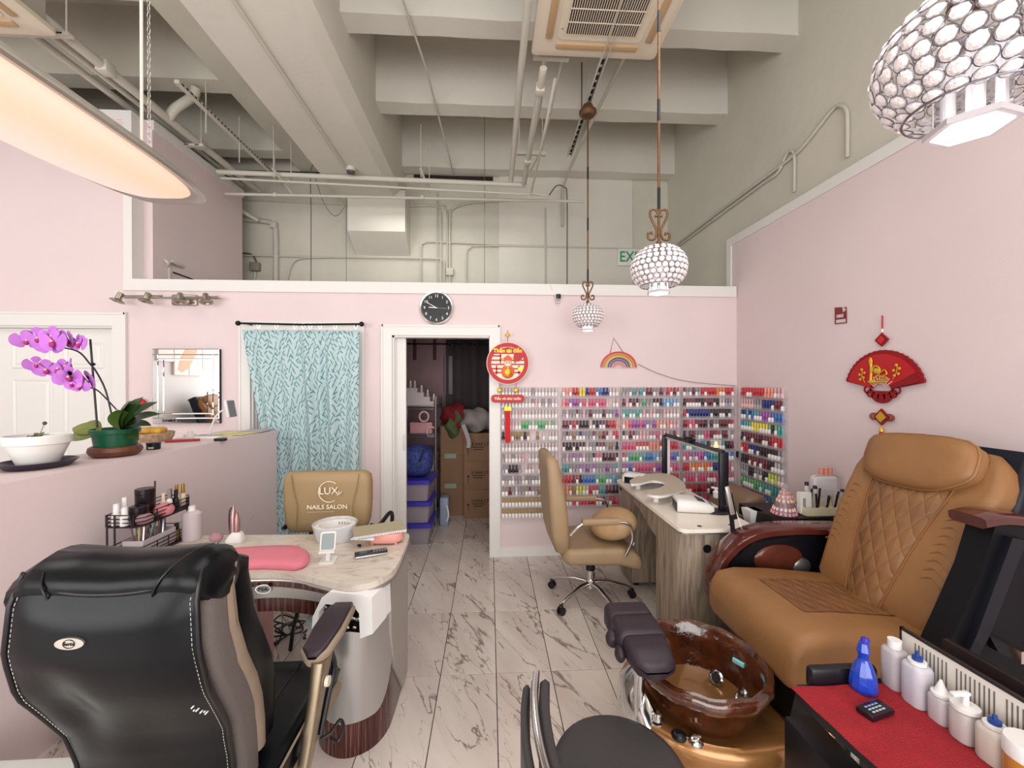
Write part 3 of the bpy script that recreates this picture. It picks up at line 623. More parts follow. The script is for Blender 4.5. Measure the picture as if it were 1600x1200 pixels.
gg.text('PSA', .021, black, onback(bp_.x, bp_.y-.0118, bp_.z), .002, 1.2, .0004); part(gg, 'oval_badge', nt_, 20)
# pedestal
ped = [(-.80, 2.26), (-.80, 1.98), (-.785, 1.90), (-.745, 1.83), (-.69, 1.785), (-.62, 1.765), (-.55, 1.785), (-.50, 1.83), (-.47, 1.90), (-.462, 2.0), (-.462, 2.27)]
pedc = [(p.x, p.y) for p in bez(ped, 3)]
gg = g(); gg.loft([[(a, b, z) for a, b in pedc] for z in (0, .54)], zebra_m); part(gg, 'pedestal', nt_, 40)
gg = g(); gg.prism([(-.80, 2.26), (-.80, 2.0), (-.462, 2.0), (-.462, 2.27)], .54, .728, zebra_m); gg.prism(pedc[6:-6], .62, .728, black); part(gg, 'pedestal_neck', nt_, 40)
sp = [(p.x, p.y) for p in bez(ped[2:10], 5)]
rings = []; P = [Vector(p) for p in sp]; nP = len(P)
gg = g(); nz = 8; gridv = []
for i, p in enumerate(P):
    t = (P[min(i+1, nP-1)]-P[max(i-1, 0)]).normalized(); n = Vector((t.y, -t.x)); u_ = i/(nP-1)*2-1; zb_ = .15+.30*max(0, abs(u_)-.35)**2.2/.65**2.2
    for k in range(nz): z = zb_+(.545-zb_)*k/(nz-1); q = p+n*.006; gridv.append((q.x, q.y, z))
gg.add(gridv, [(i*nz+k, (i+1)*nz+k, (i+1)*nz+k+1, i*nz+k+1) for i in range(nP-1) for k in range(nz-1)], mat('silver_panel', '#b9b7b6', .33, metal=.75)); part(gg, 'silver_panel', nt_, 60)
gg = g(); gg.prism([(1.90, .70), (2.27, .728), (2.28, .45), (2.26, .02), (2.14, .02), (1.96, .25), (1.90, .45)], -.464, -.452, mat('grey_panel', '#a9a39f', .35, metal=.3), 'x'); part(gg, 'side_panel', nt_, 30)
gg = g(); gg.prism([(-1.79, .0), (-1.79, .728), (-1.25, .728), (-1.25, .60), (-1.32, .56), (-1.34, 0)], 1.86, 1.9, zebra_m, 'y'); part(gg, 'left_support', nt_, 30)
# white dust collector hung below the top
dc = thing('dust_collector', 'white plastic nail dust collector with dark chrome mouth, hung under the marble top', 'dust collector', (-.63, 1.86, .50))
gg = g(); outl = [(-.165, 0), (-.16, .07), (-.11, .17), (-.07, .20), (.10, .20), (.15, .19), (.155, .02), (.09, -.01), (.085, .11), (.06, .14), (-.09, .14), (-.125, .10), (-.14, 0)]
gg.prism([(-.62+a, .50+b) for a, b in outl], 1.70, 1.84, whiteg, 'y'); gg.prism([(-.62+a, .50+b) for a, b in [(-.10, .17), (.145, .19), (.15, .02), (-.11, .02)]], 1.80, 1.90, whiteg, 'y'); part(gg, 'housing', dc, 30)
gg = g(); gg.rbox(-.745, -.54, 1.735, 1.80, .49, .635, .01, mat('dark_mirror', '#241c1a', .12, metal=.6)); part(gg, 'mouth', dc)
random.seed(3); gg = g()
for k in range(26):
    a, b = -.735+random.random()*.18, .51+random.random()*.115; gg.ell((a, 1.732, b), (.011, .008, .008), chrome, 8, 6)
part(gg, 'chrome_fins', dc)
dc.rotation_euler.z = -.22; dc.scale = (.86, .86, .86); dc.location = (-.585, 1.85, .562)
# ---- black executive chair in the foreground
bc = thing('executive_chair', 'large black leather high-back executive chair seen from behind, at lower left', 'chair', (-.88, 1.3, 0))
bl = mat('black_leather', '#070a0e', .3, var=.15, vscale=4, bump=.25, bscale=5, spec=.25)
gm = mat('grey_mesh_fabric', '#6b6360', .75, bump=.5, bscale=500); tp = mat('taupe_leather', '#8c7b6a', .6, var=.08, vscale=12)
brz = mat('champagne_metal', '#9b8d76', .28, metal=.85)
stitch = mat('pale_stitch', '#b9b4ac', .7)
def bcy(z):   # rear face depth at height z
    k = [(1.21, 1.02), (1.17, .965), (1.10, .935), (1.0, .93), (.9, .955), (.82, 1.00), (.74, 1.045), (.65, 1.07), (.5, 1.09)]
    for (a, b), (c, d) in zip(k, k[1:]):
        if z >= c: return b+(d-b)*(a-z)/(a-c)
    return 1.09
_bcy = bcy
def bcy(z): return _bcy(z)+.015
def bhw(z):
    k = [(1.2, .215), (1.15, .206), (1.0, .219), (.9, .224), (.8, .216), (.7, .205), (.5, .20)]
    for (a, b), (c, d) in zip(k, k[1:]):
        if z >= c: return b+(d-b)*(a-z)/(a-c)
    return .2
CXB = -.850
def ringb(z, y0, th, hw_, r): return [(CXB+a, b, z) for a, b in rr(-hw_, hw_, y0, y0+th, r)]
# rear leather panel, slightly domed, with piping
zs = [1.155-(.655)*i/22 for i in range(23)]
gg = g(); vs = []; nu = 21
for z in zs:
    for j in range(nu):
        u_ = -1+2*j/(nu-1); hw_ = bhw(z)*.93; drop = .035*(u_*u_-.0)*0
        ztop = z+(.022*(abs(u_)**3)-.02*(1-u_*u_))*(1 if z > 1.1 else max(0, (z-.9)/.2))
        dome = .020*(1-u_**4)-.03*math.exp(-((u_+.55)/.3)**2-((z-.86)/.10)**2)+.012*math.exp(-((u_+.3)/.5)**2-((z-.72)/.08)**2)
        vs.append((CXB+u_*hw_, bcy(z)-dome-.004, ztop))
gg.add(vs, [(i*nu+j, i*nu+j+1, (i+1)*nu+j+1, (i+1)*nu+j) for i in range(len(zs)-1) for j in range(nu-1)], bl)
rim = [vs[i*nu] for i in range(len(zs)-1, -1, -1)]+[vs[j] for j in range(1, nu)]+[vs[i*nu+nu-1] for i in range(1, len(zs))]
rp = part(gg, 'rear_panel', bc, 70)
gg = g(); gg.tube(rim, .006, mat('black_piping', '#0b0a0e', .35), 8); part(gg, 'piping', bc, 60)
gg = g(); rim2 = bez(rim, 1); k_ = 0
ins = [(p[0]+(.012 if p[0] < CXB-.15 else -.012 if p[0] > CXB+.15 else 0), p[1]-.004, p[2]-(.012 if i > len(zs)-2 and i < len(zs)+nu else 0)) for i, p in enumerate(rim)]
for i in range(len(ins)-1):
    a, b = Vector(ins[i]), Vector(ins[i+1]); n_ = max(1, int((b-a).length/.009))
    for k in range(n_): gg.tube([a+(b-a)*((k+.15)/n_), a+(b-a)*((k+.75)/n_)], .0009, stitch, 4)
so = part(gg, 'stitching', bc, 0); so['kind'] = 'stuff'
# main body: grey mesh side band
def body(z, y0, y1, ex, m=0): return [(CXB+a, b, z) for a, b in rr(-bhw(z)-ex, bhw(z)+ex, bcy(z)+y0, bcy(z)+y1, .03)]
zb_ = [1.172, 1.15, 1.12, 1.06, 1.0, .93, .86, .8, .74, .68, .6, .5]
part(g().loft([body(z, .008+(.04 if z > 1.16 else .01 if z > 1.14 else 0), .095+.02*math.sin((1.17-z)*4)-(.03 if z > 1.16 else 0), -.004 if z < 1.16 else -.015) for z in zb_], gm), 'side_band', bc, 60)
part(g().loft([body(z, .075, .125+.02*math.sin((1.15-z)*4), -.0) for z in [1.15, 1.1, 1.0, .9, .8, .72, .64, .56]], tp), 'taupe_band', bc, 60)
part(g().loft([body(z, .11, .19+.045*math.sin((1.16-z)*5)-(.03 if z > 1.14 else 0), -.008 if z < 1.14 else -.03) for z in [1.15, 1.13, 1.1, 1.0, .9, .8, .72, .64, .56]], bl), 'front_cushion', bc, 60)
# rolled top
rings = []
for u_, dz, s_ in [(a_, b_-.006, c_) for a_, b_, c_ in ((-1.0, -.055, .6), (-.96, -.02, .95), (-.75, .008, 1), (-.35, .0, 1), (0, -.004, 1), (.35, .0, 1), (.6, .004, 1), (.82, .0, 1), (.90, -.01, .85), (.94, -.03, .5))]:
    x = CXB+u_*.222; rings.append([(x, 1.030+a*s_, 1.150+dz+b*s_) for a, b in [( .085*math.cos(q), .058*math.sin(q)) for q in [2*PI*k/18 for k in range(18)]]])
part(g().loft(rings, bl), 'top_roll', bc, 60)
for u_ in (-.62, .55):
    x = CXB+u_*.228; gg = g(); gg.tube([(x-(.03 if u_ > 0 else -.03)*math.cos(q)*1, 1.028-.0865*math.cos(q-.9), 1.145+.0585*math.sin(q-.9)+0) for q in [PI*k/12 for k in range(13)]], .0022, MATS['black_piping'], 6); part(gg, 'seam', bc)
# silver oval badge
gg = g(); bz_ = 1.045; by = bcy(bz_)-.023; bx_ = -.90
gg.prism([(bx_+.030*math.cos(q), bz_+.0125*math.sin(q)) for q in [2*PI*k/32 for k in range(32)]], by-.004, by+.004, mat('satin_silver', '#c9c3b8', .3, metal=.8), 'y')
gg.tube([(bx_+.012*math.cos(q), by-.0045, bz_+.009*math.sin(q)) for q in [2*PI*k/24 for k in range(24)]], .0008, black, 5, closed=True)
gg.text('Serta', .0105, black, onback(bx_, by-.005, bz_), .0012, 1.0); part(gg, 'oval_badge', bc, 20)
gg = g()
for dx, dz, a in ((0, 0, .012), (.006, -.012, .014), (-.002, -.013, .006), (.011, -.021, .012), (.021, -.026, .014), (.019, -.020, .006)):
    z = .855+dz; x = CXB+.165+dx; y = bcy(z)-.0195; gg.tube([(x-a*.25, y, z-a*.2), (x+a*.25, y, z+a*.3)], .0017, white, 5)
part(gg, 'paint_spot', bc)
part(g().loft([[(a, y, b) for a, b in rr(CXB-.25, CXB+.25, z0, z1, .035)] for y, z0, z1 in ((1.10, .40, .50), (1.16, .39, .515), (1.4, .40, .52), (1.56, .405, .525), (1.64, .40, .51), (1.665, .42, .48))], bl), 'seat', bc, 60)
part(g().loft([[(a, y, b) for a, b in rr(CXB-.262, CXB+.262, z0, z1, .02)] for y, z0, z1 in ((1.12, .36, .42), (1.4, .37, .425), (1.6, .375, .43), (1.65, .38, .42))], tp), 'seat_band', bc, 60)
gg = g()
for x in (-.12, .12): gg.tube([(CXB+x, 1.15, .517), (CXB+x, 1.4, .522), (CXB+x, 1.6, .525), (CXB+x, 1.665, .47)], .003, MATS['black_piping'], 6)
gg.tube([(CXB+.252, 1.14, .50), (CXB+.254, 1.4, .505), (CXB+.252, 1.62, .49)], .004, tp, 6); part(gg, 'piping', bc)
for s_ in (-1, 1):
    x = CXB+s_*.30
    P = [Vector(p) for p in ((x-s_*.03, 1.36, .71), (x-s_*.03, 1.38, .725), (x-s_*.02, 1.46, .745), (x-s_*.015, 1.54, .758), (x-s_*.012, 1.60, .75), (x-s_*.012, 1.62, .735))]; ws = [.02, .048, .058, .055, .044, .018]
    part(g().loft([[(p.x+a, p.y, p.z+b) for a, b in rr(-w_, w_, -.035, -.004, .012)] for p, w_ in zip(P, ws)], tp), 'arm_pad', bc, 60)
    part(g().loft([[(p.x+a, p.y, p.z+b) for a, b in rr(-w_*.8, w_*.8, -.012, .008, .008)] for p, w_ in zip(P, ws)], plum), 'arm_cushion', bc, 60)
    rings = []
    for p, a, b in (((x-s_*.01, 1.40, .69), .022, .05), ((x-s_*.012, 1.36, .60), .018, .035), ((x-s_*.02, 1.32, .48), .018, .028), ((x-s_*.03, 1.28, .36), .016, .025)): rings.append([(p[0]+c, p[1]+d, p[2]) for c, d in rr(-a, a, -b, b, .012)])
    ao = part(g().loft(rings, brz), 'arm_support', bc, 60)
    part2(g().cyl((x+s_*.01, 1.37, .62), (x+s_*.022, 1.37, .62), .016, mat('cream_button', '#d8d0bd', .4)), 'cap', ao, bc)
    part(g().tube(bez([(x, 1.44, .67), (x, 1.47, .60), (x-s_*.01, 1.44, .52), (x-s_*.02, 1.40, .42)], 4), .010, black, 8), 'arm_strut', bc)
gg = g(); lv = bez([(CXB+.27, 1.42, .385), (CXB+.30, 1.44, .39), (CXB+.325, 1.455, .42), (CXB+.335, 1.46, .385), (CXB+.32, 1.45, .35), (CXB+.30, 1.44, .37)], 4); gg.tube(lv, .006, black, 8); part(gg, 'tilt_lever', bc)
part(g().cyl((CXB, 1.38, .10), (CXB, 1.38, .37), .03, black), 'column', bc)
for k in range(5):
    q = 2*PI*k/5+.3; c, s_ = math.cos(q), math.sin(q)
    part(g().tube([(CXB, 1.38, .12), (CXB+.15*c, 1.38+.15*s_, .11), (CXB+.30*c, 1.38+.30*s_, .07)], .02, brz, 8), 'leg', bc)
    part(g().cyl((CXB+.30*c-.02*s_, 1.38+.30*s_+.02*c, .03), (CXB+.30*c+.02*s_, 1.38+.30*s_-.02*c, .03), .03, black), 'caster', bc)
# ---- grey oak manicure desk
dk = thing('manicure_desk', 'grey oak manicure desk with a cream top, in front of the polish wall', 'desk', (1.3, 2.87, 0))
X0, X1, Y0, Y1, ZT = 1.10, 1.545, 2.30, 3.47, .76
ctop = mat('cream_top', '#e8dfd2', .25)
r_ = rr(X0-.005, X1+.01, Y0-.03, Y1+.02, .05)
gg = g(); gg.loft([[(a, b, z) for a, b in r_] for z in (ZT-.022, ZT-.018, ZT-.003, ZT)], ctop); part(gg, 'desk_top', dk, 40)
gg = g(); gg.loft([[(a, b, z) for a, b in rr(X0-.002, X1+.006, Y0-.026, Y1+.016, .048)] for z in (ZT-.034, ZT-.022)], steel); part(gg, 'metal_edging', dk)
gg = g()
gg.loft([[(a, b, z) for a, b in [(X0+.09, Y0), (X0+.04, Y0+.015), (X0+.012, Y0+.06), (X0+.012, Y0+.36), (X1, Y0+.36), (X1, Y0+.30), (X0+.26, Y0+.30), (X0+.26, Y0)]] for z in (.03, ZT-.034)], gwood)
part(gg, 'near_cabinet', dk, 30)
gg = g(); gg.box(X0+.26, X1, Y0+.0, Y0+.36, .60, .63, gwood); gg.box(X0+.26, X0+.275, Y0, Y0+.3, .63, .726, gwood); gg.box(X1-.03, X1, Y0, Y0+.36, .03, .726, gwood); gg.box(X0+.26, X1-.03, Y0+.02, Y0+.04, .03, .60, mat('cabinet_door', '#6d5f5a', .45)); part(gg, 'side_shelf', dk)
part(g().cyl((X0+.165, Y0-.003, .635), (X0+.165, Y0+.004, .635), .024, black, n=24), 'grommet', dk)
gg = g(); gg.prism([(X0+.012, Y1-.36), (X0+.012, Y1-.05), (X0+.05, Y1), (X1, Y1), (X1, Y1-.36)], .04, ZT-.034, gwood); part(gg, 'far_cabinet', dk, 30)
gg = g(); gg.prism([(Y0+.36, .726), (Y0+.36, .57), (Y0+.5, .60), (Y1-.5, .66), (Y1-.36, .68), (Y1-.36, .726)], X0+.014, X0+.034, gwood, 'x'); part(gg, 'apron', dk)
part(g().box(X0+.20, X0+.22, Y0+.36, Y1-.36, .04, .726, gwood), 'modesty_panel', dk)
for px, py_ in ((X0+.06, Y0+.08), (X0+.06, Y1-.1), (X1-.06, Y0+.08), (X1-.06, Y1-.1), (X0+.06, Y1-.3)): part(g().cyl((px, py_, 0), (px, py_, .04), .022, black), 'foot', dk)
part(g().lathe([(0, 0), (.012, .002), (.014, 0)], black, (X0+.13, Y0+.02, ZT), 16).lathe([(0, 0), (.012, .002), (.014, 0)], black, (X1-.12, Y0+.03, ZT), 16), 'cable_hole', dk)
part(g().rbox(X0+.005, X0+.013, Y1-.10, Y1-.06, .69, .72, .001, black), 'socket', dk)
# ---- black cart with tools behind the massage chair
ct = thing('tool_cart', 'black two-legged tool trolley holding nail tools behind the massage chair', 'cart', (1.98, 2.5, 0))
gg = g(); q0 = [(1.70, 2.36), (1.66, 2.46), (1.66, 2.62), (2.3, 2.62), (2.3, 2.32), (1.80, 2.30)]
gg.loft([[(a, b, z) for a, b in q0] for z in (.73, .80)], mat('espresso', '#1c1114', .45)); part(gg, 'tray', ct, 30)
for x, y in ((1.69, 2.58), (1.79, 2.33), (2.02, 2.33), (2.27, 2.60), (2.06, 2.34), (2.27, 2.35)): part(g().cyl((x, y, 0), (x, y, .73), .009, blackm), 'leg', ct)
part(g().rbox(1.70, 2.28, 2.34, 2.60, .28, .32, .005, MATS['espresso']), 'lower_shelf', ct)
# ---- brown swivel chair half hidden between desk and cart
bs = thing('brown_swivel_chair', 'brown leather swivel chair tucked between the grey desk and the side wall', 'chair', (1.90, 2.98, 0))
brown = mat('brown_leather', '#78604c', .5, var=.06)
part(g().loft([[(x, a, b) for a, b in rr(2.72-d, 3.14+d, z0, z1, .04)] for x, z0, z1, d in ((1.70, .50, .62, -.05), (1.735, .46, .735, -.02), (1.80, .44, .80, 0), (1.88, .44, .82, 0), (1.94, .46, .80, -.03))], brown), 'backrest', bs, 60)
part(g().rbox(1.72, 2.16, 2.72, 3.14, .40, .49, .035, brown, 3), 'seat', bs, 60); part(g().ell((1.80, 2.92, .66), (.16, .22, .10), brown, 20, 12), 'lumbar_pad', bs, 60)
part(g().cyl((1.93, 2.93, .06), (1.93, 2.93, .40), .025, black).lathe([(0, .06), (.05, .05), (.22, .03), (.24, 0)], black, (1.93, 2.93, 0), 24), 'foot_plate', bs)
# ---- side tray of the massage chair with red towel
sg = thing('side_tray', 'black side tray table with upright rim, covered by a red towel', 'tray', (1.16, 1.02, .58))
gg = g(); tr = [(.975, 1.245), (.97, 1.18), (.985, 1.05), (1.03, .80), (1.10, .62), (1.40, .62), (1.42, .80), (1.42, 1.22), (1.39, 1.255), (1.0, 1.265)]
gg.loft([[(a, b, z) for a, b in tr] for z in (.595, .622)], black); part(gg, 'tray_top', sg, 30)
gg = g(); gg.tube([(1.14, 1.22, .60), (1.14, 1.22, .1)], .02, steel); part(gg, 'post', sg)
gg = g(); gg.rbox(1.04, 1.27, 1.255, 1.29, .60, .675, .015, black); part(gg, 'rim', sg)
gg = g(); gg.rbox(1.0, 1.10, 1.06, 1.33, .0, .47, .01, mat('black_box', '#120f14', .5)); T(gg.build('storage_box'), 'black box standing on the floor below the red towel tray', 'box')
tw = g(); nx, ny = 18, 26; vs = []
for i in range(ny):
    for j in range(nx):
        u_, v_ = j/(nx-1), i/(ny-1); y = 1.25-.60*v_; xl = .963+.02*v_+.05*v_*v_; x = xl+(1.40-.02*v_-xl)*u_
        z = .6265+.0015*math.sin(u_*17+v_*9)+.001*math.sin(v_*31)+.002*math.exp(-((u_-.45)/.04)**2)*v_
        if u_ < .0: z -= .012
        vs.append((x, y, z))
tw.add(vs+[(a, b, c-.0015) for a, b, c in vs], [f for i in range(ny-1) for j in range(nx-1) for f in ((i*nx+j, i*nx+j+1, (i+1)*nx+j+1, (i+1)*nx+j), (nx*ny+i*nx+j, nx*ny+(i+1)*nx+j, nx*ny+(i+1)*nx+j+1, nx*ny+i*nx+j+1))], mat('red_towel', '#a3202a', .95, var=.12, vscale=14, bump=.8, bscale=240))
T(tw.build('red_towel', None, 60), 'red terry towel spread over the black side tray', 'towel')
# ================================================================== things on and above the walls
# ---- nail polish racks
acr = mat('clear_acrylic', '#efe6ea', .12, alpha=.16)
PC = dict(w=('e3dad8', 'c9bcbb'), p=('e2b5bb', 'd3a6ab'), k=('d0456f', 'd8668c'), r=('b3202c', 'c93440'), o=('e0762e', 'e6803a'), y=('e6cf3f', 'e9d44f'), g=('3f9e58', '6fb980'), t=('2e8f8c', '57a8a5'),
    b=('2a5fae', '4a7cc0'), n=('1c2a6b', '2a3a80'), d=('2a151c', '3b2a33'), m=('5e1a27', '7a3a48'), u=('8c3a96', 'a862b0'), l=('a79fa6', '8f8990'), c=('e58a74', 'e69a86'), e=('8a6a45', 'a08250'),
    s=('5a9ad0', '7db2dc'), L=('bfd23a', 'cbdc50'), E=('e9e3df', 'a8893f'), F=('e9c6bd', 'a8793f'))
def pol(hx_, r=.25): return mat('polish_'+hx_, '#'+hx_, r)
whb = mat('white_polish_label', '#ece7e4', .35)
def bottle_mesh(code, wht):
    k = 'polish_bottle_%s%d' % (code, wht)
    if k in BM: return BM[k]
    body, cap = PC[code]; q = g()
    q.lathe([(.0130, 0), (.0142, .002), (.0142, .034), (.0105, .039), (.007, .041)], whb if wht else pol(body), n=8)
    q.lathe([(.0095, .041), (.0095, .044), (.0102, .078), (.008, .081)], pol(cap, .4), n=8); BM[k] = q; q.me = None; return q
BM = {}
COLN = {'w': 'clear', 'p': 'pale pink', 'k': 'hot pink', 'r': 'red', 'o': 'orange', 'y': 'yellow', 'g': 'green', 't': 'teal', 'b': 'blue', 'n': 'navy', 'd': 'black cherry', 'm': 'maroon', 'u': 'purple', 'l': 'mauve grey', 'c': 'coral', 'e': 'bronze', 's': 'sky blue', 'L': 'lime', 'E': 'gold-capped', 'F': 'gold-capped blush'}
ORD = ['top', 'second', 'third', 'fourth', 'fifth', 'sixth', 'seventh', 'eighth', 'ninth', 'tenth', 'eleventh', 'twelfth']
NTH = ['first', 'second', 'third', 'fourth', 'fifth', 'sixth', 'seventh', 'eighth', 'ninth', 'tenth', 'eleventh', 'twelfth', 'thirteenth', 'fourteenth', 'fifteenth', 'sixteenth', 'seventeenth', 'eighteenth']
ROWS = [
 ['wwwwwwwwwlwwwwwww', 'wwwwwwwwwlpwlwlww', 'wwwwwpwwwwwwwwwww', 'wwwpwwgggwggggwgw', 'd..eeeede..e.w.www', 'wwwwwwwwwwwwwwwww', 'lwwlwwp.wwwwwwwww', 'lldddl.wpw.rwwlww', 'lllwllwllllwllwww', 'lemlwllemlleemlll', 'EEEEEEEEEEEEEEEEE', 'EEEEEEEEEEFFFFFFE'],
 ['cccrryynrrbbnnwww', 'ckuuukkpkkkkkp.wp', 'lpllmlplmlllmlllu', 'mmmrmdddwddnmmrrc', 'lmlelnlllmlemm.rr', 'dddddddwlldmmleld', 'lpluluplldkkdmdmd', 'ttlllulululllullt', 'rrrmrdbbbbtggttst', 'ccoeyLLwrrrttmmdd', 'kkrkkkkkrrremlrrk'],
 ['llltltlmmllmlrrmr', 'mpdmdlglldddsssss', 'ttttttplppllpppww', 'cckuukuuluccpccpp', 'dlmmlppplkkppplmp', 'kkkkrrrrcccrrkrrk', 'rltggttbbsslnuubb', 'uubkkkkkkkuuuukkk', 'kkkkkkkrrrkkkprrr', 'rrrrrrmmrrmmrrrmr', 'eelmmrrkkrreeemml'],
 ['mllmllrrrrrooorrr', 'dmmmdddmmmddwwllw', 'rnnnnnnnndddddddl', 'mrkkmmmdlmllmmmmr', 'dlmmlllkkmmrlmm.l', 'ttttssbtddllttddm', 'kkulukubbtttttssb', 'rrcooocooknnldkkp', 'kkkkpkkkkrkkkkrkk', 'rrrrrmrrmrrkrrrmr', 'eerrmmkkrrmmllkkk']]
SIDE = ['rrrrrrrrcccppp', 'ppppplllnnnnmmm', 'nntnbttuuuubbbb', 'bttgyyyyyygdgtt', 'dmmmmmmdmmmrrrr', 'rrrnnndddddddll', 'dddmmmmmmmddwwl', 'lllddlllddLLLww', 'ggggggggttttttt', 'uuuunnnnbbbttll', 'ccoppcccppccppo', 'eellmmrrkkppccl']
COLX = [(.100, .640), (.660, 1.212), (1.222, 1.792), (1.803, 2.318)]
Z0R, DZR = 1.475, .1012
stuffb = g()
def bmesh_obj(code, wht):
    q = bottle_mesh(code, wht)
    if q.me is None: q.me, _ = q.mesh('nail_polish_bottle', 50)
    return q.me
random.seed(11)
def rack(name, label, x0, x1, nrow, along='x'):
    t = thing(name, label, 'rack', ((x0+x1)/2, YB-.04, Z0R-DZR*(nrow-1)) if along == 'x' else (XR-.04, (x0+x1)/2, Z0R-DZR*(nrow-1)))
    zb_, zt_ = Z0R-DZR*(nrow-1)-.01, Z0R+.09; L = t.location
    def bx(a, b, d0, d1, z0, z1):
        q = g()
        if along == 'x': q.box(a-L.x, b-L.x, YB-d1-L.y, YB-d0-L.y, z0-L.z, z1-L.z, acr)
        else: q.box(XR-d1-L.x, XR-d0-L.x, a-L.y, b-L.y, z0-L.z, z1-L.z, acr)
        return q
    bx(x0, x1, .003, .006, zb_, zt_).build('back_panel', t, 0)
    for a in (x0-.003, x1): bx(a, a+.003, .003, .045, zb_, zt_).build('side_panel', t, 0)
    for k in range(nrow):
        z = Z0R-DZR*k; q = bx(x0, x1, .006, .045, z-.004, z-.001)
        q2 = bx(x0, x1, .043, .045, z-.001, z+.014); q.add(q2.v, q2.f, acr); q.build('shelf', t, 0)
    return t
RN = ['leftmost', 'second', 'third', 'fourth']
SDN = ['beside the doorway', 'behind the tan office chair', 'behind the grey desk', 'nearest the corner']
for ci, (x0, x1) in enumerate(COLX):
    nr = 12 if ci == 0 else 11
    rack('polish_rack', 'clear acrylic polish rack on the back wall, %s' % SDN[ci], x0, x1, nr)
    for ri in range(nr):
        row = ROWS[ci][ri]; n_ = len(row); sp_ = (x1-x0-.02)/n_; z = Z0R-DZR*ri
        for k, c_ in enumerate(row):
            if c_ == '.': continue
            wht = 1 if c_ in 'EF' or (random.random() < (.55 if c_ == 'w' else .42)) else 0
            x = x0+.01+sp_*(k+.5); y = YB-.026
            if ci == 3 and ri < 9 and z > .55:
                o_ = bpy.data.objects.new('nail_polish_bottle', bmesh_obj(c_, wht)); C.objects.link(o_); o_.location = (x, y, z)
                T(o_, '%s polish bottle, %s from left on %s shelf of back rack nearest the corner' % (COLN[c_], NTH[k], ORD[ri]), 'nail polish', 'nail polish bottles on the wall racks')
            else:
                q = bottle_mesh(c_, wht); n0 = len(stuffb.v); 
                for f, mi_ in zip(q.f, q.m): stuffb.f.append(tuple(i+n0 for i in f)); stuffb.m.append(stuffb.mi(q.mats[mi_]))
                stuffb.v += [(a+x, b+y, c+z) for a, b, c in q.v]
rack('polish_rack', 'clear acrylic polish rack on the right side wall, beside the corner', 3.08, 3.645, 12, 'y')
for ri in range(12):
    row = SIDE[ri]; n_ = len(row); z = Z0R-DZR*ri; sp_ = .55/n_
    for k, c_ in enumerate(row):
        wht = 1 if random.random() < .42 else 0; y = 3.638-sp_*(k+.5)
        if ri < 10:
            o_ = bpy.data.objects.new('nail_polish_bottle', bmesh_obj(c_, wht)); C.objects.link(o_); o_.location = (XR-.026, y, z)
            T(o_, '%s polish bottle, %s from left on %s shelf of the side wall rack' % (COLN[c_], NTH[k], ORD[ri]), 'nail polish', 'nail polish bottles on the wall racks')
        else:
            q = bottle_mesh(c_, wht); n0 = len(stuffb.v)
            for f, mi_ in zip(q.f, q.m): stuffb.f.append(tuple(i+n0 for i in f)); stuffb.m.append(stuffb.mi(q.mats[mi_]))
            stuffb.v += [(a+XR-.026, b+y, c+z) for a, b, c in q.v]
me = bpy.data.meshes.new('nail_polish_bottles'); me.from_pydata(stuffb.v, [], stuffb.f)
for m_ in stuffb.mats: me.materials.append(m_)
me.polygons.foreach_set('material_index', stuffb.m); me.polygons.foreach_set('use_smooth', [True]*len(stuffb.f)); me.set_sharp_from_angle(angle=.9)
o_ = bpy.data.objects.new('nail_polish_bottles', me); C.objects.link(o_); T(o_, 'rows of small nail polish bottles filling the other acrylic racks on the back wall', 'nail polish', None, 'stuff')
# ---- wall clock
cp = at(682, 481, Y=YB-.02); ck = thing('wall_clock', 'round black wall clock with silver rim above the storage doorway', 'clock', (cp.x, YB, cp.z-.15))
def P0(gg, n, t, ang=35): o = gg.build(n, t, ang); return o
def disc(r, y0, y1, m_, n=40, cx=0, cz=.15): return g().prism([(cx+r*math.cos(2*PI*k/n), cz+r*math.sin(2*PI*k/n)) for k in range(n)], y0, y1, m_, 'y')
n0 = g(); n0.lathe([(.136, 0), (.152, .004), (.154, .02), (.148, .032), (.138, .03), (.137, .02), (.136, 0)], chrome, (0, 0, 0), 48); n0.xf(Matrix.Translation((0, -.001, .15)) @ Matrix.Rotation(PI/2, 4, 'X')); P0(n0, 'rim', ck)
P0(disc(.139, -.02, -.002, black), 'face', ck); wm = mat('clock_white', '#f2f2ee', .5)
for k in range(1, 13):
    a = PI/2-2*PI*k/12; P0(g().text(str(k), .036, wm, onback(.108*math.cos(a), -.0205, .15+.108*math.sin(a)), .002), 'numeral', ck, 0)
gg = g()
for k in range(60): a = 2*PI*k/60; gg.obox((.131*math.cos(a), -.0205, .15+.131*math.sin(a)), (.005, .001, .0012), Matrix.Rotation(-a, 4, 'Y'), wm)
t_ = P0(gg, 'minute_marks', ck, 0); t_['kind'] = 'stuff'
def hand(a, L, w_, y, nm): P0(g().obox((L*.42*math.cos(a), y, .15+L*.42*math.sin(a)), (L, .001, w_), Matrix.Rotation(-a, 4, 'Y'), wm), nm, ck, 0)
hand(math.radians(176), .075, .007, -.023, 'hour_hand'); hand(math.radians(151), .105, .005, -.025, 'minute_hand'); hand(math.radians(-4), .10, .0012, -.027, 'second_hand')
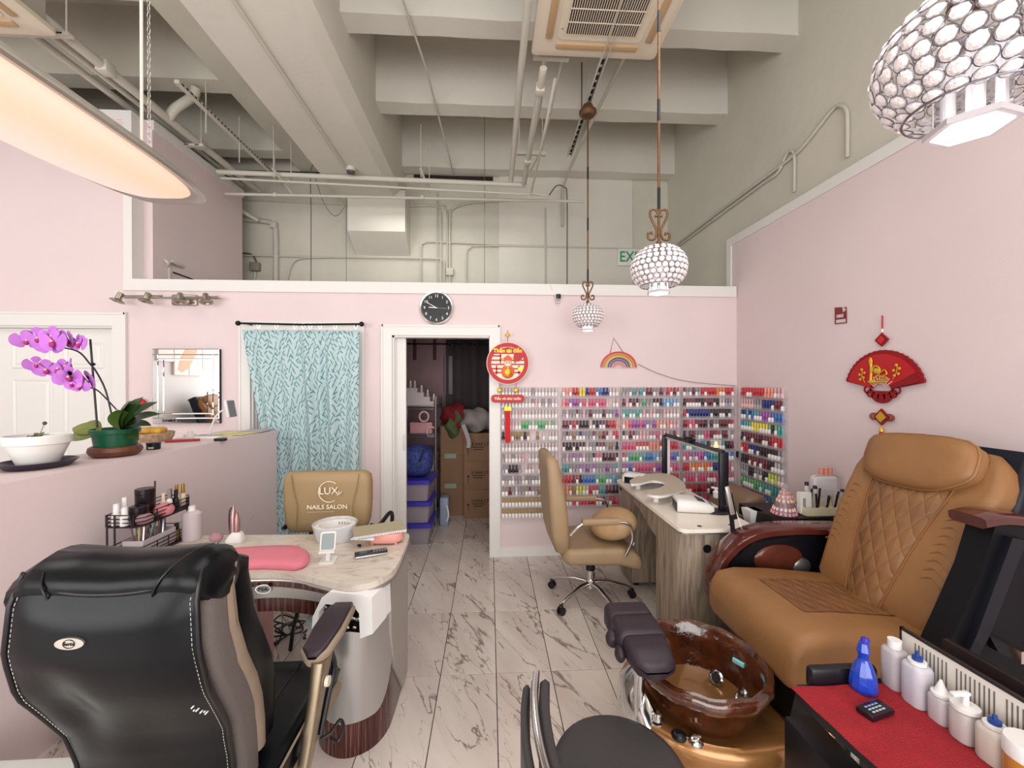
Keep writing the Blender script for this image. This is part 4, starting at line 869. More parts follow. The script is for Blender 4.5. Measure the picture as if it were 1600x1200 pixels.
# ---- exit sign on the rear wall, camera, neon rainbow, fire sign
ep = at(988, 401, Y=YR-.06); t = thing('exit_sign', 'white exit sign with green letters high on the rear concrete wall', 'sign', (ep.x, YR, ep.z-.12))
P0(g().rbox(-.20, .20, -.05, -.021, 0, .23, .01, white), 'case', t); P0(g().text('EXIT', .20, mat('exit_green', '#1f9a5a', .5), onback(0, -.052, .115), .003, .85, .002), 'lettering', t, 0)
vp_ = at(872, 465, Y=YB-.04); t = thing('security_camera', 'small white security camera with black lens under the wall cap', 'camera', (vp_.x, YB, vp_.z-.035))
P0(g().rbox(-.028, .028, -.05, -.015, .015, .07, .01, white), 'body', t); P0(g().rbox(-.022, .022, -.054, -.049, .022, .064, .008, black), 'lens', t); P0(g().lathe([(0, 0), (.022, 0), (.022, .008), (0, .02)], white, (0, -.022, -.01), 20), 'foot', t); P0(g().tube(bez([(-.0, -.012, .07), (-.03, -.01, .10), (-.06, -.022, .12), (-.07, -.022, .17)], 4), .0025, white, 6), 'cable', t)
rp_ = at(967, 574, Y=YB-.02); t = thing('rainbow_neon_sign', 'small neon rainbow sign hanging on a cord above the polish racks', 'sign', (rp_.x, YB, rp_.z-.01))
for k, (r_, hx_) in enumerate(((.165, 'd8402e'), (.143, 'e08a2e'), (.121, 'e6c23c'), (.099, '4a3a6a'), (.078, '5a4a8a'), (.058, 'e58f84'), (.038, 'e58f84'))):
    P0(g().tube([(r_*math.cos(a), -.018, .01+.86*r_*math.sin(a)) for a in [PI*j/24 for j in range(25)]], .0065 if k < 3 else .005, mat('neon_tube_'+hx_, '#'+hx_, .35), 8), 'neon_tube', t, 60)
P0(g().prism([(.178*math.cos(PI*j/24), .002+.87*.178*math.sin(PI*j/24)) for j in range(25)], -.01, -.006, mat('clear_backing', '#efe0e2', .2, alpha=.35), 'y'), 'backing', t)
P0(g().tube([(-.085, -.014, .13), (-.045, -.006, .285), (.05, -.014, .14)], .0025, mat('brown_cord', '#6a4a44', .7), 6), 'hanging_cord', t)
a_, b_ = at(997, 569, Y=YB-.012), at(1150, 603, Y=YB-.012); T(g().tube(bez([a_, at(1030, 584, Y=YB-.012), at(1075, 596, Y=YB-.012), b_], 6), .003, mat('grey_cord', '#8d7f80', .6), 6).build('neon_cord'), 'thin grey cord trailing from the neon rainbow to the corner', 'cord')
fp_ = at(1313, 492, X=XR-.01); t = thing('fire_sign', 'small peeling dark red fire extinguisher sign on the right wall', 'sign', (XR, fp_.y, fp_.z-.06))
P0(g().prism([(-.042, 0), (.048, .004), (.05, .118), (-.04, .105)], -.006, -.002, mat('fire_sign_red', '#7a1f24', .4), 'x'), 'plate', t, 0)
M1 = lambda y, z: Matrix.Translation((-.0075, y, z)) @ Matrix.Rotation(-PI/2, 4, 'Z') @ FRONT
P0(g().text('FIRE', .030, white, M1(.006, .052), .001, 1.0, .0006), 'lettering', t, 0); P0(g().prism([(-.036, .006), (.036, .010), (.036, .032), (-.036, .028)], -.008, -.006, mat('worn_label', '#cdbfba', .5), 'x').prism([(-.04, .085), (-.018, .075), (-.012, .11), (-.03, .10)], -.008, -.006, mat('worn_label'), 'x'), 'worn_patch', t, 0)
# ---- red round ornament beside the doorway
op = at(793, 568, Y=YB-.03); t = thing('round_lunar_ornament', 'round red and gold new-year hanging ornament with tassel beside the doorway', 'ornament', (op.x, YB-.035, op.z-.75))
O = .75
P0(disc(.192, -.040, -.030, mat('cream_edge', '#f0dcc8', .5), 48, 0, O), 'edge', t); gg = g(); gg.lathe([(.150, 0), (.186, 0), (.186, .006), (.150, .006), (.150, 0)], red, (0, 0, 0), 48); gg.xf(Matrix.Translation((0, -.040, O)) @ Matrix.Rotation(PI/2, 4, 'X')); P0(gg, 'ring', t)
gg = g()
for s_ in (-1, 1):
    for x0, x1, z0, z1 in ((.02, .15, -.016, -.004), (.06, .155, .022, .034), (.05, .15, -.055, -.043), (.06, .072, .0, .09), (.095, .107, -.10, -.02), (.06, .14, .06, .072), (.06, .12, -.09, -.078)): gg.box(min(s_*x0, s_*x1), max(s_*x0, s_*x1), -.044, -.038, O+z0, O+z1, red)
P0(gg, 'fretwork', t, 0)
P0(g().prism([(-.13, .085), (.12, .085), (.09, .125), (0, .147), (-.1, .12)], -.046, -.039, red, 'y').xf(Matrix.Translation((0, 0, O))), 'red_band', t)
P0(g().prism([(.045, .02), (.10, .015), (.14, .055), (.12, .10), (.06, .10)], -.048, -.040, red, 'y').xf(Matrix.Translation((0, 0, O))), 'lantern_shape', t)
P0(g().text('Thần tài đến', .048, gold, onback(0, -.048, O+.112), .003, 1.0, .0012), 'lettering', t, 0)
fig = g(); fig.ell((0, -.05, O-.075), (.058, .012, .062), mat('orange_robe', '#d9652b', .5), 20, 10); fig.ell((0, -.058, O-.078), (.030, .008, .045), gold, 16, 8)
for k in range(5): fig.tube([(-.025+.004*k, -.066, O-.05-.014*k), (.025+.004*k, -.066, O-.045-.014*k)], .002, red, 4)
fig.ell((0, -.052, O+.0), (.036, .014, .030), mat('figure_skin', '#efc1a4', .6), 18, 10); fig.ell((0, -.056, O-.018), (.026, .012, .014), white, 14, 8)
for s_ in (-1, 1): fig.ell((s_*.013, -.066, O+.006), (.004, .002, .004), black, 8, 6); fig.ell((s_*.045, -.052, O+.035), (.018, .008, .009), gold, 12, 6)
fig.prism([(-.038, .022), (.038, .022), (.030, .055), (.012, .062), (0, .078), (-.012, .062), (-.030, .055)], -.062, -.045, mat('crown_orange', '#cf4a26', .4), 'y').xf(Matrix.Identity(4)); 
n_ = len(fig.v)-14
for i in range(n_, len(fig.v)): a, b, c = fig.v[i]; fig.v[i] = (a, b, c+O)
P0(fig, 'gold_robed_figure', t); P0(g().prism([(.085, -.065), (.10, -.035), (.125, -.028), (.145, -.045), (.13, -.06), (.11, -.07)], -.05, -.042, gold, 'y').xf(Matrix.Translation((0, 0, O))), 'small_fan', t)
P0(g().tube([(0, -.03, O+.19), (0, -.03, O+.30)], .003, red, 6), 'top_cord', t); P0(g().ell((0, -.034, O+.255), (.026, .008, .012), gold, 14, 8).ell((0, -.036, O+.255), (.012, .01, .024), gold, 14, 8), 'gold_knot', t)
for s_ in (-1, 1): P0(g().tube([(s_*.075, -.03, O-.18), (s_*.075, -.03, O-.25)], .0025, red, 6), 'cord', t); P0(g().ell((s_*.075, -.034, O-.245), (.022, .008, .022), gold, 10, 6), 'gold_coin', t)
P0(g().loft([[(a, y, b) for a, b in rr(-.15, .15, O-.355, O-.285, .03)] for y in (-.038, -.030)], red), 'plaque', t); P0(g().text('Tiền vô như nước', .034, mat('cream_letters', '#f4e3c9', .6), onback(0, -.040, O-.32), .002, .95, .0008), 'plaque_lettering', t, 0)
P0(g().prism([(-.035, O-.425), (-.02, O-.375), (0, O-.40), (.02, O-.375), (.035, O-.425), (.0, O-.44)], -.036, -.030, gold, 'y'), 'gold_bow', t)
gg = g()
for k in range(9): gg.tube([(-.018+.0045*k, -.034, O-.43), (-.020+.005*k, -.032+.001*(k % 2), O-.72)], .0042, mat('red_silk', '#c4161c', .7), 5)
tt_ = P0(gg, 'tassel', t); tt_['kind'] = 'stuff'
# ---- red fan ornament on right wall
fq = at(1377, 590, X=XR-.02); t = thing('fan_lunar_ornament', 'red folding fan shaped new-year ornament with gold lettering on the right wall', 'ornament', (XR, fq.y, fq.z-.5)); O = .5
def SX(gg): return gg.xf(Matrix.Rotation(-PI/2, 4, 'Z'))     # built facing -Y, turned to face -X
def fan(R0, R1, a0, a1, y0, y1, m_, sc_n=0, cz=0.0):
    pts = [(R1*(1+(.02*abs(math.sin(sc_n*PI*j/60)) if sc_n else 0))*math.cos(a), cz+R1*(1+(.02*abs(math.sin(sc_n*PI*j/60)) if sc_n else 0))*math.sin(a)*.98) for j, a in enumerate([a0+(a1-a0)*j/60 for j in range(61)])]
    pts += [(R0*math.cos(a), cz+R0*math.sin(a)) for a in [a1+(a0-a1)*j/20 for j in range(21)]]
    return g().prism([(a, O-.08+b) for a, b in pts], y0, y1, m_, 'y')
dred = mat('dark_red_velvet', '#8e1018', .8, bump=.8, bscale=120); r3 = math.radians
P0(SX(fan(.06, .245, r3(12), r3(166), -.020, -.010, dred, 20)), 'fan_leaf', t, 20)
P0(SX(fan(.07, .225, r3(28), r3(164), -.028, -.020, red, 0)), 'inner_fan', t, 20)
P0(SX(fan(.07, .215, r3(14), r3(30), -.026, -.019, dred, 6)), 'fan_fold', t, 20)
gg = g()
for j in range(9):
    a = r3(38+104*j/8); gg.obox((.068*math.cos(a), -.030, O-.08+.068*math.sin(a)), (.052, .003, .006), Matrix.Rotation(-a, 4, 'Y'), mat('pink_ribs', '#e3a39c', .5))
P0(SX(gg), 'rib', t)['kind'] = 'stuff'
gg = g()
for k in range(7): a = r3(200+140*k/6); gg.lathe([(.016, 0), (.026, 0), (.026, .004), (.016, .004), (.016, 0)], dred, (0, 0, 0), 16)
vs_ = gg.v; n_ = len(vs_)//7
for k in range(7):
    a = r3(198+144*k/6)
    for i in range(k*n_, (k+1)*n_): x, y, z = vs_[i]; vs_[i] = (x+.075*math.cos(a)*1.25, -.016-z, O-.055+y+.06*math.sin(a))
P0(SX(gg), 'lace_rosette', t)['kind'] = 'stuff'
P0(SX(fan(0, .075, r3(180), r3(360), -.018, -.012, dred)), 'lower_lace', t, 20)
gg = g()
gg.tube(bez([(-.055, -.031, O+.085), (-.052, -.031, O+.04), (-.055, -.031, O-.02), (-.035, -.031, O-.028), (.04, -.031, O-.022)], 5), .007, gold, 8)
gg.tube(bez([(-.05, -.032, O+.03), (-.03, -.032, O+.07), (.0, -.032, O+.055), (-.005, -.032, O+.02), (-.03, -.032, O+.0)], 5), .005, gold, 8)
gg.tube(bez([(-.005, -.033, O+.02), (.03, -.033, O+.045), (.045, -.033, O+.02), (.01, -.033, O+.005), (.04, -.033, O+.0), (.05, -.033, O-.012), (-.01, -.033, O-.012)], 5), .004, gold, 8)
gg.ell((-.057, -.032, O+.10), (.012, .004, .024), gold, 12, 8); gg.ell((-.02, -.033, O+.04), (.018, .004, .018), gold, 12, 8); gg.ell((-.05, -.033, O-.025), (.018, .004, .014), gold, 12, 8)
P0(SX(gg), 'gold_calligraphy', t)
for s_, x, z in ((-1, -.115, .0), (1, .10, .02)):
    gg = g(); gg.tube(bez([(x+.02*s_*-1, -.031, O+z-.03), (x, -.031, O+z+.01), (x+.006, -.031, O+z+.055)], 4), .002, gold, 5)
    for dx, dz in ((.0, .05), (-.015, .02), (.018, .03), (-.01, -.01), (.012, .0)): gg.ell((x+dx, -.033, O+z+dz), (.009, .003, .009), gold, 8, 6)
    P0(SX(gg), 'blossom_sprig', t)
P0(SX(g().prism([(0, O+.185), (.042, O+.225), (0, O+.265), (-.042, O+.225)], -.022, -.012, dred, 'y').prism([(0, O+.20), (.024, O+.225), (0, O+.25), (-.024, O+.225)], -.026, -.022, mat('bright_red', '#c0222a', .5), 'y')), 'top_diamond', t)
P0(SX(g().tube([(0, -.015, O+.265), (0, -.015, O+.37)], .004, red, 6)), 'top_cord', t); P0(SX(g().cyl((0, -.015, O+.27), (0, -.015, O+.29), .005, white)), 'bead', t)
gg = g(); gg.prism([(0, O-.285), (.048, O-.235), (0, O-.185), (-.048, O-.235)], -.022, -.012, dred, 'y'); P0(SX(gg), 'lower_diamond', t)
P0(SX(g().prism([(0, O-.268), (.032, O-.235), (0, O-.202), (-.032, O-.235)], -.026, -.022, gold, 'y')), 'gold_diamond', t)
for s_ in (-1, 1):
    gg = g()
    for r_ in (.012, .019, .026): gg.tube([(s_*.048+r_*math.cos(a)*1.1, -.017, O-.235+r_*.8*math.sin(a)) for a in [2*PI*j/18 for j in range(18)]], .0022, dred, 5, closed=True)
    P0(SX(gg), 'loop', t)
P0(SX(g().lathe([(.006, 0), (.011, .004), (.010, .02), (.004, .028)], gold, (0, -.018, O-.325), 12)), 'tassel_cap', t)
gg = g()
for k in range(8): a = 2*PI*k/8; gg.tube([(.006*math.cos(a), -.018+.006*math.sin(a), O-.322), (.010*math.cos(a), -.018+.008*math.sin(a), O-.47)], .0042, mat('red_silk'), 5)
P0(SX(gg), 'tassel', t)['kind'] = 'stuff'
# ---- four-spot light bar above mirror
sb = at(260, 465, Y=YB-.1); t = thing('spotlight_bar', 'brushed nickel wall bar with four small spotlights above the mirror', 'lamp', (sb.x, YB, sb.z-.05))
nick = mat('brushed_nickel', '#a39b8e', .3, metal=.9)
x_ = lambda px: at(px, 465, Y=YB-.1).x-sb.x
P0(g().rbox(x_(256), x_(297), -.022, -.0, .0, .095, .012, nick), 'wall_plate', t)
P0(g().tube([(x_(188), -.09, .062), (x_(252), -.09, .066)], .007, nick, 8).tube([(x_(248), -.09, .05), (x_(340), -.09, .064)], .007, nick, 8).tube([(x_(190), -.075, .05), (x_(342), -.075, .052)], .005, nick, 8).cyl((x_(276), -.02, .055), (x_(276), -.09, .055), .009, nick), 'bar', t)
for px, ti in ((187, .25), (231, .1), (283, -.1), (324, -.25)):
    x = x_(px); gg = g(); gg.lathe([(0, .06), (.020, .058), (.022, .05), (.024, .0), (.05, -.014), (.052, -.022), (.036, -.024), (.030, -.014), (0, -.012)], nick, (0, 0, 0), 24); gg.xf(Matrix.Translation((x, -.115, .03)) @ Matrix.Rotation(ti, 4, 'Y') @ Matrix.Rotation(-.25, 4, 'X')); P0(gg, 'spot_head', t)
# ---- mirror
m0, m1 = at(238, 545, Y=YB-.03), at(343, 672, Y=YB-.03); MX0, MX1, MZ0, MZ1 = m0.x, m1.x, 1.245, m0.z
t = thing('wall_mirror', 'rectangular silver-edged wall mirror with strip border beside the orchid', 'mirror', ((MX0+MX1)/2, YB, MZ0)); W_, H_ = MX1-MX0, MZ1-MZ0; mir = mat('mirror_glass', '#f4f4f4', .015, metal=1)
P0(g().box(-W_/2, W_/2, -.028, -.002, 0, H_, black), 'backing', t); cw, sw, b0 = .10*1, .045, .04
def pane(x0, x1, z0, z1, nm='mirror_strip'):
    q = g(); e = .004; q.loft([[(x0, -.029, z0), (x1, -.029, z0), (x1, -.029, z1), (x0, -.029, z1)], [(x0, -.032, z0), (x1, -.032, z0), (x1, -.032, z1), (x0, -.032, z1)], [(x0+e, -.034, z0+e), (x1-e, -.034, z0+e), (x1-e, -.034, z1-e), (x0+e, -.034, z1-e)]], mir); P0(q, nm, t, 0)
a = W_/2; xs = [-a, -a+.05, -a+.098, a-.098, a-.05, a]; zs_ = [0, .05, .09, H_-.09, H_-.05, H_]; gp = .0015
pane(xs[2]+gp, xs[3]-gp, zs_[2]+gp, zs_[3]-gp, 'centre_pane')
for i in (0, 1): 
    pane(xs[i]+gp, xs[i+1]-gp, zs_[i+1]+gp, zs_[4-i]-gp); pane(xs[4-i]+gp, xs[5-i]-gp, zs_[i+1]+gp, zs_[4-i]-gp)
    pane(xs[i]+gp, xs[5-i]-gp, zs_[i]+gp, zs_[i+1]-gp); pane(xs[i]+gp, xs[5-i]-gp, zs_[4-i]+gp, zs_[5-i]-gp)
P0(g().text('DAMN! YOU LOOK GOOD', .034, black, onback(.01, -.036, .026), .001, 1.0, .0006), 'lettering', t, 0)
# ---- curtain with rod
r0, r1 = at(372, 505, Y=YB-.1), at(565, 507, Y=YB-.1); t = thing('curtain_rod', 'black curtain rod with round finials over the side doorway', 'curtain rod', ((r0.x+r1.x)/2, YB, r0.z-.03)); L = t.location
hl = (r1.x-r0.x)/2; P0(g().tube([(-hl, -.10, .03), (0, -.10, .022), (hl, -.10, .03)], .009, blackm, 8), 'rod', t)
for s_ in (-1, 1): P0(g().ell((s_*hl, -.10, .03), (.022, .022, .022), blackm, 14, 10), 'finial', t); P0(g().tube([(s_*(hl-.07), -.10, .026), (s_*(hl-.07), -.0, .026)], .006, blackm, 6), 'bracket', t)
for px in (378, 404, 432, 461, 474, 485, 500, 524, 556):
    x = at(px, 507, Y=YB-.1).x-L.x; P0(g().tube([(x+.012*math.sin(q), -.10, .010+.024*math.cos(q)) for q in [2*PI*k/14 for k in range(14)]], .0018, chrome, 5, closed=True), 'ring', t)
ct_ = g(); nx, nz = 90, 30; vs = []; XLc, XRc = at(378, 513, Y=YB-.1).x, at(562, 513, Y=YB-.1).x
for i in range(nz):
    v_ = i/(nz-1); z = 2.065-1.99*v_+0
    for j in range(nx):
        u_ = j/(nx-1); xl = XLc+(.09*min(1, v_*2.2)+.13*v_); xr_ = XRc-.02*v_
        x = xl+(xr_-xl)*u_+.012*math.sin(u_*25)*v_
        fold = .022*math.sin(u_*31+1.5*v_)+.018*math.sin(u_*57)*math.exp(-((u_-.62)/.15)**2)*1.6+.012*math.sin(u_*13+3)
        zz = z-.012*abs(math.sin(u_*26))*(1-v_)**6; vs.append((x, YB-.10+fold*(.4+.6*min(1, v_*4)), zz))
fs = [(i*nx+j, i*nx+j+1, (i+1)*nx+j+1, (i+1)*nx+j) for i in range(nz-1) for j in range(nx-1)]
me = bpy.data.meshes.new('leaf_curtain'); off = Vector((sum((XLc, XRc))/2, YB-.1, .07)); me.from_pydata([Vector(v)-off for v in vs], [], fs); me.materials.append(curt_m)
uv = me.uv_layers.new(name='UVMap')
for lp in me.loops: k = lp.vertex_index; uv.data[lp.index].uv = ((k % nx)/(nx-1)*1.15, (1-(k//nx)/(nz-1))*1.99)
me.polygons.foreach_set('use_smooth', [True]*len(fs)); o_ = bpy.data.objects.new('leaf_curtain', me); C.objects.link(o_); o_.location = off
md = o_.modifiers.new('thick', 'SOLIDIFY'); md.thickness = .002; T(o_, 'pale aqua curtain printed with teal leaves hanging beside the storage doorway', 'curtain')
# ---- crystal pendant lamps
crys = mat('crystal_bead', '#e6dcdc', .08, emit=.12, coat=1, bump=.6, bscale=90); glow = mat('lamp_core_glow', '#fff6f2', .3, emit=1.6); ringm = mat('silver_wire', '#8e8b93', .25, metal=.9)
RGB_ = .125; HB = .100
def globe_pts():
    out = []; rows = 9
    for i in range(rows):
        t_ = math.radians(62-(62+52)*i/(rows-1)); rad = RGB_*math.cos(t_)**.8; n_ = max(10, round(2*PI*rad/.0285))
        for k in range(n_): q = 2*PI*(k+.5*(i % 2))/n_; nrm = Vector((math.cos(t_)*math.cos(q)*HB/RGB_*1.0, math.cos(t_)*math.sin(q), math.sin(t_)*1.25)).normalized(); out.append((Vector((rad*math.cos(q), rad*math.sin(q), HB*math.sin(t_))), nrm))
    return out
cq = g(); cq.ell((0, 0, 0), (.0125, .0125, .006), crys, 8, 5); cq.tube([(.0138*math.cos(2*PI*k/16), .0138*math.sin(2*PI*k/16), 0) for k in range(16)], .0009, ringm, 4, closed=True); crys_me, _ = cq.mesh('crystal', 25)
def pendant(y, label, fine):
    zc = 2.15; t = thing('crystal_pendant_lamp', label, 'lamp', (.806, y, zc-.1), 0, 'row of crystal pendant lamps'); z_ = .1
    gp_ = globe_pts()
    if fine:
        for p, n_ in gp_:
            o = bpy.data.objects.new('crystal', crys_me); C.objects.link(o); o.parent = t; o.location = p+Vector((0, 0, z_)); o.rotation_euler = n_.to_track_quat('Z', 'Y').to_euler()
    else:
        q = g()
        for p, n_ in gp_:
            M_ = Matrix.Translation(p+Vector((0, 0, z_))) @ n_.to_track_quat('Z', 'Y').to_matrix().to_4x4(); n0 = len(q.v)
            for f, mi_ in zip(cq.f, cq.m): q.f.append(tuple(i+n0 for i in f)); q.m.append(q.mi(cq.mats[mi_]))
            q.v += [tuple(M_ @ Vector(v)) for v in cq.v]
        o = P0(q, 'crystal_shade', t, 25); o['kind'] = 'stuff'
    rb = RGB_*math.cos(math.radians(52))**.8; P0(g().tube([(rb*math.cos(2*PI*k/32), rb*math.sin(2*PI*k/32), z_+HB*math.sin(math.radians(-58))) for k in range(32)], .0022, ringm, 6, closed=True), 'shade_rim', t)
    q = g(); q.lathe([(.040, .0), (.040, .12)], mat('fluted_crystal', '#f3eef2', .1, emit=.3), (0, 0, -.010), 24); 
    for k in range(16): a = 2*PI*k/16; q.cyl((.041*math.cos(a), .041*math.sin(a), -.012), (.041*math.cos(a), .041*math.sin(a), .11), .0065 if k % 2 else .004, chrome if k % 2 else mat('fluted_crystal'), n=8)
    P0(q, 'crystal_core', t)
    P0(g().prism([(.058*math.cos(PI/3*k+.2), .058*math.sin(PI/3*k+.2)) for k in range(6)], -.022, -.012, mat('plate_grey', '#b9b2b6', .3)), 'core_plate', t); P0(g().prism([(.048*math.cos(PI/3*k+.2), .048*math.sin(PI/3*k+.2)) for k in range(6)], -.0235, -.022, glow), 'light_disc', t)
    P0(g().lathe([(.03, .19), (.028, .20), (.012, .21), (.012, .225)], bronze, n=16), 'shade_cap', t)
    for s_ in (-1, 1):
        P0(g().tube([Vector((s_*a_, 0, b_)) for a_, b_ in [(p.x, p.z) for p in bez([(.018, 0, .345), (.006, 0, .350), (.010, 0, .372), (.034, 0, .378), (.042, 0, .350), (.022, 0, .305), (.010, 0, .275), (.020, 0, .238), (.048, 0, .236), (.052, 0, .262), (.036, 0, .268), (.032, 0, .256)], 4)]], .006, bronze, 8), 'scroll', t, 60)
    P0(g().cyl((0, 0, .21), (0, 0, 1.76), .0065, bronze, n=10), 'rod', t)
    for z in (.38, .80, 1.22): P0(g().cyl((0, 0, z), (0, 0, z+.10), .0078, black, n=10), 'rod_joint', t)
    P0(g().lathe([(0, 1.72), (.05, 1.73), (.072, 1.755), (.072, 1.77), (.05, 1.785), (.04, 1.82), (0, 1.83)], bronze, n=28), 'canopy', t)
    lt = bpy.data.lights.new('pendant_bulb', 'POINT'); lt.energy = .25; lt.shadow_soft_size = .05; lt.color = (1, .95, .95); lo = bpy.data.objects.new('pendant_bulb', lt); C.objects.link(lo); lo.parent = t; lo.location = (0, 0, -.09)
    return t
pendant(3.3, 'farthest and smallest-looking crystal ball pendant lamp, above the tan chair', False)
pendant(1.9, 'middle crystal ball pendant lamp, in front of the exit sign', False)
pendant(.64, 'nearest crystal ball pendant lamp with fluted core, cut by the top right', True)
# unistrut channel holding the pendants
gg = g(); gg.box(.79, .832, -.4, 4.1, 3.915, 3.92, pipe_m); gg.box(.79, .794, -.4, 4.1, 3.88, 3.92, pipe_m); gg.box(.828, .832, -.4, 4.1, 3.88, 3.92, pipe_m)
gg.box(.795, .827, -.4, 4.1, 3.914, 3.9148, mat('channel_shadow', '#26201f', .8))
for k in range(60): gg.box(.798, .824, 4.05-k*.075, 4.075-k*.075, 3.9135, 3.914, pipe_m)
so = gg.build('ceiling_channel'); T(so, 'slotted steel channel hung under the joists, carrying the pendant lamps', 'channel')
# ---- suspended fluorescent fixture at left
lf = thing('linear_light', 'long curved fluorescent ceiling light glowing peach, hung on chains at upper left', 'lamp', (-1.50, 1.15, 2.40))
dm = mat('lit_diffuser', '#ffd3b8', .5, emit=1.0)
nt = dm.node_tree; bs_ = nt.nodes['Principled BSDF']; bs_.inputs['Base Color'].default_value = lin('#c9b2a6')
v = coords(dm); sp_ = N(dm, 'ShaderNodeSeparateXYZ'); nt.links.new(v, sp_.inputs[0])
nt.links.new(ramp(dm, math_n(dm, 'MULTIPLY_ADD', sp_.outputs[0], 2.3, .5), [(0, '#f0cfc4'), (.35, '#f8d5c8'), (.75, '#ffcda9'), (1, '#ffdcc4')]), bs_.inputs['Emission Color']); bs_.inputs['Emission Strength'].default_value = .70
q = g(); q.ell((0, -.15, .075), (.205, 1.0, .075), dm, 48, 16, 1, .5); q.v = [(a, b, min(c, .075)) for a, b, c in q.v]; P0(q, 'diffuser', lf, 60)
q = g(); P_ = []
def plan(ax, ay, e, n_=64): return [(ax*math.copysign(abs(math.cos(2*PI*k/n_))**e, math.cos(2*PI*k/n_)), -.15+ay*math.copysign(abs(math.sin(2*PI*k/n_))**e, math.sin(2*PI*k/n_))) for k in range(n_)]
q.loft([[(a, b, z) for a, b in plan(x, y, .5)] for x, y, z in ((.205, 1.0, .072), (.225, 1.06, .066), (.232, 1.075, .075), (.21, 1.04, .11), (.10, .9, .135))], mat('satin_metal', '#bdb8b0', .3, metal=.7)); P0(q, 'metal_tray', lf, 50)
for yy in (.70, -1.0):
    q = g(); q.cyl((.0, yy, .13), (0, yy, 2.5), .006, mat('white_sleeve', '#d8cfc6', .5), n=8); P0(q, 'hanger_rod', lf)
    q = g()
    for k in range(75):
        z = .14+k*.031; c_ = (.03, yy, z); q.tube([(c_[0]+(.006*math.cos(a) if k % 2 else 0), c_[1]+(0 if k % 2 else .006*math.cos(a)), c_[2]+.018*math.sin(a)) for a in [2*PI*j/8 for j in range(8)]], .0016, steel, 4, closed=True)
    o_ = P0(q, 'chain', lf); o_['kind'] = 'stuff'
# ---- ceiling cassette air conditioners
def cassette(x, y, label):
    t = thing('ceiling_air_conditioner', label, 'air conditioner', (x, y, 3.9), 0, 'ceiling cassettes'); cr = mat('aged_cream_plastic', '#d8ccb8', .45); sl = mat('louvre_tan', '#b99a74', .5)
    P0(g().loft([[(a, b, z) for a, b in rr(-h_, h_, -h_, h_, .03)] for h_, z in ((.40, .0), (.44, .01), (.44, .04), (.42, .05))], cr), 'panel', t)
    P0(g().box(-.40, .40, -.40, .40, .05, .42, mat('cassette_box', '#a9a296', .6)), 'casing', t)
    for k in range(4):
        q = g(); q.rbox(-.28, .28, .315, .36, -.010, .004, .004, sl); q.xf(Matrix.Rotation(k*PI/2, 4, 'Z')); P0(q, 'air_vane', t)
    q = g(); q.loft([[(a, b, z) for a, b in rr(-.285, .285, -.285, .285, .04)] for z in (-.006, .001)], cr); P0(q, 'grille_frame', t)
    P0(g().box(-.235, .235, -.235, .235, -.0075, -.006, mat('grille_dark', '#3a2e2a', .8)), 'grille_opening', t)
    for k in range(32): P0(g().box(-.235+.0149*k, -.235+.0149*k+.0045, -.235, .235, -.014, -.007, cr), 'grille_slat', t, 0)
    for k in range(1, 5): P0(g().box(-.235, .235, -.235+.094*k-.003, -.235+.094*k+.003, -.016, -.012, cr), 'grille_bar', t, 0)
    P0(g().ell((-.26, -.16, -.008), (.007, .007, .003), black, 8, 6).ell((-.26, .20, -.008), (.004, .004, .003), black, 8, 6), 'indicator', t)
    return t
ac1 = cassette(.735, 2.42, 'square cream ceiling air conditioner with slatted grille, top centre behind the channel')
ac2 = clone(ac1, 'cream ceiling air conditioner corner at the top left edge', (-3.30, 2.44, 3.9))
# ---- pipes and conduits
def pipe(name, label, pts, r, cat='pipe', m_=None, n=3, parts=()):
    q = g().tube(bez(pts, n) if n > 1 else pts, r, m_ or pipe_m, 8); o = q.build(name, None, 60); T(o, label, cat); return o
def clampon(o, pts, r):
    for p in pts: onto(o, g().obox(p, (r*2.6, r*2.6, r*2.6), Matrix.Identity(4), pipe_m, r*.4).build('pipe_clamp'))
Yp = 4.6
e1 = [at(340, 271, Y=Yp), at(560, 277.5, Y=Yp), at(806, 287, Y=Yp), at(818, 285, Y=Yp), at(820, 276, Y=Yp)]
zz = e1[1].z; X_ = at(818, 285, Y=Yp).x
o = pipe('sprinkler_pipe', 'thick white pipe crossing below the joists and turning toward the front', [(e1[0].x, Yp, zz+.02), (X_-.25, Yp, zz-.03), (X_-.05, Yp, zz-.03), (X_, Yp-.05, zz-.03), (X_, Yp-.4, zz-.03), (X_, 3.5, zz-.03), (X_, 2.98, zz-.03), (X_, 2.90, zz-.02)], .028)
clampon(o, [(X_, 4.1, zz-.03), (X_, 3.1, zz-.03)], .028)
pipe('ceiling_pipe', 'thick painted pipe running front to back just left of the air conditioner', [(.235, .6, 3.90), (.235, 3.0, 3.90), (.245, 4.56, 3.88), (.245, 4.6, 3.86)], .026, n=1)
q1 = at(350, 282, Y=Yp); o = pipe('conduit_pipe', 'thinner white conduit running just beneath the thick crossing pipe', [(q1.x, Yp-.05, q1.z), (X_+.02, Yp-.05, q1.z-.09), (X_+.07, Yp-.08, q1.z-.09), (X_+.08, Yp-.2, q1.z-.08), (X_+.08, 3.4, q1.z-.08), (X_+.10, 3.0, q1.z+.05)], .012)
q1 = at(352, 303, Y=4.78); q2 = at(912, 315, Y=4.78); o = pipe('lower_conduit', 'white horizontal conduit along the rear wall below the crossing pipes', [q1, (q1+q2)/2, q2], .017)
clampon(o, [at(430, 305, Y=4.78), at(660, 309, Y=4.78)], .017)
Yw = YR-.03
def WP(*pp): return [at(x, y, Y=Yw) for x, y in pp]
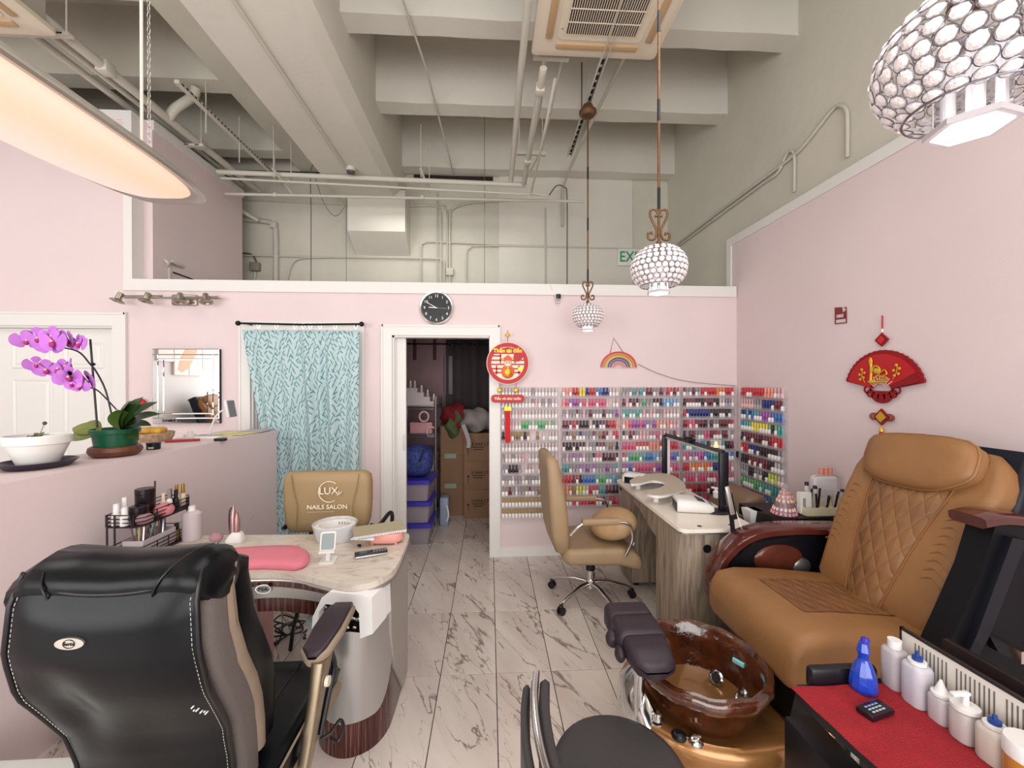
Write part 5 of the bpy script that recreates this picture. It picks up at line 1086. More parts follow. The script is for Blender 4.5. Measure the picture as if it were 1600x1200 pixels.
W2 = [('wall_conduit', 'conduit with rounded corner rising left of the junction box', [(640, 322), (680, 322), (688, 330), (689, 360), (689, 445)], .011),
 ('wall_conduit', 'tall straight conduit rising into the ceiling beside the junction box', [(703, 449), (703, 340), (710, 325), (740, 316), (800, 313)], .015),
 ('wall_conduit', 'second tall conduit next to the junction box conduit', [(699, 420), (699, 340), (694, 325), (684, 320), (560, 320), (430, 314), (380, 312)], .009),
 ('wall_conduit', 'low conduit loop starting above the doorway clock', [(658, 447), (658, 388), (664, 380), (680, 378), (800, 383), (1000, 389)], .010),
 ('wall_conduit', 'long low conduit ending in a bend above the clock', [(330, 398), (480, 401), (670, 404), (690, 406), (694, 416), (694, 447)], .011),
 ('wall_conduit', 'short curved conduit rising right of the junction box', [(729, 449), (729, 398), (736, 387), (760, 384), (960, 388)], .009),
 ('wall_conduit', 'curved conduit dropping to the loft floor beside the vent pipe', [(448, 440), (455, 415), (470, 404), (520, 402)], .009),
 ('wall_conduit', 'vertical conduit pair right of the small cable hook', [(852, 450), (852, 390), (852, 325)], .012),
 ('wall_conduit', 'vertical conduit rising left of the storage light shaft', [(683, 447), (683, 350), (683, 300)], .008)]
for nm, lb, pp, r_ in W2: o = pipe(nm, lb, WP(*pp), r_); o['group'] = 'conduits on the rear wall'
jb = at(703, 425, Y=Yw); t = T(g().rbox(jb.x-.05, jb.x+.05, YR-.06, YR, jb.z-.05, jb.z+.05, .01, pipe_m).build('junction_box'), 'small square white junction box on the rear wall conduits', 'junction box')
vpz = WP((431, 440), (431, 370), (428, 352), (415, 346), (380, 343)); o = pipe('vent_pipe', 'thick white elbow vent pipe at the left of the rear wall', vpz, .032); clampon(o, [vpz[2]], .032)
pipe('diagonal_pipe', 'sloping white pipe reaching the elbow vent pipe', [at(340, 300, Y=5.1), at(378, 330, Y=5.3), at(404, 345, Y=5.4)], .028)
bx_ = at(399, 417, Y=Yw); T(g().rbox(bx_.x-.06, bx_.x+.06, YR-.07, YR, bx_.z-.055, bx_.z+.055, .01, mat('grey_box', '#8d857a', .6)).tube([at(399, 425, Y=Yw), at(397, 440, Y=Yw)], .014, pipe_m).tube(bez(WP((372, 395), (392, 397), (400, 408), (401, 415)), 4), .009, mat('old_cable', '#5d5148', .7), 6).build('outlet_box'), 'grey outlet box with cables at the left foot of the rear wall', 'outlet box')
cable = mat('grey_cable', '#6f6a60', .7)
pipe('hanging_cable', 'dark cable looping from the ceiling sensor down the rear wall', [at(486, 440, Y=5.1), at(486, 330, Y=5.1), at(486, 265, Y=5.1), at(500, 249, Y=5.1), at(530, 248, Y=5.0), at(553, 258, Y=4.9)], .006, 'cable', cable)
pipe('hanging_cable', 'thin cable sagging below the ceiling sensor', [at(490, 268, Y=4.8), at(505, 315, Y=4.8), at(524, 338, Y=4.8), at(540, 320, Y=4.8), at(541, 312, Y=4.8)], .004, 'cable', cable)
pipe('hanging_cable', 'thin straight cable dropping left of the concrete block', [at(541, 312, Y=5.3), at(541, 440, Y=5.3)], .0035, 'cable', cable, 1)
pipe('hanging_cable', 'dark cable hooked over the rear pipe near the pendants', [at(886, 448, Y=5.1), at(886, 310, Y=5.1), at(882, 293, Y=5.1), at(870, 290, Y=5.1), at(858, 305, Y=5.1)], .008, 'cable', cable)
pipe('hanging_cable', 'long thin cable hanging from the joist to the loft at centre', [at(757, 450, Y=5.0), at(757, 330, Y=5.0), Vector((at(757, 185, Y=5.0).x, 5.0, 5.0))], .0035, 'cable', cable, 1)
pipe('hanging_cable', 'short dark cord hanging behind the air conditioner', [at(909, 98, Y=4.0), at(909, 182, Y=4.0)], .008, 'cable', cable, 1)
pipe('beam_conduit', 'thin conduit running along the underside of the main beam', [(-1.53, .2, ZBM-.012), (-1.53, 4.5, ZBM-.012), (-1.50, 4.62, ZBM-.014)], .012, n=1)
sn = at(548, 262, Z=ZBM); t = thing('ceiling_sensor', 'small round white sensor on the end of the beam conduit', 'sensor', (sn.x, sn.y, ZBM-.07)); P0(g().lathe([(.05, .07), (.05, .045), (.04, .03)], pipe_m, n=20), 'base', t); P0(g().lathe([(.045, .03), (.04, .01), (0, .004)], mat('dark_sensor', '#55504a', .4), n=20), 'lens', t)
pipe('joist_conduit', 'thin conduit crossing under the joists left of the centre pipe', [(-.66, 2.6, ZJ-.012), (-.55, 3.6, ZJ-.012), (-.47, 5.4, ZJ-.012)], .010, n=1)
pipe('side_conduit', 'white conduit dropping diagonally behind the pendant rods', [(.62+.5, 3.3, 4.30), (1.02, 4.4, 4.25), (.98, 5.3, 4.2), (.98, 5.42, 4.0), (.98, 5.42, 3.7)], .018, n=2)
pipe('ac_conduit', 'first insulated pipe running from the air conditioner to the rear pipes', [(.42, 2.9, 4.05), (.44, 3.6, 4.04), (.42, 4.5, 4.02)], .022, n=1)
pipe('ac_conduit', 'second thin pipe running from the air conditioner to the rear pipes', [(.55, 2.9, 4.03), (.54, 4.2, 4.0), (.46, 4.5, 3.96)], .010, n=1)
for y, x0, x1, nm in ((2.95, .32, .58, 'just behind the air conditioner'), (4.2, .28, .58, 'nearer the rear wall')):
    gg = g(); gg.box(x0, x1, y-.02, y+.02, 3.955, 3.965, pipe_m); gg.box(x0, x1, y-.022, y-.018, 3.95, 3.985, pipe_m)
    for x in (x0+.03, x1-.03): gg.cyl((x, y, 3.96), (x, y, 4.5), .005, pipe_m, n=6)
    T(gg.build('pipe_bracket'), 'slotted bracket hung on rods holding the pipes '+nm, 'bracket')
for px, lb in ((435, 'left of the beam'), (660, 'right of the beam')):
    p_ = at(px, 281, Y=Yp); gg = g(); gg.tube([(p_.x, Yp-.12, p_.z+.06), (p_.x+.05, Yp+.2, p_.z-.06)], .016, pipe_m, 4)
    for dx, yy_ in ((0, Yp-.1), (.05, Yp+.18)): gg.cyl((p_.x+dx, yy_, p_.z-.02), (p_.x+dx, yy_, 4.42), .005, pipe_m, n=6)
    T(gg.build('pipe_hanger'), 'slanted trapeze hanger with thin rods holding the crossing pipes '+lb, 'hanger')
# right wall conduits
c0_ = [at(x, y, X=XG-.02) for x, y in ((1058, 381), (1120, 333), (1190, 281), (1240, 243), (1262, 220), (1300, 172), (1313, 165), (1322, 172), (1324, 190), (1324, 246))]
pipe('side_wall_conduit', 'upper conduit climbing the grey side wall and hooking down near the front', c0_, .013, n=4)
c0_ = [at(x, y, X=XG-.02) for x, y in ((1058, 386), (1120, 340), (1190, 288), (1215, 270), (1228, 243), (1236, 236), (1241, 246), (1241, 300))]
pipe('side_wall_conduit', 'lower conduit climbing the grey side wall and hooking down first', c0_, .011, n=4)
# left upper pipes above the loft wall
o = pipe('loft_pipe', 'thick horizontal pipe running front to back above the left wall', [(-2.95, 2.6, 4.02), (-2.93, 4.0, 4.02), (-2.9, 5.3, 4.02)], .035, n=1); clampon(o, [(-2.94, 3.3, 4.02), (-2.93, 4.3, 4.02)], .035)
pipe('loft_pipe', 'middle pipe running front to back above the left wall', [(-3.12, 2.6, 4.08), (-3.1, 5.3, 4.08)], .022, n=1)
pipe('loft_pipe', 'outer pipe running front to back above the left wall', [(-3.28, 2.6, 4.1), (-3.25, 5.3, 4.1)], .028, n=1)
pipe('loft_branch_pipe', 'short stout branch pipe rising toward the slab above the loft', [(-2.93, 3.9, 4.02), (-2.86, 3.9, 4.12), (-2.75, 3.95, 4.26), (-2.72, 3.95, 4.34)], .04, n=3)
for k, y in enumerate((2.95, 4.25)):
    gg = g(); gg.box(-3.36, -2.85, y-.02, y+.02, 3.965, 3.985, pipe_m)
    for j in range(5): gg.box(-3.33+j*.1, -3.29+j*.1, y-.0215, y-.0205, 3.97, 3.98, black)
    for x in (-3.33, -2.88): gg.cyl((x, y, 3.98), (x, y, 4.40), .005, pipe_m, n=6)
    T(gg.build('pipe_bracket'), 'perforated bracket under the three loft pipes, %s one' % ('nearer' if k == 0 else 'farther'), 'bracket')
gg = g(); gg.box(-2.62, -2.58, 3.55, 5.3, 4.10, 4.13, pipe_m)
for j in range(34): gg.box(-2.579, -2.578, 3.58+j*.05, 3.605+j*.05, 4.107, 4.123, black)
for y in (3.9, 4.4, 5.1): gg.cyl((-2.6, y, 4.1), (-2.6, y, 3.9), .005, pipe_m, n=6); gg.cyl((-2.6, y, 4.13), (-2.6, y, 4.37), .005, pipe_m, n=6)
T(gg.build('ceiling_channel'), 'perforated channel running back above the loft side wall', 'channel')
# little plumbing on loft ledge
p_ = at(262, 425, Y=4.1)
pipe('loft_valve_pipe', 'left small white pipe bend standing on the loft ledge', [at(252, 437, Y=4.0), at(252, 412, Y=4.0), at(256, 406, Y=4.0), at(262, 410, Y=4.0), at(262, 418, Y=4.05)], .018)
pipe('loft_valve_pipe', 'right small white pipe bend standing on the loft ledge', [at(264, 437, Y=4.05), at(264, 414, Y=4.05), at(268, 408, Y=4.05), at(276, 412, Y=4.1), at(287, 417, Y=4.2)], .017)
pipe('loft_rod', 'thin black rod leaning across the loft ledge pipes', [at(231, 411, Y=4.1), at(302, 437, Y=4.1)], .008, 'rod', black, 1)
# ================================================================== small things
def tx(o, l, c, grp=None): return T(o, l, c, grp)
def base_thing(n, l, c, x, y, z, grp=None, rz=0): return thing(n, l, c, (x, y, z), rz, grp)
ZL_ = 1.2
# --- on the half wall
p = at(60, 730, Z=ZL_); t = base_thing('bowl_planter', 'white ceramic bowl planter with a withered seedling on a dark saucer', 'planter', p.x+.0, p.y, ZL_); t.scale = (.80, .80, 1.12)
purple = mat('dark_purple_plastic', '#2b1a30', .3)
P0(g().lathe([(0, 0), (.13, 0), (.168, .026), (.172, .028), (.165, .03), (.13, .008), (0, .008)], purple, n=40), 'saucer', t)
P0(g().lathe([(0, .009), (.075, .009), (.09, .02), (.125, .085), (.133, .10), (.142, .103), (.146, .135), (.143, .14), (.134, .138), (.13, .11), (0, .108)], mat('white_ceramic', '#e6e4df', .3), n=40), 'bowl', t); P0(g().lathe([(0, .122), (.128, .118)], mat('soil', '#8d8577', .9, var=.3, vscale=60), n=24), 'soil', t)
gl = mat('dull_leaf', '#6a6b45', .5, var=.2, vscale=20)
def leafmesh(L_, W_, m_, bend=.3, fold=.15, n=8, z0=0, th=.0012):
    vs = []; 
    for i in range(n+1):
        u_ = i/n; w_ = W_*math.sin(PI*min(1, u_*.94+.06))**.75*(1 if u_ < 1 else 0)+.0006; x = L_*u_; z = bend*L_*(u_-u_*u_*1.3)
        vs += [(x, -w_, z+fold*w_), (x, 0, z), (x, w_, z+fold*w_)]
    q = g(); fs = [(i*3+j, i*3+j+1, i*3+j+4, i*3+j+3) for i in range(n) for j in (0, 1)]; N0 = len(vs)
    q.add(vs+[(a, b, c-th) for a, b, c in vs], fs+[tuple(k+N0 for k in f[::-1]) for f in fs], m_); return q
def placeleaf(q, loc, az, el, roll=0): return q.xf(Matrix.Translation(loc) @ Matrix.Rotation(az, 4, 'Z') @ Matrix.Rotation(-el, 4, 'Y') @ Matrix.Rotation(roll, 4, 'X'))
for az, el, L_ in ((3.0, .15, .075), (2.6, .5, .05), (.4, .4, .05), (-.5, .2, .045), (1.5, .7, .04), (-1.5, .3, .045), (3.6, .1, .05)): P0(placeleaf(leafmesh(L_, .013, gl), (.0, 0, .125), az, el), 'leaf', t, 60)
P0(g().tube([(0, 0, .12), (.02, 0, .16), (.035, .0, .185)], .0016, gl, 5).ell((.037, 0, .188), (.011, .009, .008), mat('withered_bud', '#4b3b3a', .7), 10, 6), 'stem', t)
p = at(172, 712, Z=ZL_); t = base_thing('potted_orchid', 'purple orchid in a green plastic pot standing in a round wooden dish', 'plant', p.x+.03, p.y, ZL_)
ox, oy = t.location.x, t.location.y
P0(g().lathe([(0, 0), (.085, 0), (.105, .012), (.115, .032), (.110, .052), (.10, .058), (.085, .05), (0, .048)], mat('walnut_dish', '#5e3524', .4, var=.3, vscale=6, stretch=(1, 8, 1)), n=40), 'wooden_dish', t)
P0(g().lathe([(0, .05), (.088, .05), (.094, .10), (.099, .125), (.105, .128), (.108, .15), (.103, .152), (.097, .13), (0, .128)], mat('green_pot', '#155239', .3), n=36), 'pot', t); P0(g().lathe([(0, .142), (.10, .138)], mat('bark', '#4a3a2a', .9), n=20), 'bark', t)
lf_ = mat('orchid_leaf', '#243b1a', .28, var=.25, vscale=8)
for az, el, L_, W_, m_, ro in ((-.1, .75, .24, .045, lf_, .9), (.1, 1.15, .20, .05, lf_, 1.1), (-.2, .45, .24, .042, lf_, .7), (-.5, 1.3, .17, .055, lf_, 1.2), (-.3, .22, .20, .036, lf_, .5), (-1.2, 1.15, .13, .05, mat('light_leaf', '#476029', .35), .3), (-.35, -.35, .13, .032, lf_, .6)): P0(placeleaf(leafmesh(L_, W_, m_, .35), (.035, 0, .145), az, el, ro), 'leaf', t, 60)
yg = mat('yellow_green_leaf', '#6b7433', .45, var=.2, vscale=9)
for az, el, L_ in ((3.3, .2, .13), (2.9, .4, .12), (3.7, -.25, .13)): P0(placeleaf(leafmesh(L_, .042, yg, .2), (-.085, 0, .135), az, el, -.8), 'leaf', t, 60)
def opx(x, y): q = at(x, y, Y=oy); return (q.x-ox, 0, q.z-ZL_)
stem = mat('dark_stem', '#1d1a22', .5)
P0(g().tube([opx(152, 668), opx(141, 530)], .005, stem, 6), 'support_stake', t)
P0(g().tube(bez([opx(176, 655), opx(165, 610), opx(150, 580), opx(140, 568), opx(126, 552), opx(108, 545), opx(70, 540)], 4), .0042, stem, 6), 'flower_stem', t)
P0(g().tube(bez([opx(182, 640), opx(155, 612), opx(140, 605), opx(110, 590), opx(85, 578), opx(62, 578)], 4), .0035, stem, 6), 'flower_stem', t); P0(g().ell(opx(145, 569), (.012, .012, .009), black, 8, 6), 'clip', t)
pet = mat('orchid_petal', '#bd6fce', .5, var=.15, vscale=10); lipm = mat('orchid_lip', '#a5236d', .5)
random.seed(5)
def flower(cx, cy, r_, face):
    q = g(); c = Vector(opx(cx, cy)); rr_ = r_/636*2.3
    for a, k, w_ in ((0, 1.1, .62), (PI, 1.1, .62), (PI/2, .95, .42), (PI*1.22, .9, .4), (-PI*.22, .9, .4)):
        pts = []
        for s_ in (0, 1):
            vs = []
        vs = [(0, 0, 0)]; n_ = 9
        for i in range(n_):
            u_ = -1+2*i/(n_-1); vs.append((rr_*k*(.55+.45*math.cos(u_*1.45)), -.004*math.cos(u_*1.4), rr_*w_*math.sin(u_*1.45)))
        vs = [(x*math.cos(a)-z*math.sin(a), y-.003*(k > 1), x*math.sin(a)+z*math.cos(a)) for x, y, z in vs]; N0 = len(vs)
        q.add(vs+[(x, y+.0012, z) for x, y, z in vs], [(0, i, i+1) for i in range(1, n_)]+[(N0, N0+i+1, N0+i) for i in range(1, n_)], pet)
    q.ell((0, -.012, -rr_*.22), (rr_*.2, .010, rr_*.26), lipm, 10, 6); q.ell((0, -.014, 0), (rr_*.1, .008, rr_*.1), mat('cream_centre', '#e8c9a8', .5), 8, 6)
    q.xf(Matrix.Translation(c+Vector((0, -.03+random.uniform(-.02, .02), 0))) @ Matrix.Rotation(face, 4, 'Z') @ Matrix.Rotation(random.uniform(-.3, .3), 4, 'X')); P0(q, 'blossom', t, 60)
for cx, cy, r_, f in ((50, 532, 16, .7), (66, 528, 17, .4), (82, 537, 21, 0), (100, 535, 20, -.1), (113, 532, 15, -.5), (124, 536, 14, -.4), (136, 538, 14, -.3), (92, 526, 16, .2), (72, 570, 13, .9), (86, 577, 16, .3), (100, 577, 17, 0), (113, 573, 14, -.6), (112, 590, 17, .1), (125, 588, 17, .0), (128, 600, 12, 0), (142, 595, 17, -.4), (137, 603, 12, .2)): flower(cx, cy, r_, f)
p = at(240, 690, Z=ZL_); t = base_thing('wicker_basket', 'small woven basket filled with yellow packets behind the orchid', 'basket', p.x-.04, p.y+.03, ZL_)
P0(g().lathe([(0, 0), (.11, 0), (.125, .03), (.13, .06), (.124, .062), (.11, .03), (0, .01)], mat('wicker', '#b79a7c', .7, var=.4, vscale=40, bump=1, bscale=60), n=28), 'basket_body', t)
for k in range(5): P0(g().ell((-.07+.035*k, (.02 if k % 2 else -.03), .075), (.045, .04, .022), mat('yellow_packet', '#c99a35', .5, var=.2, vscale=20), 10, 6, .7, .7), 'packet', t)
p = at(240, 702, Z=ZL_); t = base_thing('cream_jar', 'small black lidded jar with a pale label on the half wall', 'jar', p.x, p.y, ZL_); P0(g().lathe([(0, 0), (.032, 0), (.034, .004), (.034, .024), (0, .024)], black, n=28), 'body', t); P0(g().lathe([(0, .025), (.035, .025), (.036, .040), (.033, .043), (0, .043)], black, n=28), 'lid', t); P0(g().box(-.004, .024, -.0352, -.030, .008, .018, mat('pale_label', '#c7c5c0', .5)), 'label', t)
p = at(286, 691, Z=ZL_); tx(g().tube([(p.x-.10, p.y-.02, ZL_+.01), (p.x-.02, p.y-.01, ZL_+.012), (p.x+.09, p.y+.03, ZL_+.012)], .009, mat('red_plastic', '#a12a34', .4), 8).build('red_file'), 'small red nail file lying near the middle of the half wall', 'nail file')
p = at(336, 684, Z=ZL_); t = base_thing('clip_lamp', 'white gooseneck desk lamp with thin tilted head on the half wall', 'lamp', p.x, p.y, ZL_)
def rp2(x, y): q = at(x, y, Y=p.y); return (q.x-p.x, 0, q.z-ZL_)
P0(g().loft([[(a, b, z) for a, b in rr(-.13, .05, -.045, .045, .03)] for z in (0, .018)], white), 'foot', t); P0(g().box(-.12, .04, -.035, .035, .018, .020, mat('solar_strip', '#55525a', .3)), 'solar_panel', t)
P0(g().tube(bez([rp2(328, 680), rp2(332, 662), rp2(342, 645), rp2(356, 639)], 5), .006, white, 8), 'gooseneck', t)
a0, a1 = Vector(rp2(357, 625)), Vector(rp2(362, 652)); P0(g().obox((a0+a1)/2, (.022, .09, (a1-a0).length), Matrix.Rotation(-.18, 4, 'Y'), white, .006), 'head', t); P0(g().obox((a0+a1)/2+Vector((.013, 0, 0)), (.004, .08, (a1-a0).length*.92), Matrix.Rotation(-.18, 4, 'Y'), mat('grey_lens', '#7f7b82', .3)), 'lens', t)
p = at(297, 683, Z=ZL_); tx(g().lathe([(0, 0), (.04, 0), (.038, .02), (.018, .03), (.016, .045), (0, .048)], white, n=20).build('white_dispenser').__class__ and bpy.data.objects['white_dispenser'], 'small white knobbed dispenser left of the gooseneck lamp', 'dispenser'); o_ = bpy.data.objects['white_dispenser']; o_.location = (p.x, p.y, ZL_)
p = at(340, 689, Z=ZL_); o_ = g().rbox(-.035, .035, -.02, .02, 0, .02, .004, black).build('black_case'); tx(o_, 'tiny black case lying just in front of the gooseneck lamp', 'case'); o_.location = (p.x+.02, p.y-.0, ZL_)
p = at(385, 678, Z=ZL_)
for k, (dx, dy, a, c_) in enumerate(((-.09, -.02, .2, 'e6df9a'), (.02, .02, -.15, 'dcd68e'), (.05, .16, .1, 'b9b3b6'))):
    o_ = g().box(-.09, .09, -.12, .12, 0, .003, mat('paper_'+c_, '#'+c_, .7)).build('paper_pad'); o_.location = (p.x+dx-.06, p.y+dy, ZL_+.0035*k); o_.rotation_euler.z = a
    tx(o_, ['yellow paper sheet lying nearest the gooseneck lamp', 'yellow paper sheet overlapping toward the curtain', 'grey folder at the curtain end of the half wall'][k], 'paper')
p = at(160, 690, Z=ZL_)
o_ = g().ell((0, 0, 0), (.035, .02, .05), mat('red_lacquer'), 12, 8).build('red_lantern'); q = at(222, 632, Y=YB-.03); o_.location = (q.x, q.y, q.z-.05); tx(o_, 'small red lantern charm on the wall behind orchid leaves', 'ornament')
# --- white box at lower left
o_ = g().rbox(-1.83, -1.42, 1.02, 1.52, 0, .285, .012, mat('white_laminate', '#e9efec', .25)).build('white_box'); tx(o_, 'low white glossy box on the floor behind the black chair', 'box')
# --- wire rack on the nail table
t = base_thing('wire_rack', 'black two tier wire rack of makeup on the nail table against the half wall', 'rack', -1.72, 2.16, .76)
rk = lambda a, b, c: (a+1.72, b-2.16, c-.76)
def tier(z0, nm):
    R_ = [(-1.79, 2.0), (-1.66, 1.99), (-1.63, 2.02), (-1.63, 2.30), (-1.66, 2.34), (-1.79, 2.34)]
    q = g()
    for dz in (0, .018, .036, .054): q.tube([rk(a, b, z0+dz) for a, b in R_], .0026, blackm, 5, closed=True)
    for a, b in ((-1.79, 2.0), (-1.66, 1.99), (-1.63, 2.09), (-1.63, 2.16), (-1.63, 2.23), (-1.63, 2.30), (-1.66, 2.34)): q.tube([rk(a, b, z0), rk(a, b, z0+.054)], .0026, blackm, 5)
    P0(q, nm, t); P0(g().prism([rk(a, b, 0)[:2] for a, b in R_], z0-.76-.006, z0-.76-.002, mat('rack_floor', '#3a2326', .5)), nm.replace('basket', 'tray'), t)
tier(.93, 'tier_basket'); tier(.775, 'tier_basket')
for a, b in ((-1.785, 2.0), (-1.745, 1.993), (-1.64, 2.30), (-1.785, 2.34)): P0(g().cyl(rk(a, b, .76), rk(a, b, .985), .004, blackm, n=6), 'post', t)
def jar(x, y, z, r, h, m_, label, lid=None, cat='jar', name='product_jar'):
    t = base_thing(name, label, cat, x, y, z); P0(g().lathe([(0, 0), (r*.95, 0), (r, h*.06), (r, h*.62), (r*.96, h*.64), (0, h*.64)], m_, n=20), 'body', t); P0(g().lathe([(0, h*.65), (r*1.02, h*.65), (r*1.02, h*.97), (r*.97, h), (0, h)], lid or m_, n=20), 'lid', t); return t
jb_ = mat('aubergine_jar', '#1c1018', .3); wp = mat('white_plastic', '#e6e3e2', .35)
jar(-1.70, 2.07, .932, .036, .075, jb_, 'short dark jar at the front of the top rack tier')
jar(-1.735, 2.15, .932, .040, .07, jb_, 'lower dark jar of the stacked pair on the top tier'); jar(-1.735, 2.15, 1.002, .040, .07, jb_, 'upper dark jar of the stacked pair on the top tier')
def bottle(x, y, z, r, h, m_, cm, label, cat='bottle', name='small_bottle', neck=.5, rim=.7, grp=None):
    t = base_thing(name, label, cat, x, y, z, grp); P0(g().lathe([(0, 0), (r*.94, 0), (r, h*.04), (r, h*neck), (r*.6, h*(neck+.08)), (0, h*(neck+.08))], m_, n=16), 'body', t); P0(g().lathe([(0, h*(neck+.08)), (r*rim, h*(neck+.08)), (r*rim*.85, h), (0, h)], cm, n=14), 'cap', t); return t
bottle(-1.76, 2.02, .932, .019, .10, wp, wp, 'white bottle at the near end of top tier, tallest one'); bottle(-1.715, 2.01, .932, .018, .085, wp, wp, 'white bottle beside the short dark jar, shorter one')
bottle(-1.77, 2.075, .932, .016, .115, wp, wp, 'white bottle behind the other white bottles on top tier')
gld = mat('gold_cap', '#b98d3c', .3, metal=.7); crm = mat('cream_bottle', '#d9cdb4', .4)
for k, (y, h, c_, cc, lb) in enumerate(((2.205, .10, crm, crm, 'cream bottle right of the stacked dark jars'), (2.225, .115, wp, mat('striped_grey', '#8b8386', .4), 'slim white and grey bottle on the top tier'), (2.25, .11, black, black, 'black bottle nearer the stacked jars'), (2.27, .10, black, black, 'black bottle beside the gold capped ones'), (2.295, .12, crm, gld, 'gold capped bottle, left one at the far end'), (2.32, .12, crm, gld, 'gold capped bottle, rightmost at the far end'))): bottle(-1.675 if k % 2 else -1.69, y, .932, .013, h, c_, cc, lb)
tx(g().tube([(-1.72, 2.19, .95), (-1.715, 2.185, 1.10)], .004, mat('thin_tool', '#4a2a2a', .5), 6).build('cuticle_tool'), 'thin dark tool standing behind the stacked dark jars', 'tool')
# brush holder
t = base_thing('brush_holder', 'clear acrylic box crammed with makeup brushes on the lower tier', 'holder', -1.69, 2.12, .778)
P0(g().loft([[(a, b, z) for a, b in rr(-.045, .05, -.10, .10, .01)] for z in (0, .004)], mat('frosted_acrylic', '#cdc3c8', .3, alpha=.6)), 'base', t)
for a0_, a1_, b0_, b1_ in ((-.045, .05, -.10, -.097), (-.045, .05, .097, .10), (.047, .05, -.097, .097), (-.045, -.042, -.097, .097)): P0(g().box(a0_, a1_, b0_, b1_, .004, .075, mat('frosted_acrylic')), 'side', t)
random.seed(9); hm = [mat('brush_handle_%d' % i, c_, .4) for i, c_ in enumerate(('#2a2226', '#c9a878', '#e3dcdc', '#9fd5cf', '#8a6a52', '#6d5560', '#d8d3d6'))]
for k in range(26):
    x, y = random.uniform(-.03, .035), random.uniform(-.085, .085); dx, dy, L_ = random.uniform(-.03, .03), random.uniform(-.05, .05), random.uniform(.14, .19)
    b_ = g().tube([(x, y, .008), (x+dx, y+dy, L_)], .0035, hm[k % 7], 6); b_.ell((x+dx*1.06, y+dy*1.06, L_+.008), (.006, .006, .013), hm[0] if k % 3 else mat('pinkish_bristle', '#c48f96', .9), 8, 6)
    o_ = b_.build('makeup_brush'); o_.location.x += -1.69; o_.location.y += 2.12; o_.location.z += .778
    cn_ = ('black', 'tan', 'cream', 'mint', 'brown', 'mauve', 'silver')[k % 7]; tn_ = 'black' if k % 3 else 'pink'; T(o_, 'makeup brush with %s handle and %s tip in the acrylic box' % (cn_, tn_), 'brush', 'slim makeup brushes in the acrylic box')
for (x, y, z, r_, hx_, lb) in ((-1.665, 2.06, .945, .034, '#b58c90', 'big fluffy dusty pink powder brush leaning left in the box'), (-1.66, 2.17, .955, .042, '#d98a92', 'big fluffy bright pink powder brush at the top of the box')):
    o_ = g().ell((x, y, z), (r_, r_*1.1, r_*.85), mat('bristle'+hx_[1:], hx_, .95, bump=.8, bscale=200), 18, 12).cyl((x, y, z-.02), (x+.015, y-.03, .80), .007, mat('silver_wire'), n=8).build('powder_brush'); T(o_, lb, 'brush')
for y, h, c_, cc, lb in ((2.245, .085, mat('amber_bottle', '#a8743a', .2), black, 'amber bottle on the lower tier'), (2.275, .08, crm, crm, 'first cream bottle on the lower tier'), (2.295, .085, crm, wp, 'second cream bottle on the lower tier'), (2.32, .10, mat('mint_bottle', '#bfe0cf', .3), chrome, 'mint bottle with silver cap on the lower tier')): bottle(-1.655, y, .778, .015, h, c_, cc, lb)
# on the marble table
ZT_ = .761
t = bottle(-1.60, 2.36, .76, .045, .18, mat('cloudy_plastic', '#d9ccd0', .25, alpha=.75), wp, 'large cloudy plastic dispenser bottle behind the wire rack', neck=.78, rim=.4); t.location = (-1.60, 2.28, ZT_)
p = at(368, 846, Z=.76); t = base_thing('nail_drill', 'rose metal nail drill handpieces standing in a white holder', 'nail drill', p.x, p.y, ZT_); rose = mat('rose_metal', '#b59090', .25, metal=.7)
P0(g().loft([[(a*s_+o, b*s_, z) for a, b in rr(-.045, .045, -.03, .03, .02)] for z, s_, o in ((0, 1, 0), (.012, 1, 0), (.035, .75, .004), (.05, .5, .008))], white), 'holder', t)
P0(g().lathe([(0, .03), (.014, .03), (.014, .12), (.008, .14), (.008, .155), (0, .156)], rose, (.008, 0, 0), 16), 'handpiece', t); P0(g().lathe([(0, .0), (.017, .0), (.017, .13), (.008, .16), (.004, .185), (0, .186)], rose, (-.022, .02, 0), 16), 'handpiece', t)
P0(g().tube(bez([(-.02, .02, .18), (-.04, .02, .16), (-.045, .02, .10), (-.04, .02, .03)], 5), .003, black, 6), 'cord', t)
p = at(353, 845, Z=.76); o_ = g().ell((0, 0, .03), (.032, .03, .026), mat('bristle_mauve', '#a88088', .95), 16, 10).cyl((0, 0, .0), (0, 0, .03), .008, chrome, n=8).build('dust_brush'); o_.location = (p.x-.03, p.y-.03, ZT_); tx(o_, 'short mauve dust brush standing beside the drill holder', 'brush')
# pink pad
PD = [at(x, y, Z=.79) for x, y in ((330, 862), (360, 856), (430, 852), (468, 853), (483, 862), (480, 875), (462, 882), (440, 881), (400, 880), (350, 884), (325, 882))]; PP2 = [(v_.x, v_.y) for v_ in bez(PD+[PD[0]], 4)][:-1]; cx_ = sum(a for a, b in PP2)/len(PP2); cy_ = sum(b for a, b in PP2)/len(PP2)
def gr(k): return [(cx_+(a-cx_)*k, cy_+(b-cy_)*k) for a, b in PP2]
o_ = g().loft([[(a, b, ZT_) for a, b in gr(.96)], [(a, b, ZT_+.006) for a, b in gr(1)], [(a, b, ZT_+.02) for a, b in gr(1)], [(a, b, ZT_+.034) for a, b in gr(.9)], [(a, b, ZT_+.038) for a, b in gr(.6)]], mat('pink_silicone', '#d9798a', .5)).build('hand_rest_pad', None, 70); tx(o_, 'long pink padded hand rest lying on the marble table', 'hand rest')
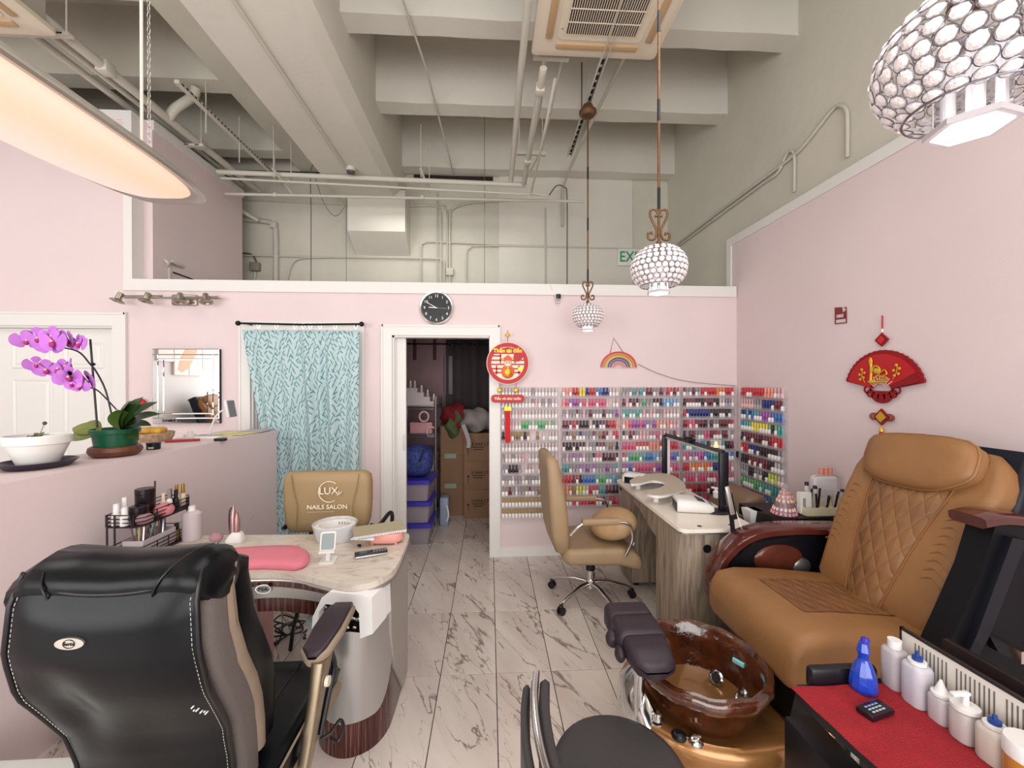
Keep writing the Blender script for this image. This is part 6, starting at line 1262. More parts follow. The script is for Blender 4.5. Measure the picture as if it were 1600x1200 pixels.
# phone stand
p = at(512, 878, Z=.76); t = base_thing('phone_stand', 'white folding phone stand with grey pad on the marble table', 'phone stand', p.x, p.y, ZT_, None, .12); gp2 = mat('stand_grey_pad', '#8f9a9a', .5)
P0(g().loft([[(a, b, z) for a, b in rr(-.035, .035, -.03, .05, .01)] for z in (0, .005)], white), 'base_plate', t); P0(g().obox((0, .01, .035), (.018, .006, .07), Matrix.Rotation(-.25, 4, 'X'), white), 'arm', t)
P0(g().loft([[(a, .0+.30*(b-.06)+dd, b) for a, b in rr(-.035, .035, .055, .135, .01)] for dd in (-.004, .004)], white), 'back_plate', t); P0(g().loft([[(a, .0+.30*(b-.06)+dd, b) for a, b in rr(-.028, .028, .06, .128, .006)] for dd in (-.0065, -.004)], gp2), 'pad', t); P0(g().rbox(-.035, .035, -.025, .0, .048, .056, .002, white), 'ledge', t)
# roll of forms, notebook, pink box, phone
p = at(527, 838, Z=.76); t = base_thing('form_roll', 'white ring of paper nail forms in torn plastic wrap', 'roll', p.x, p.y-.03, ZT_)
P0(g().lathe([(.055, 0), (.085, 0), (.095, .075), (.075, .078), (.055, 0)], white, n=32, sx=1.1), 'paper_ring', t)
for k in range(8): a = k*.2+.2; P0(g().box(-.002, .002, -.001, .0, 0, .018, mat('print_grey', '#8f8a8c', .6)).xf(Matrix.Translation((.076*math.cos(a)*1.05, .068*math.sin(a), .05))), 'printed_mark', t, 0)
P0(g().lathe([(.09, 0), (.098, .03), (.104, .06), (.110, .085), (.104, .088), (.098, .06), (.09, 0)], mat('plastic_wrap', '#eef0f4', .15, alpha=.45, bump=1, bscale=30), n=22, sx=1.05), 'wrap', t)
p = at(603, 846, Z=.76); t = base_thing('pink_tray_box', 'coral pink oval box on small feet, under the spiral notebook', 'box', p.x, p.y, ZT_); cor = mat('coral_plastic', '#df9c92', .4)
P0(g().loft([[(a, b, z) for a, b in rr(-.09*s_, .095*s_, -.06*s_, .06*s_, .055*s_)] for z, s_ in ((.008, .9), (.018, 1), (.050, 1), (.056, .97))], cor), 'body', t)
for a, b in ((-.06, -.04), (.06, -.04), (-.06, .04), (.06, .04)): P0(g().cyl((a, b, 0), (a, b, .012), .008, cor, n=10), 'foot', t)
t = base_thing('spiral_notebook', 'tan spiral notebook with loose sheets lying on the coral box', 'notebook', p.x-.03, p.y-.005, ZT_+.058, None, .38)
P0(g().box(-.13, .125, -.07, .075, 0, .012, mat('sheet_white', '#e8e6e6', .7)), 'pages', t); P0(g().box(-.132, .127, -.072, .077, .012, .015, mat('kraft_cover', '#a59a80', .6)), 'cover', t); q = g()
for k in range(22): q.tube([(-.118+.011*k, -.072+.005*math.cos(a), .008+.008*math.sin(a)) for a in [2*PI*j/8 for j in range(8)]], .0009, steel, 4, closed=True)
P0(q, 'wire_binding', t)['kind'] = 'stuff'
P0(g().loft([[(-.15, -.05, -.006), (-.04, -.085, -.014), (-.03, -.03, -.003), (-.12, -.01, -.002)], [(-.15, -.05, -.004), (-.04, -.085, -.012), (-.03, -.03, -.001), (-.12, -.01, .0)]], mat('sheet_white')), 'loose_sheet', t, 0)
p = at(580, 868, Z=.76); t = base_thing('cordless_phone', 'black cordless phone with silver edge lying on the marble table', 'phone', p.x, p.y, ZT_, None, .36)
P0(g().rbox(-.075, .075, -.022, .022, 0, .012, .004, mat('silver_edge', '#b7b5b3', .3, metal=.6)), 'silver_edge', t); P0(g().rbox(-.076, .076, -.0225, .0225, .009, .021, .005, black), 'shell', t); P0(g().box(-.055, -.018, -.014, .014, .021, .0216, mat('lcd_grey', '#4a5055', .2)), 'screen', t)
for i in range(5):
    for j in range(3): P0(g().rbox(.008+i*.013, .018+i*.013, -.016+j*.0115, -.007+j*.0115, .021, .0225, .0008, mat('key_grey', '#77757a', .5)), 'key', t)
tx(g().ell((0, 0, .006), (.012, .008, .006), black, 10, 6).tube([(0, 0, .006), (.012, -.02, .004)], .003, black, 6).build('black_clip'), 'tiny black clip on the marble table left of the cordless phone', 'clip'); p = at(561, 855, Z=.76); bpy.data.objects['black_clip'].location = (p.x, p.y, ZT_)
p = at(398, 833, Y=3.2)
# pale marks on the half wall
for (x, y, a, w_, h_, c_, lb) in ((385, 808, .5, .035, .012, '#d9b9bd', 'small pink plaster scrap stuck on the half wall'),):
    yy_ = 2.62; o_ = g().rbox(-.004, .0, -w_, w_, -.006, .006, .002, mat('plaster_pink', c_, .6)).build('plaster_scrap'); q = at(x, y, X=hx(yy_)+.004); o_.location = (hx(q.y)+.002, q.y, q.z); o_.rotation_euler = (a, 0, 0); tx(o_, lb, 'scrap')
# under the table
p = at(404, 975, Y=2.1); t = base_thing('pink_drawer_tower', 'pink plastic drawer tower under the marble table', 'drawers', -1.26, 2.12, 0); pk = mat('pink_plastic', '#dba8a6', .4)
P0(g().rbox(-.11, .10, -.10, .14, 0, .52, .01, pk), 'body', t)
for k in range(5):
    d_ = P0(g().rbox(-.10, .092, -.108, -.100, .015+.1*k, .105+.1*k, .004, pk), 'drawer', t); P0(g().rbox(-.03, .03, -.113, -.108, .05+.1*k, .07+.1*k, .003, mat('drawer_grip', '#9c6a6a', .5)), 'grip', d_)
random.seed(2); q = g(); pts = [(random.uniform(-.13, .1), random.uniform(-.1, .1), .012+.10*random.random()) for k in range(16)]; q.tube(bez(pts, 5), .005, black, 6); pts = [(random.uniform(-.12, .12), random.uniform(-.1, .1), .012+.16*random.random()) for k in range(9)]; q.tube(bez(pts, 6), .003, mat('grey_cable'), 6)
p = at(440, 985, Z=.05); o_ = q.build('cable_tangle'); o_.location = (p.x, p.y, .0); tx(o_, 'tangle of black cables lying on the tiles under the marble table', 'cables')
o_ = g().tube(bez([(0, 0, 0), (.02, .0, .10), (.05, 0, .20), (.03, 0, .26), (-.05, 0, .27)], 5), .012, black, 8).build('hooked_cane'); p = at(455, 948, Y=2.5); o_.location = (p.x, 2.5, 0.0); o_.scale = (1, 1, 1.35); tx(o_, 'curved black cane standing behind the cable tangle', 'cane')
# ---- desk things (grey desk)
DZ_ = .761
def dpx(x, y, z=.76): return at(x, y, Z=z)
t = base_thing('gantry_lamp', 'black gantry-shaped LED desk lamp bridging the grey desk', 'lamp', 1.42, 2.55, DZ_)
a_ = at(1133, 800, Z=.77); b_ = at(1040, 752, Z=.77); nx_, ny_ = a_.x, a_.y+.02; fx, fy = b_.x*(b_.y+.07)/b_.y, b_.y+.07
def rl(x, y, z): return (x-1.42, y-2.55, z-DZ_)
ztop_n = at(1130, 703, X=nx_).z; ztop_f = ztop_n
zt = (ztop_n+at(1040, 682, X=fx).z)/2
def post(x, y, nm):
    q = g(); c = rl(x, y, 0); q.rbox(c[0]-.030, c[0]+.030, c[1]-.014, c[1]+.014, 0.01, zt-DZ_, .006, black); return P0(q, nm, t)
post(nx_, ny_, 'near_post'); post(fx, fy, 'far_post')
q = g(); A_, B_ = Vector(rl(nx_, ny_, zt)), Vector(rl(fx, fy, zt)); q.tube([A_, B_], .016, black, 4); P0(q, 'top_bar', t); P0(g().tube([A_+Vector((0, 0, -.02)), B_+Vector((0, 0, -.02))], .009, mat('led_strip', '#d9d4d2', .3), 4), 'led_strip', t)
P0(g().box(rl(fx, 0, 0)[0]+.008, rl(fx, 0, 0)[0]+.030, B_.y-.018, B_.y-.0145, .03, zt-DZ_-.03, mat('led_strip')), 'led_strip', t)
P0(g().lathe([(0, 0), (.085, 0), (.085, .010), (.075, .016), (0, .018)], black, (A_.x-.03, A_.y, 0), 32, 1, .65), 'base', t); M_ = (A_+B_)/2
P0(g().rbox(M_.x-.05, M_.x+.03, M_.y-.03, M_.y+.03, M_.z+.012, M_.z+.028, .006, black).ell((M_.x-.02, M_.y, M_.z+.035), (.035, .03, .012), black, 14, 8), 'phone_clamp', t)
c = at(1117, 694, Y=ny_+.1); t = base_thing('golden_figurine', 'small glowing golden figurine in a clear cube on the lamp bar', 'figurine', *((A_*.93+B_*.07)[:2]), 0); t.location = Vector((1.42, 2.55, DZ_))+A_*.90+B_*.10+Vector((0, 0, .017))
P0(g().lathe([(0, 0), (.016, 0), (.018, .012), (.010, .02), (.012, .03), (.004, .04), (0, .042)], mat('warm_gold_glow', '#f2d39a', .4, emit=.4), n=12), 'figure', t); P0(g().box(-.024, .024, -.024, .024, 0, .05, mat('clear_cube', '#efe6e6', .1, alpha=.18)), 'clear_cube', t)
# hand rest (pale) on two posts
t = base_thing('arm_rest', 'cream S-shaped arm rest on two short posts at the grey desk', 'arm rest', 1.22, 2.95, DZ_); crl = mat('cream_leatherette', '#bdb2a0', .5)
P_ = [dpx(x, y, .83) for x, y in ((984, 752), (1005, 743), (1035, 741), (1055, 746), (1072, 762), (1050, 772), (1030, 776), (1012, 773), (1010, 768), (1030, 764), (1040, 756), (1020, 752), (1000, 756), (986, 757))]
P_ = [(v_.x-1.22, v_.y-2.95) for v_ in bez(P_+[P_[0]], 3)][:-1]
P0(g().prism(P_, .058, .072, white).prism(P_, .072, .078, crl), 'pad', t, 30)
for x, y in ((997, 762), (1025, 782)): v_ = dpx(x, y, .77); P0(g().cyl((v_.x-1.22, v_.y-2.95, 0), (v_.x-1.22, v_.y-2.95, .06), .02, white), 'post', t)
# uv lamps
def uvlamp(x, y, rz, label, flip=1):
    t = base_thing('nail_curing_lamp', label, 'nail lamp', x, y, DZ_, None, rz)
    P0(g().loft([[(-.10, b, z) for b, z in rr(-.085, .085, .0, .075, .03)], [(-.085, b, z) for b, z in rr(-.095, .095, .0, .085, .035)], [(.02, b, z) for b, z in rr(-.095, .095, .0, .08, .035)], [(.10, b, z) for b, z in rr(-.085, .085, 0, .06, .028)], [(.125, b, z) for b, z in rr(-.07, .07, 0, .045, .02)]], white), 'shell', t, 50)
    P0(g().loft([[(.03, -.055, .082), (.03, .055, .082), (.125, .035, .050), (.125, -.035, .050)], [(.03, -.055, .079), (.03, .055, .079), (.125, .035, .047), (.125, -.035, .047)]], mat('lamp_display', '#1c1618', .2)), 'display', t, 0); P0(g().rbox(-.104, -.095, -.07, .07, .004, .058, .002, black), 'opening', t); return t
v_ = dpx(1082, 803); uvlamp(v_.x+.03, v_.y+.08, -.25, 'glossy white nail curing lamp at the near end of the grey desk')
v_ = dpx(1012, 752); uvlamp(1.24, 3.37, .9, 'white and black nail curing lamp at the far end of the grey desk')
v_ = dpx(1040, 765); o_ = g().obox((0, 0, .02), (.03, .02, .05), Matrix.Rotation(.6, 4, 'Y'), black, .004).build('black_remote'); o_.location = (v_.x, v_.y, DZ_); tx(o_, 'small black remote leaning inside the cream arm rest', 'remote')
v_ = dpx(1102, 775); bottle(v_.x+.08, v_.y+.05, DZ_, .016, .085, black, black, 'thin black bottle behind the near curing lamp', neck=.4, rim=.4)
v_ = dpx(1113, 780); t = base_thing('spray_bottle', 'small white trigger bottle behind the near curing lamp', 'bottle', v_.x+.05, v_.y+.04, DZ_); P0(g().lathe([(0, 0), (.02, 0), (.022, .04), (.01, .055), (.01, .065), (0, .066)], white, n=14), 'body', t); P0(g().obox((-.01, 0, .07), (.05, .012, .014), Matrix.Rotation(.2, 4, 'Y'), white, .003), 'trigger', t)
# phone mount on the side of the chair
t = base_thing('tablet_arm', 'black and silver clip arm rising between desk and massage chair', 'stand', 1.46, 2.2, 0)
def ra(x, y, Y_=2.2): v_ = at(x, y, Y=Y_); return (v_.x-1.46, 0, v_.z)
P0(g().tube([ra(1147, 845), ra(1142, 800), ra(1136, 790)], .014, black, 4).tube([ra(1147, 845), (.0, 0, .0)], .010, black, 6), 'stem', t); P0(g().obox(Vector(ra(1142, 790)), (.028, .04, .15), Matrix.Rotation(-.22, 4, 'Y'), black, .006), 'clamp', t); P0(g().obox(Vector(ra(1136, 780))+Vector((.0, -.026, 0)), (.024, .012, .16), Matrix.Rotation(-.22, 4, 'Y'), mat('silver_edge'), .004), 'silver_bar', t); P0(g().tube(bez([ra(1150, 800), ra(1158, 825), ra(1163, 850), ra(1165, 870)], 4), .004, white, 6), 'cable', t)
# corner wall plug and cable
tx(g().tube(bez([at(1154, 715, X=XR-.02), at(1158, 735, X=XR-.02), at(1161, 760, X=XR-.02), at(1163, 800, X=XR-.02)], 4), .004, black, 6).obox(at(1153, 710, X=XR-.02), (.025, .03, .06), Matrix.Identity(4), black, .005).build('wall_plug'), 'black plug and hanging cord in the corner between the polish racks', 'plug')
# ---- cart contents
ZC_ = .802
t = base_thing('tool_tray', 'pale cream plastic organiser tray on the black cart', 'tray', 2.08, 2.40, ZC_); crt = mat('cream_tray', '#cfc6a6', .4)
P0(g().loft([[(a, b, z) for a, b in rr(-.19, .19, -.075, .10, .025)] for z in (0, .006)], crt), 'base', t)
for x0, x1, y0, y1 in ((-.19, .19, -.078, -.072), (-.19, .19, .094, .10), (-.19, -.184, -.072, .094), (.184, .19, -.072, .094)): P0(g().box(x0, x1, y0, y1, .004, .05, crt), 'side', t)
random.seed(4)
TOOLS = [('nail_tool', 'dark burgundy', '#3a1a20'), ('nail_tool', 'silver', '#b9b4b6'), ('nail_tool', 'black', '#1a1518')]
for k in range(14):
    nm, cn, hx_ = TOOLS[k % 3]; x = 1.95+.018*k; y = 2.38+.02*(k % 3); dx = random.uniform(-.03, .03); h = random.uniform(.09, .15)
    o_ = g().tube([(x, y, ZC_+.008), (x+dx, y+random.uniform(-.02, .02), ZC_+h)], .006, mat('tool_'+hx_[1:], hx_, .3, metal=.3), 6).build('nail_tool'); T(o_, '%s nail tool standing in the cream tray on the cart' % cn, 'tool', cn+' tools in the cream tray')
for x, h, lb in ((1.975, .175, 'tallest'), (2.03, .15, 'middle'), (2.21, .125, 'rightmost')):
    t = bottle(x, 2.43, ZC_+.006, .013, h, mat('clear_tube', '#d8d0d3', .15, alpha=.5), black, '%s clear tube with black cap in the cream tray' % lb, cat='tube', name='clear_tube', neck=.80, rim=.9)
o_ = g().box(-.035, .035, -.015, .015, 0, .125, mat('card_white', '#dedbd2', .6)).build('product_box'); o_.location = (1.915, 2.375, ZC_+.007); tx(o_, 'small white printed box at the left end of cream tray', 'box'); onto(o_, g().box(1.895, 1.912, 2.358, 2.361, ZC_+.03, ZC_+.10, mat('print_grey')).build('printed_panel'))
o_ = g().rbox(-.09, .09, -.02, .02, 0, .20, .03, mat('white_frosted', '#dcd6da', .2, alpha=.8), 3).build('frosted_panel'); o_.location = (2.17, 2.52, ZC_); tx(o_, 'frosted white rounded panel standing at the back of the cart', 'panel')
tr_ = at(1330, 741, X=2.30); t = base_thing('coral_rolls', 'coral paper rolls standing highest behind the frosted panel', 'roll', 2.22, 2.57, ZC_)
for k in range(3): P0(g().cyl((-.03+.03*k, 0, 0), (-.03+.03*k, 0, .235), .014, mat('coral_paper', '#d9907a', .6)), 'roll', t)
# nail tip wheels: two clear stands with rows of sample tips
tipc = ['#d98f96', '#e5bcbc', '#7a5a5c', '#e0b39a', '#d9a8a0', '#c98a80']
for w_, (x, y, n_, lb) in enumerate(((1.79, 2.38, 6, 'pyramid display of sample nail tips, front one on the cart'), (1.87, 2.47, 5, 'pyramid display of sample nail tips, behind the front one'))):
    t = base_thing('nail_tip_display', lb, 'nail display', x, y, ZC_)
    P0(g().lathe([(.065, 0), (.065, .006), (.01, .16), (0, .16)], mat('smoky_acrylic', '#b6a3a8', .2, alpha=.4), n=20), 'cone', t)
    for r_ in range(n_):
        z = .012+.024*r_; R_ = .066-.0095*r_; cnt = max(5, int(R_*2*PI/.022))
        for k in range(cnt): a = 2*PI*k/cnt+r_*.3; P0(g().obox((R_*math.cos(a), R_*math.sin(a), z), (.008, .012, .020), Matrix.Rotation(a, 4, 'Z') @ Matrix.Rotation(-.4, 4, 'Y'), mat('tip'+tipc[(r_+w_) % 6][1:], tipc[(r_+w_) % 6], .2), .003), 'nail_tip', t)
o_ = g().loft([[(-.03, -.03, 0), (.03, -.03, 0), (.03, .03, 0), (-.03, .03, 0)], [(-.045, -.045, .10), (.045, -.045, .10), (.045, .045, .10), (-.045, .045, .10)]], white).build('waste_cup', None, 20); o_.location = (1.665, 2.49, .70); tx(o_, 'white square cup hooked on the left side of the cart', 'cup')
q = g(); 
for k in range(5): r_ = .025+.004*k; q.tube([(r_*math.cos(a)+.004*k, .002*k, r_*math.sin(a)) for a in [2*PI*j/18 for j in range(18)]], .0022, mat('pale_cord', '#d8d2d4', .4), 5, closed=True)
q.obox((0, 0, .05), (.014, .01, .07), Matrix.Identity(4), white, .003); o_ = q.build('coiled_cord'); o_.location = (1.765, 2.31, .655); tx(o_, 'coiled pale cord hanging from the front of the cart', 'cord')
# ---- side tray contents
ZS = .6275
def squeeze(x, y, w_, d_, h, label, cap, contents='#cfc9cf', shoulder=.8):
    t = base_thing('gel_bottle', label, 'bottle', x, y, ZS); m_ = mat('translucent_'+contents[1:], contents, .3, alpha=.86)
    P0(g().loft([[(a*s_, b*s_, z) for a, b in rr(-w_/2, w_/2, -d_/2, d_/2, min(w_, d_)*.35)] for z, s_ in ((0, .93), (.004, 1), (h*shoulder*.93, 1), (h*shoulder, .9), (h*(shoulder+.03), .5))], m_), 'body', t, 50)
    if cap == 'flip': P0(g().lathe([(0, h*(shoulder+.03)), (.018, h*(shoulder+.03)), (.018, h), (0, h)], wp, n=20), 'cap', t)
    if cap == 'spout': P0(g().lathe([(0, h*(shoulder+.03)), (.022, h*(shoulder+.03)), (.022, h*(shoulder+.10)), (.016, h*(shoulder+.12)), (.012, h*(shoulder+.2)), (.003, h*1.03), (0, h*1.03)], wp, n=20), 'cap', t)
    if cap == 'blue': P0(g().lathe([(0, h*(shoulder+.03)), (.022, h*(shoulder+.03)), (.022, h*(shoulder+.09)), (0, h*(shoulder+.10))], wp, n=20), 'collar', t); P0(g().lathe([(0, h*(shoulder+.10)), (.013, h*(shoulder+.10)), (.013, h*(shoulder+.17)), (.006, h*(shoulder+.18)), (.005, h*(shoulder+.27)), (0, h*(shoulder+.27))], mat('blue_nozzle', '#1c3f86', .4), n=14), 'blue_cap', t)
    if cap == 'pump': P0(g().lathe([(0, h*(shoulder+.03)), (.03, h*(shoulder+.03)), (.03, h*(shoulder+.12)), (.008, h*(shoulder+.14)), (.008, h*1.05), (0, h*1.05)], wp, n=20), 'pump', t); P0(g().obox((-.015, 0, h*1.04), (.05, .014, .01), Matrix.Identity(4), wp, .003), 'pump_head', t)
    return t
XB = 1.30
squeeze(XB, 1.235, .055, .060, .150, 'clear bottle with white flip cap, farthest in the tray row', 'flip', '#c3bcc2')
squeeze(XB, 1.165, .060, .065, .150, 'clear gel bottle with blue nozzle, second in the tray row', 'blue', '#cdc9d2', .78)
squeeze(XB, 1.100, .045, .05, .115, 'short clear bottle with pointed white cap in the tray row', 'spout', '#c6bec2', .62)
squeeze(XB, 1.040, .055, .055, .12, 'clear pump bottle in the middle of the tray row', 'pump', '#c9bfbe', .66)
squeeze(XB, .975, .060, .06, .125, 'milky bottle with blue nozzle, nearer in the tray row', 'blue', '#d2c8be', .68)
jar(XB+.0, .905, ZS, .045, .11, mat('honey_gel', '#c98a3a', .2, alpha=.85), 'round jar of honey coloured gel with pump lid, nearest in the tray', wp)
t = base_thing('blue_spray_bottle', 'blue faceted glass bottle standing on the red towel', 'bottle', 1.185, 1.225, ZS); blg = mat('blue_glass', '#1a3fb0', .12, coat=.6)
P0(g().lathe([(0, 0), (.034, .002), (.038, .015), (.034, .05), (.022, .085), (.014, .10), (.014, .112), (.018, .125), (.012, .15), (0, .155)], blg, n=12), 'body', t, 20); P0(g().obox((.004, 0, .15), (.02, .02, .035), Matrix.Rotation(.3, 4, 'Y'), mat('blue_plastic', '#3a35a8', .3), .006), 'nozzle', t)
t = base_thing('remote_control', 'black remote control lying on the red towel', 'remote', 1.135, 1.135, ZS+.001, None, .25)
P0(g().rbox(-.048, .048, -.024, .024, 0, .018, .006, mat('dark_plum_plastic', '#1d1119', .3)), 'shell', t)
for i in range(4):
    for j in range(3): P0(g().rbox(-.03+.014*i, -.020+.014*i, -.014+.010*j, -.009+.010*j, .018, .0195, .0006, mat('key_tint_%d' % (j % 3), ('#b8b0b8', '#8fc3c9', '#9a8fb5')[j % 3], .4)), 'button', t)
t = base_thing('price_card', 'upright white printed service card behind the row of bottles', 'sign', 1.355, 1.0, ZS)
P0(g().box(0, .006, -.36, .265, 0, .165, mat('card_face', '#e3dcd4', .45)), 'card', t, 0); P0(g().box(-.002, .009, -.365, .268, .162, .170, mat('dark_edge', '#2a2222', .4)).box(-.002, .009, .263, .269, 0, .17, mat('dark_edge')), 'frame', t)
random.seed(6); q = g()
for blk in range(5):
    yb = .22-.115*blk
    for k in range(9):
        yy_ = yb-.011*k; L_ = random.uniform(.06, .12); q.box(-.0012, 0, yy_-.0016, yy_+.0016, .145-L_, .145, mat('ink_grey', '#6b6663', .7))
P0(q, 'printed_lines', t, 0)['kind'] = 'stuff'
o_ = g().rbox(1.42, 1.44, .5, 1.2, .60, .80, .004, mat('espresso')).build('tray_back_rail'); onto(sg, o_) if False else None; o_.location -= sg.location; o_.parent = sg
# ---- storage room
SY = 4.56
t = base_thing('wire_shelf', 'chrome wire shelving unit inside the storage doorway', 'shelf', -.80, 4.9, 0)
wi = mat('dull_chrome', '#8d8688', .3, metal=.8)
for x, y in ((-.60, 4.56), (-.60, 5.25), (-1.05, 4.56), (-1.05, 5.25)): P0(g().cyl((x+.80, y-4.9, .02), (x+.80, y-4.9, 1.42), .014, wi, n=10), 'post', t)
for z in (.14, .55, .80, 1.03, 1.34):
    q = g(); q.tube([(a+.80, b-4.9, z) for a, b in ((-1.05, 4.56), (-.60, 4.56), (-.60, 5.25), (-1.05, 5.25))], .006, wi, 5, closed=True); q.tube([(a+.80, b-4.9, z-.03) for a, b in ((-1.05, 4.56), (-.60, 4.56), (-.60, 5.25), (-1.05, 5.25))], .004, wi, 5, closed=True)
    for k in range(14): q.box(-.25+.034*k-.0015+.0, -.25+.034*k+.0015, -.34, .35, z-.002, z+.002, wi)
    for k in range(8): q.tube([(-.25+.056*k, -.34, z-.03), (-.25+.056*k+.028, -.34, z), (-.25+.056*k+.056, -.34, z-.03)], .0025, wi, 4)
    P0(q, 'wire_tier', t)
binl = mat('violet_lid', '#3e34a8', .35); binb = mat('clear_bin', '#a49aa3', .3, alpha=.75)
for k, z in enumerate((0, .215, .43)):
    t = base_thing('storage_bin', ['lowest', 'middle', 'topmost'][k]+' clear bin with violet lid in the doorway stack', 'bin', -.745, 4.25, z, None, -.03*k)
    P0(g().loft([[(a, b, zz) for a, b in rr(-.16+d, .16-d, -.20+d, .20-d, .03)] for zz, d in ((0.0, .02), (.17, 0))], binb), 'body', t); P0(g().loft([[(a, b, zz) for a, b in rr(-.175, .175, -.215, .215, .03)] for zz in (.17, .18, .21)], binl), 'lid', t)
    P0(g().rbox(-.12, .12, -.15, .15, .01, .12, .02, mat('bin_stuffing_%d' % k, ('#6a5a60', '#857b80', '#8a3040')[k], .8, var=.4, vscale=20)), 'contents', t)
o_ = g().ell((0, 0, .15), (.16, .17, .16), mat('patterned_bag', '#34407f', .7, var=.6, vscale=38), 20, 14, .7, .7).tube(bez([(.05, -.17, .16), (.10, -.19, .28), (.13, -.15, .30)], 4), .012, mat('navy_strap', '#1d2450', .7), 6).build('tote_bag', None, 60); o_.location = (-.745, 4.24, .645); tx(o_, 'blue and white patterned bag on top of the storage bins', 'bag')
o_ = g().loft([[(a, b, z) for a, b in rr(-.14, .12, -.10, .10, .02)] for z in (0, .12)], mat('pink_basket', '#c98f95', .5)).build('pink_basket'); o_.location = (-.77, 4.72, 1.034); tx(o_, 'pink basket with straps on the second wire shelf', 'basket')
for k, (dx, dz) in enumerate(((-.03, .17), (.05, .0))):
    q = g().tube([(.05*math.cos(a), 0, .055*math.sin(a)) for a in [2*PI*j/16 for j in range(16)]], .010, mat('pale_pink_strap', '#dfb9bb', .6), 6, closed=True); o_ = q.build('foam_ring'); o_.location = (-.70+dx, 4.585, 1.04+dz-.05); tx(o_, ['pale pink ring standing on the pink basket', 'pale pink ring hooked on the wire shelf below the basket'][k], 'ring')
t = base_thing('stair_display', 'white stair-step bottle display on the top wire shelf', 'display', -.80, 4.72, 1.343); stp = mat('dim_white', '#cfc3c3', .5)
P0(g().prism([(-.14, 0), (.20, 0), (.20, .05), (.13, .05), (.13, .10), (.06, .10), (.06, .15), (-.01, .15), (-.01, .20), (-.14, .20)], -.10, .10, stp, 'y'), 'steps', t, 0)
for k, (x, z) in enumerate(((-.10, .20), (-.05, .20), (.025, .15), (.095, .10), (.165, .05))): bottle(-.80+x, 4.70, 1.343+z+.001, .016, .08, stp, wp, ['pale bottle at the back of the top step', 'pale bottle at the front of the top step', 'pale bottle on the second step', 'pale bottle on the third step', 'pale bottle on the lowest step'][k])
o_ = g().rbox(-.09, .09, -.06, .06, 0, .10, .004, mat('clear_organizer', '#b9a9a9', .2, alpha=.6)).build('clear_organizer'); o_.location = (-.72, 5.0, 1.343); tx(o_, 'clear acrylic organiser box behind the stair display', 'box')
o_ = g().rbox(-.09, .09, -.04, .04, 0, .50, .006, mat('grey_cabinet', '#8a7f80', .5)).build('panel_box'); o_.location = (-.50, YR-.09, 1.45); tx(o_, 'tall grey electrical box on the storage room wall', 'electrical box')
for k, x in enumerate((-.98, -.72, -.44)): tx(g().cyl((x, YR-.06, 1.9), (x, YR-.06, 2.28), .02, mat('rusty_pipe', '#5a3a34', .6), n=10).build('rusty_pipe'), '%s brown pipe at the storage room ceiling' % ['left', 'middle', 'right'][k], 'pipe')
cb = mat('cardboard', '#8c6b52', .8, var=.06, vscale=6); ink = mat('box_ink', '#3d2c24', .8)
def carton(x, y, z, w_, d_, h, label, txt=True):
    t = base_thing('cardboard_box', label, 'box', x, y, z); P0(g().box(-w_/2, w_/2, -d_/2, d_/2, 0, h, cb), 'carton', t, 0); P0(g().box(-w_/2-.001, w_/2+.001, -d_/2-.001, d_/2+.001, h-.003, h+.0005, mat('tape', '#a98d6d', .4)), 'tape', t, 0)
    if txt:
        q = g(); q.text('2 HAK LT', .05, ink, onback(.02, -d_/2-.002, h*.62), .001, 1.0, .001); q.box(-.07, .07, -d_/2-.002, -d_/2, h*.50, h*.53, ink); q.box(-.06, .05, -d_/2-.002, -d_/2, h*.42, h*.45, ink)
        q.tube([(-.12, -d_/2-.001, h*.25), (-.12, -d_/2-.001, h*.5)], .003, ink, 4); q.prism([(-.135, h*.46), (-.105, h*.46), (-.12, h*.56)], -d_/2-.002, -d_/2, ink, 'y'); P0(q, 'printing', t, 0)
for k in range(3): carton(-.13, 4.98, .335*k, .34, .34, .33, '%s printed cardboard box of the right storage stack' % ['lowest', 'middle', 'topmost'][k])
for k in range(3): carton(-.445, 5.08, .36*k, .285, .30, .355, '%s plain cardboard box of the left storage stack' % ['lowest', 'middle', 'topmost'][k], False)
for k, (x, z) in enumerate(((-.47, .69), (-.47, .33))): o_ = g().box(-.07, .07, -.002, 0, -.025, .03, mat('box_sticker', '#8fa08f' if k == 0 else '#9aa0b8', .5)).build('shipping_label'); o_.location = (x, 4.928, z+.0); tx(o_, ['green printed sticker across the left carton stack', 'blue printed sticker low on the left carton stack'][k], 'sticker')
for k, (x, y, z, r_, c_, lb) in enumerate(((-.42, 5.0, 1.18, (.16, .14, .16), '#7d1f28', 'dark red garment heaped on the left carton stack'), (-.42, 4.93, 1.10, (.09, .10, .17), '#54663f', 'green garment draped over the left carton stack'), (-.14, 4.93, 1.14, (.20, .18, .14), '#9d9494', 'grey sweatshirt heaped on the right carton stack'))):
    q = g(); q.ell((0, 0, 0), r_, mat('cloth_'+c_[1:], c_, .9, bump=.4, bscale=20), 26, 18); rnd = random.Random(k)
    q.v = [(a+.02*math.sin(b*31+c*22+k)+.012*math.sin(c*47), b+.02*math.sin(a*29+c*18), c+.018*math.sin(a*33+b*20)) for a, b, c in q.v]; o_ = q.build('garment', None, 70); o_.location = (x, y, z-r_[2]); tx(o_, lb, 'clothing')
o_ = g().tube(bez([(0, 0, 0), (.04, -.03, -.10), (.07, -.04, -.20), (.06, -.04, -.26)], 5), .03, mat('pale_fleece', '#b9aeae', .9), 10).build('white_sleeve', None, 70); o_.location = (-.27, 4.76, .84); tx(o_, 'pale sleeve hanging down from the heap of clothes', 'clothing')
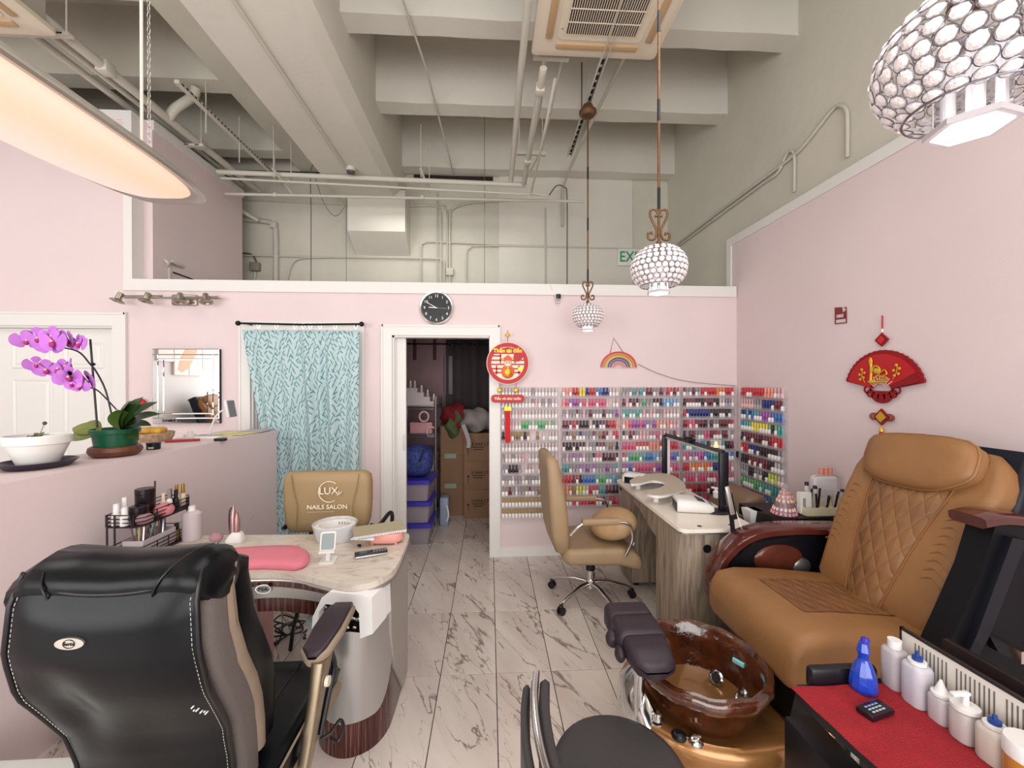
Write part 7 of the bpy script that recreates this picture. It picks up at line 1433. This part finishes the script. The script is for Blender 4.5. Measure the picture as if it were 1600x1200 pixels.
# grey curtain with grommets
q = g(); nx, nz = 40, 6; vs = []
for i in range(nz):
    for j in range(nx): u_ = j/(nx-1); vs.append((-.56+.80*u_, 5.33+.028*math.sin(u_*24), 2.16-1.9*i/(nz-1)))
q.add(vs, [(i*nx+j, i*nx+j+1, (i+1)*nx+j+1, (i+1)*nx+j) for i in range(nz-1) for j in range(nx-1)], mat('dark_grey_cloth', '#4f4747', .9)); me_, off = q.mesh('grey_curtain', 80, True); o_ = bpy.data.objects.new('grey_curtain', me_); C.objects.link(o_); o_.location = off; md = o_.modifiers.new('t', 'SOLIDIFY'); md.thickness = .004; tx(o_, 'dark grey curtain with metal grommets inside the storage room', 'curtain')
for k in range(5): onto(o_, g().tube([(-.50+.16*k+.024*math.cos(a), 5.285, 2.10+.024*math.sin(a)) for a in [2*PI*j/14 for j in range(14)]], .005, chrome, 5, closed=True).build('grommet'))
tx(g().cyl((-1.2, 5.30, 2.10), (.30, 5.30, 2.10), .009, blackm, n=8).build('storage_curtain_rod'), 'thin black rod holding the grey storage curtain', 'curtain rod')
o_ = g().rbox(-.05, .05, -.08, .08, 0, .32, .02, mat('blue_white_appliance', '#8f9db5', .4)).tube(bez([(.03, -.085, .06), (.05, -.10, .14), (.03, -.09, .24)], 4), .012, white, 8).build('small_appliance'); o_.location = (-.50, 4.62, 0); tx(o_, 'small blue and white appliance on the floor beside the wire shelf', 'appliance')
t = base_thing('drawer_cabinet', 'small white drawer unit on the wire shelf edge', 'drawers', -.66, 4.80, .553); P0(g().rbox(-.05, .05, -.14, .14, 0, .22, .006, mat('dim_white')), 'body', t)
for k in range(3): P0(g().box(.05, .054, -.12, .12, .02+.066*k, .075+.066*k, mat('dark_drawer', '#4a4145', .5)), 'drawer', t)
# ---- left bay, reflected in the mirror
t = base_thing('hand_canvas', 'large printed canvas of a hand on the far left wall, seen in the mirror', 'picture', -5.975, -1.0, 1.75); pe = mat('canvas_pale', '#e2d5cf', .7); sk = mat('canvas_skin', '#e0a98d', .7)
for k, (y0, y1, z0, z1) in enumerate(((-.75, -.38, .15, .85), (-.36, .0, .0, .95), (.02, .38, .0, .95), (.40, .75, .25, .85))):
    P0(g().box(-.02, .02, y0, y1, z0, z1, pe), 'canvas_panel', t, 0)
P0(g().prism([(-.28, .92), (.05, .92), (.10, .5), (.22, .35), (.30, .1), (.2, .05), (.05, .12), (-.10, .30), (-.2, .45)], .021, .024, sk, 'x'), 'printed_hand', t, 0)
clone(pc, 'caramel massage chair in the left bay, visible only in the mirror', (-5.2, -1.1, 0), PI).scale = (1, -1, 1)
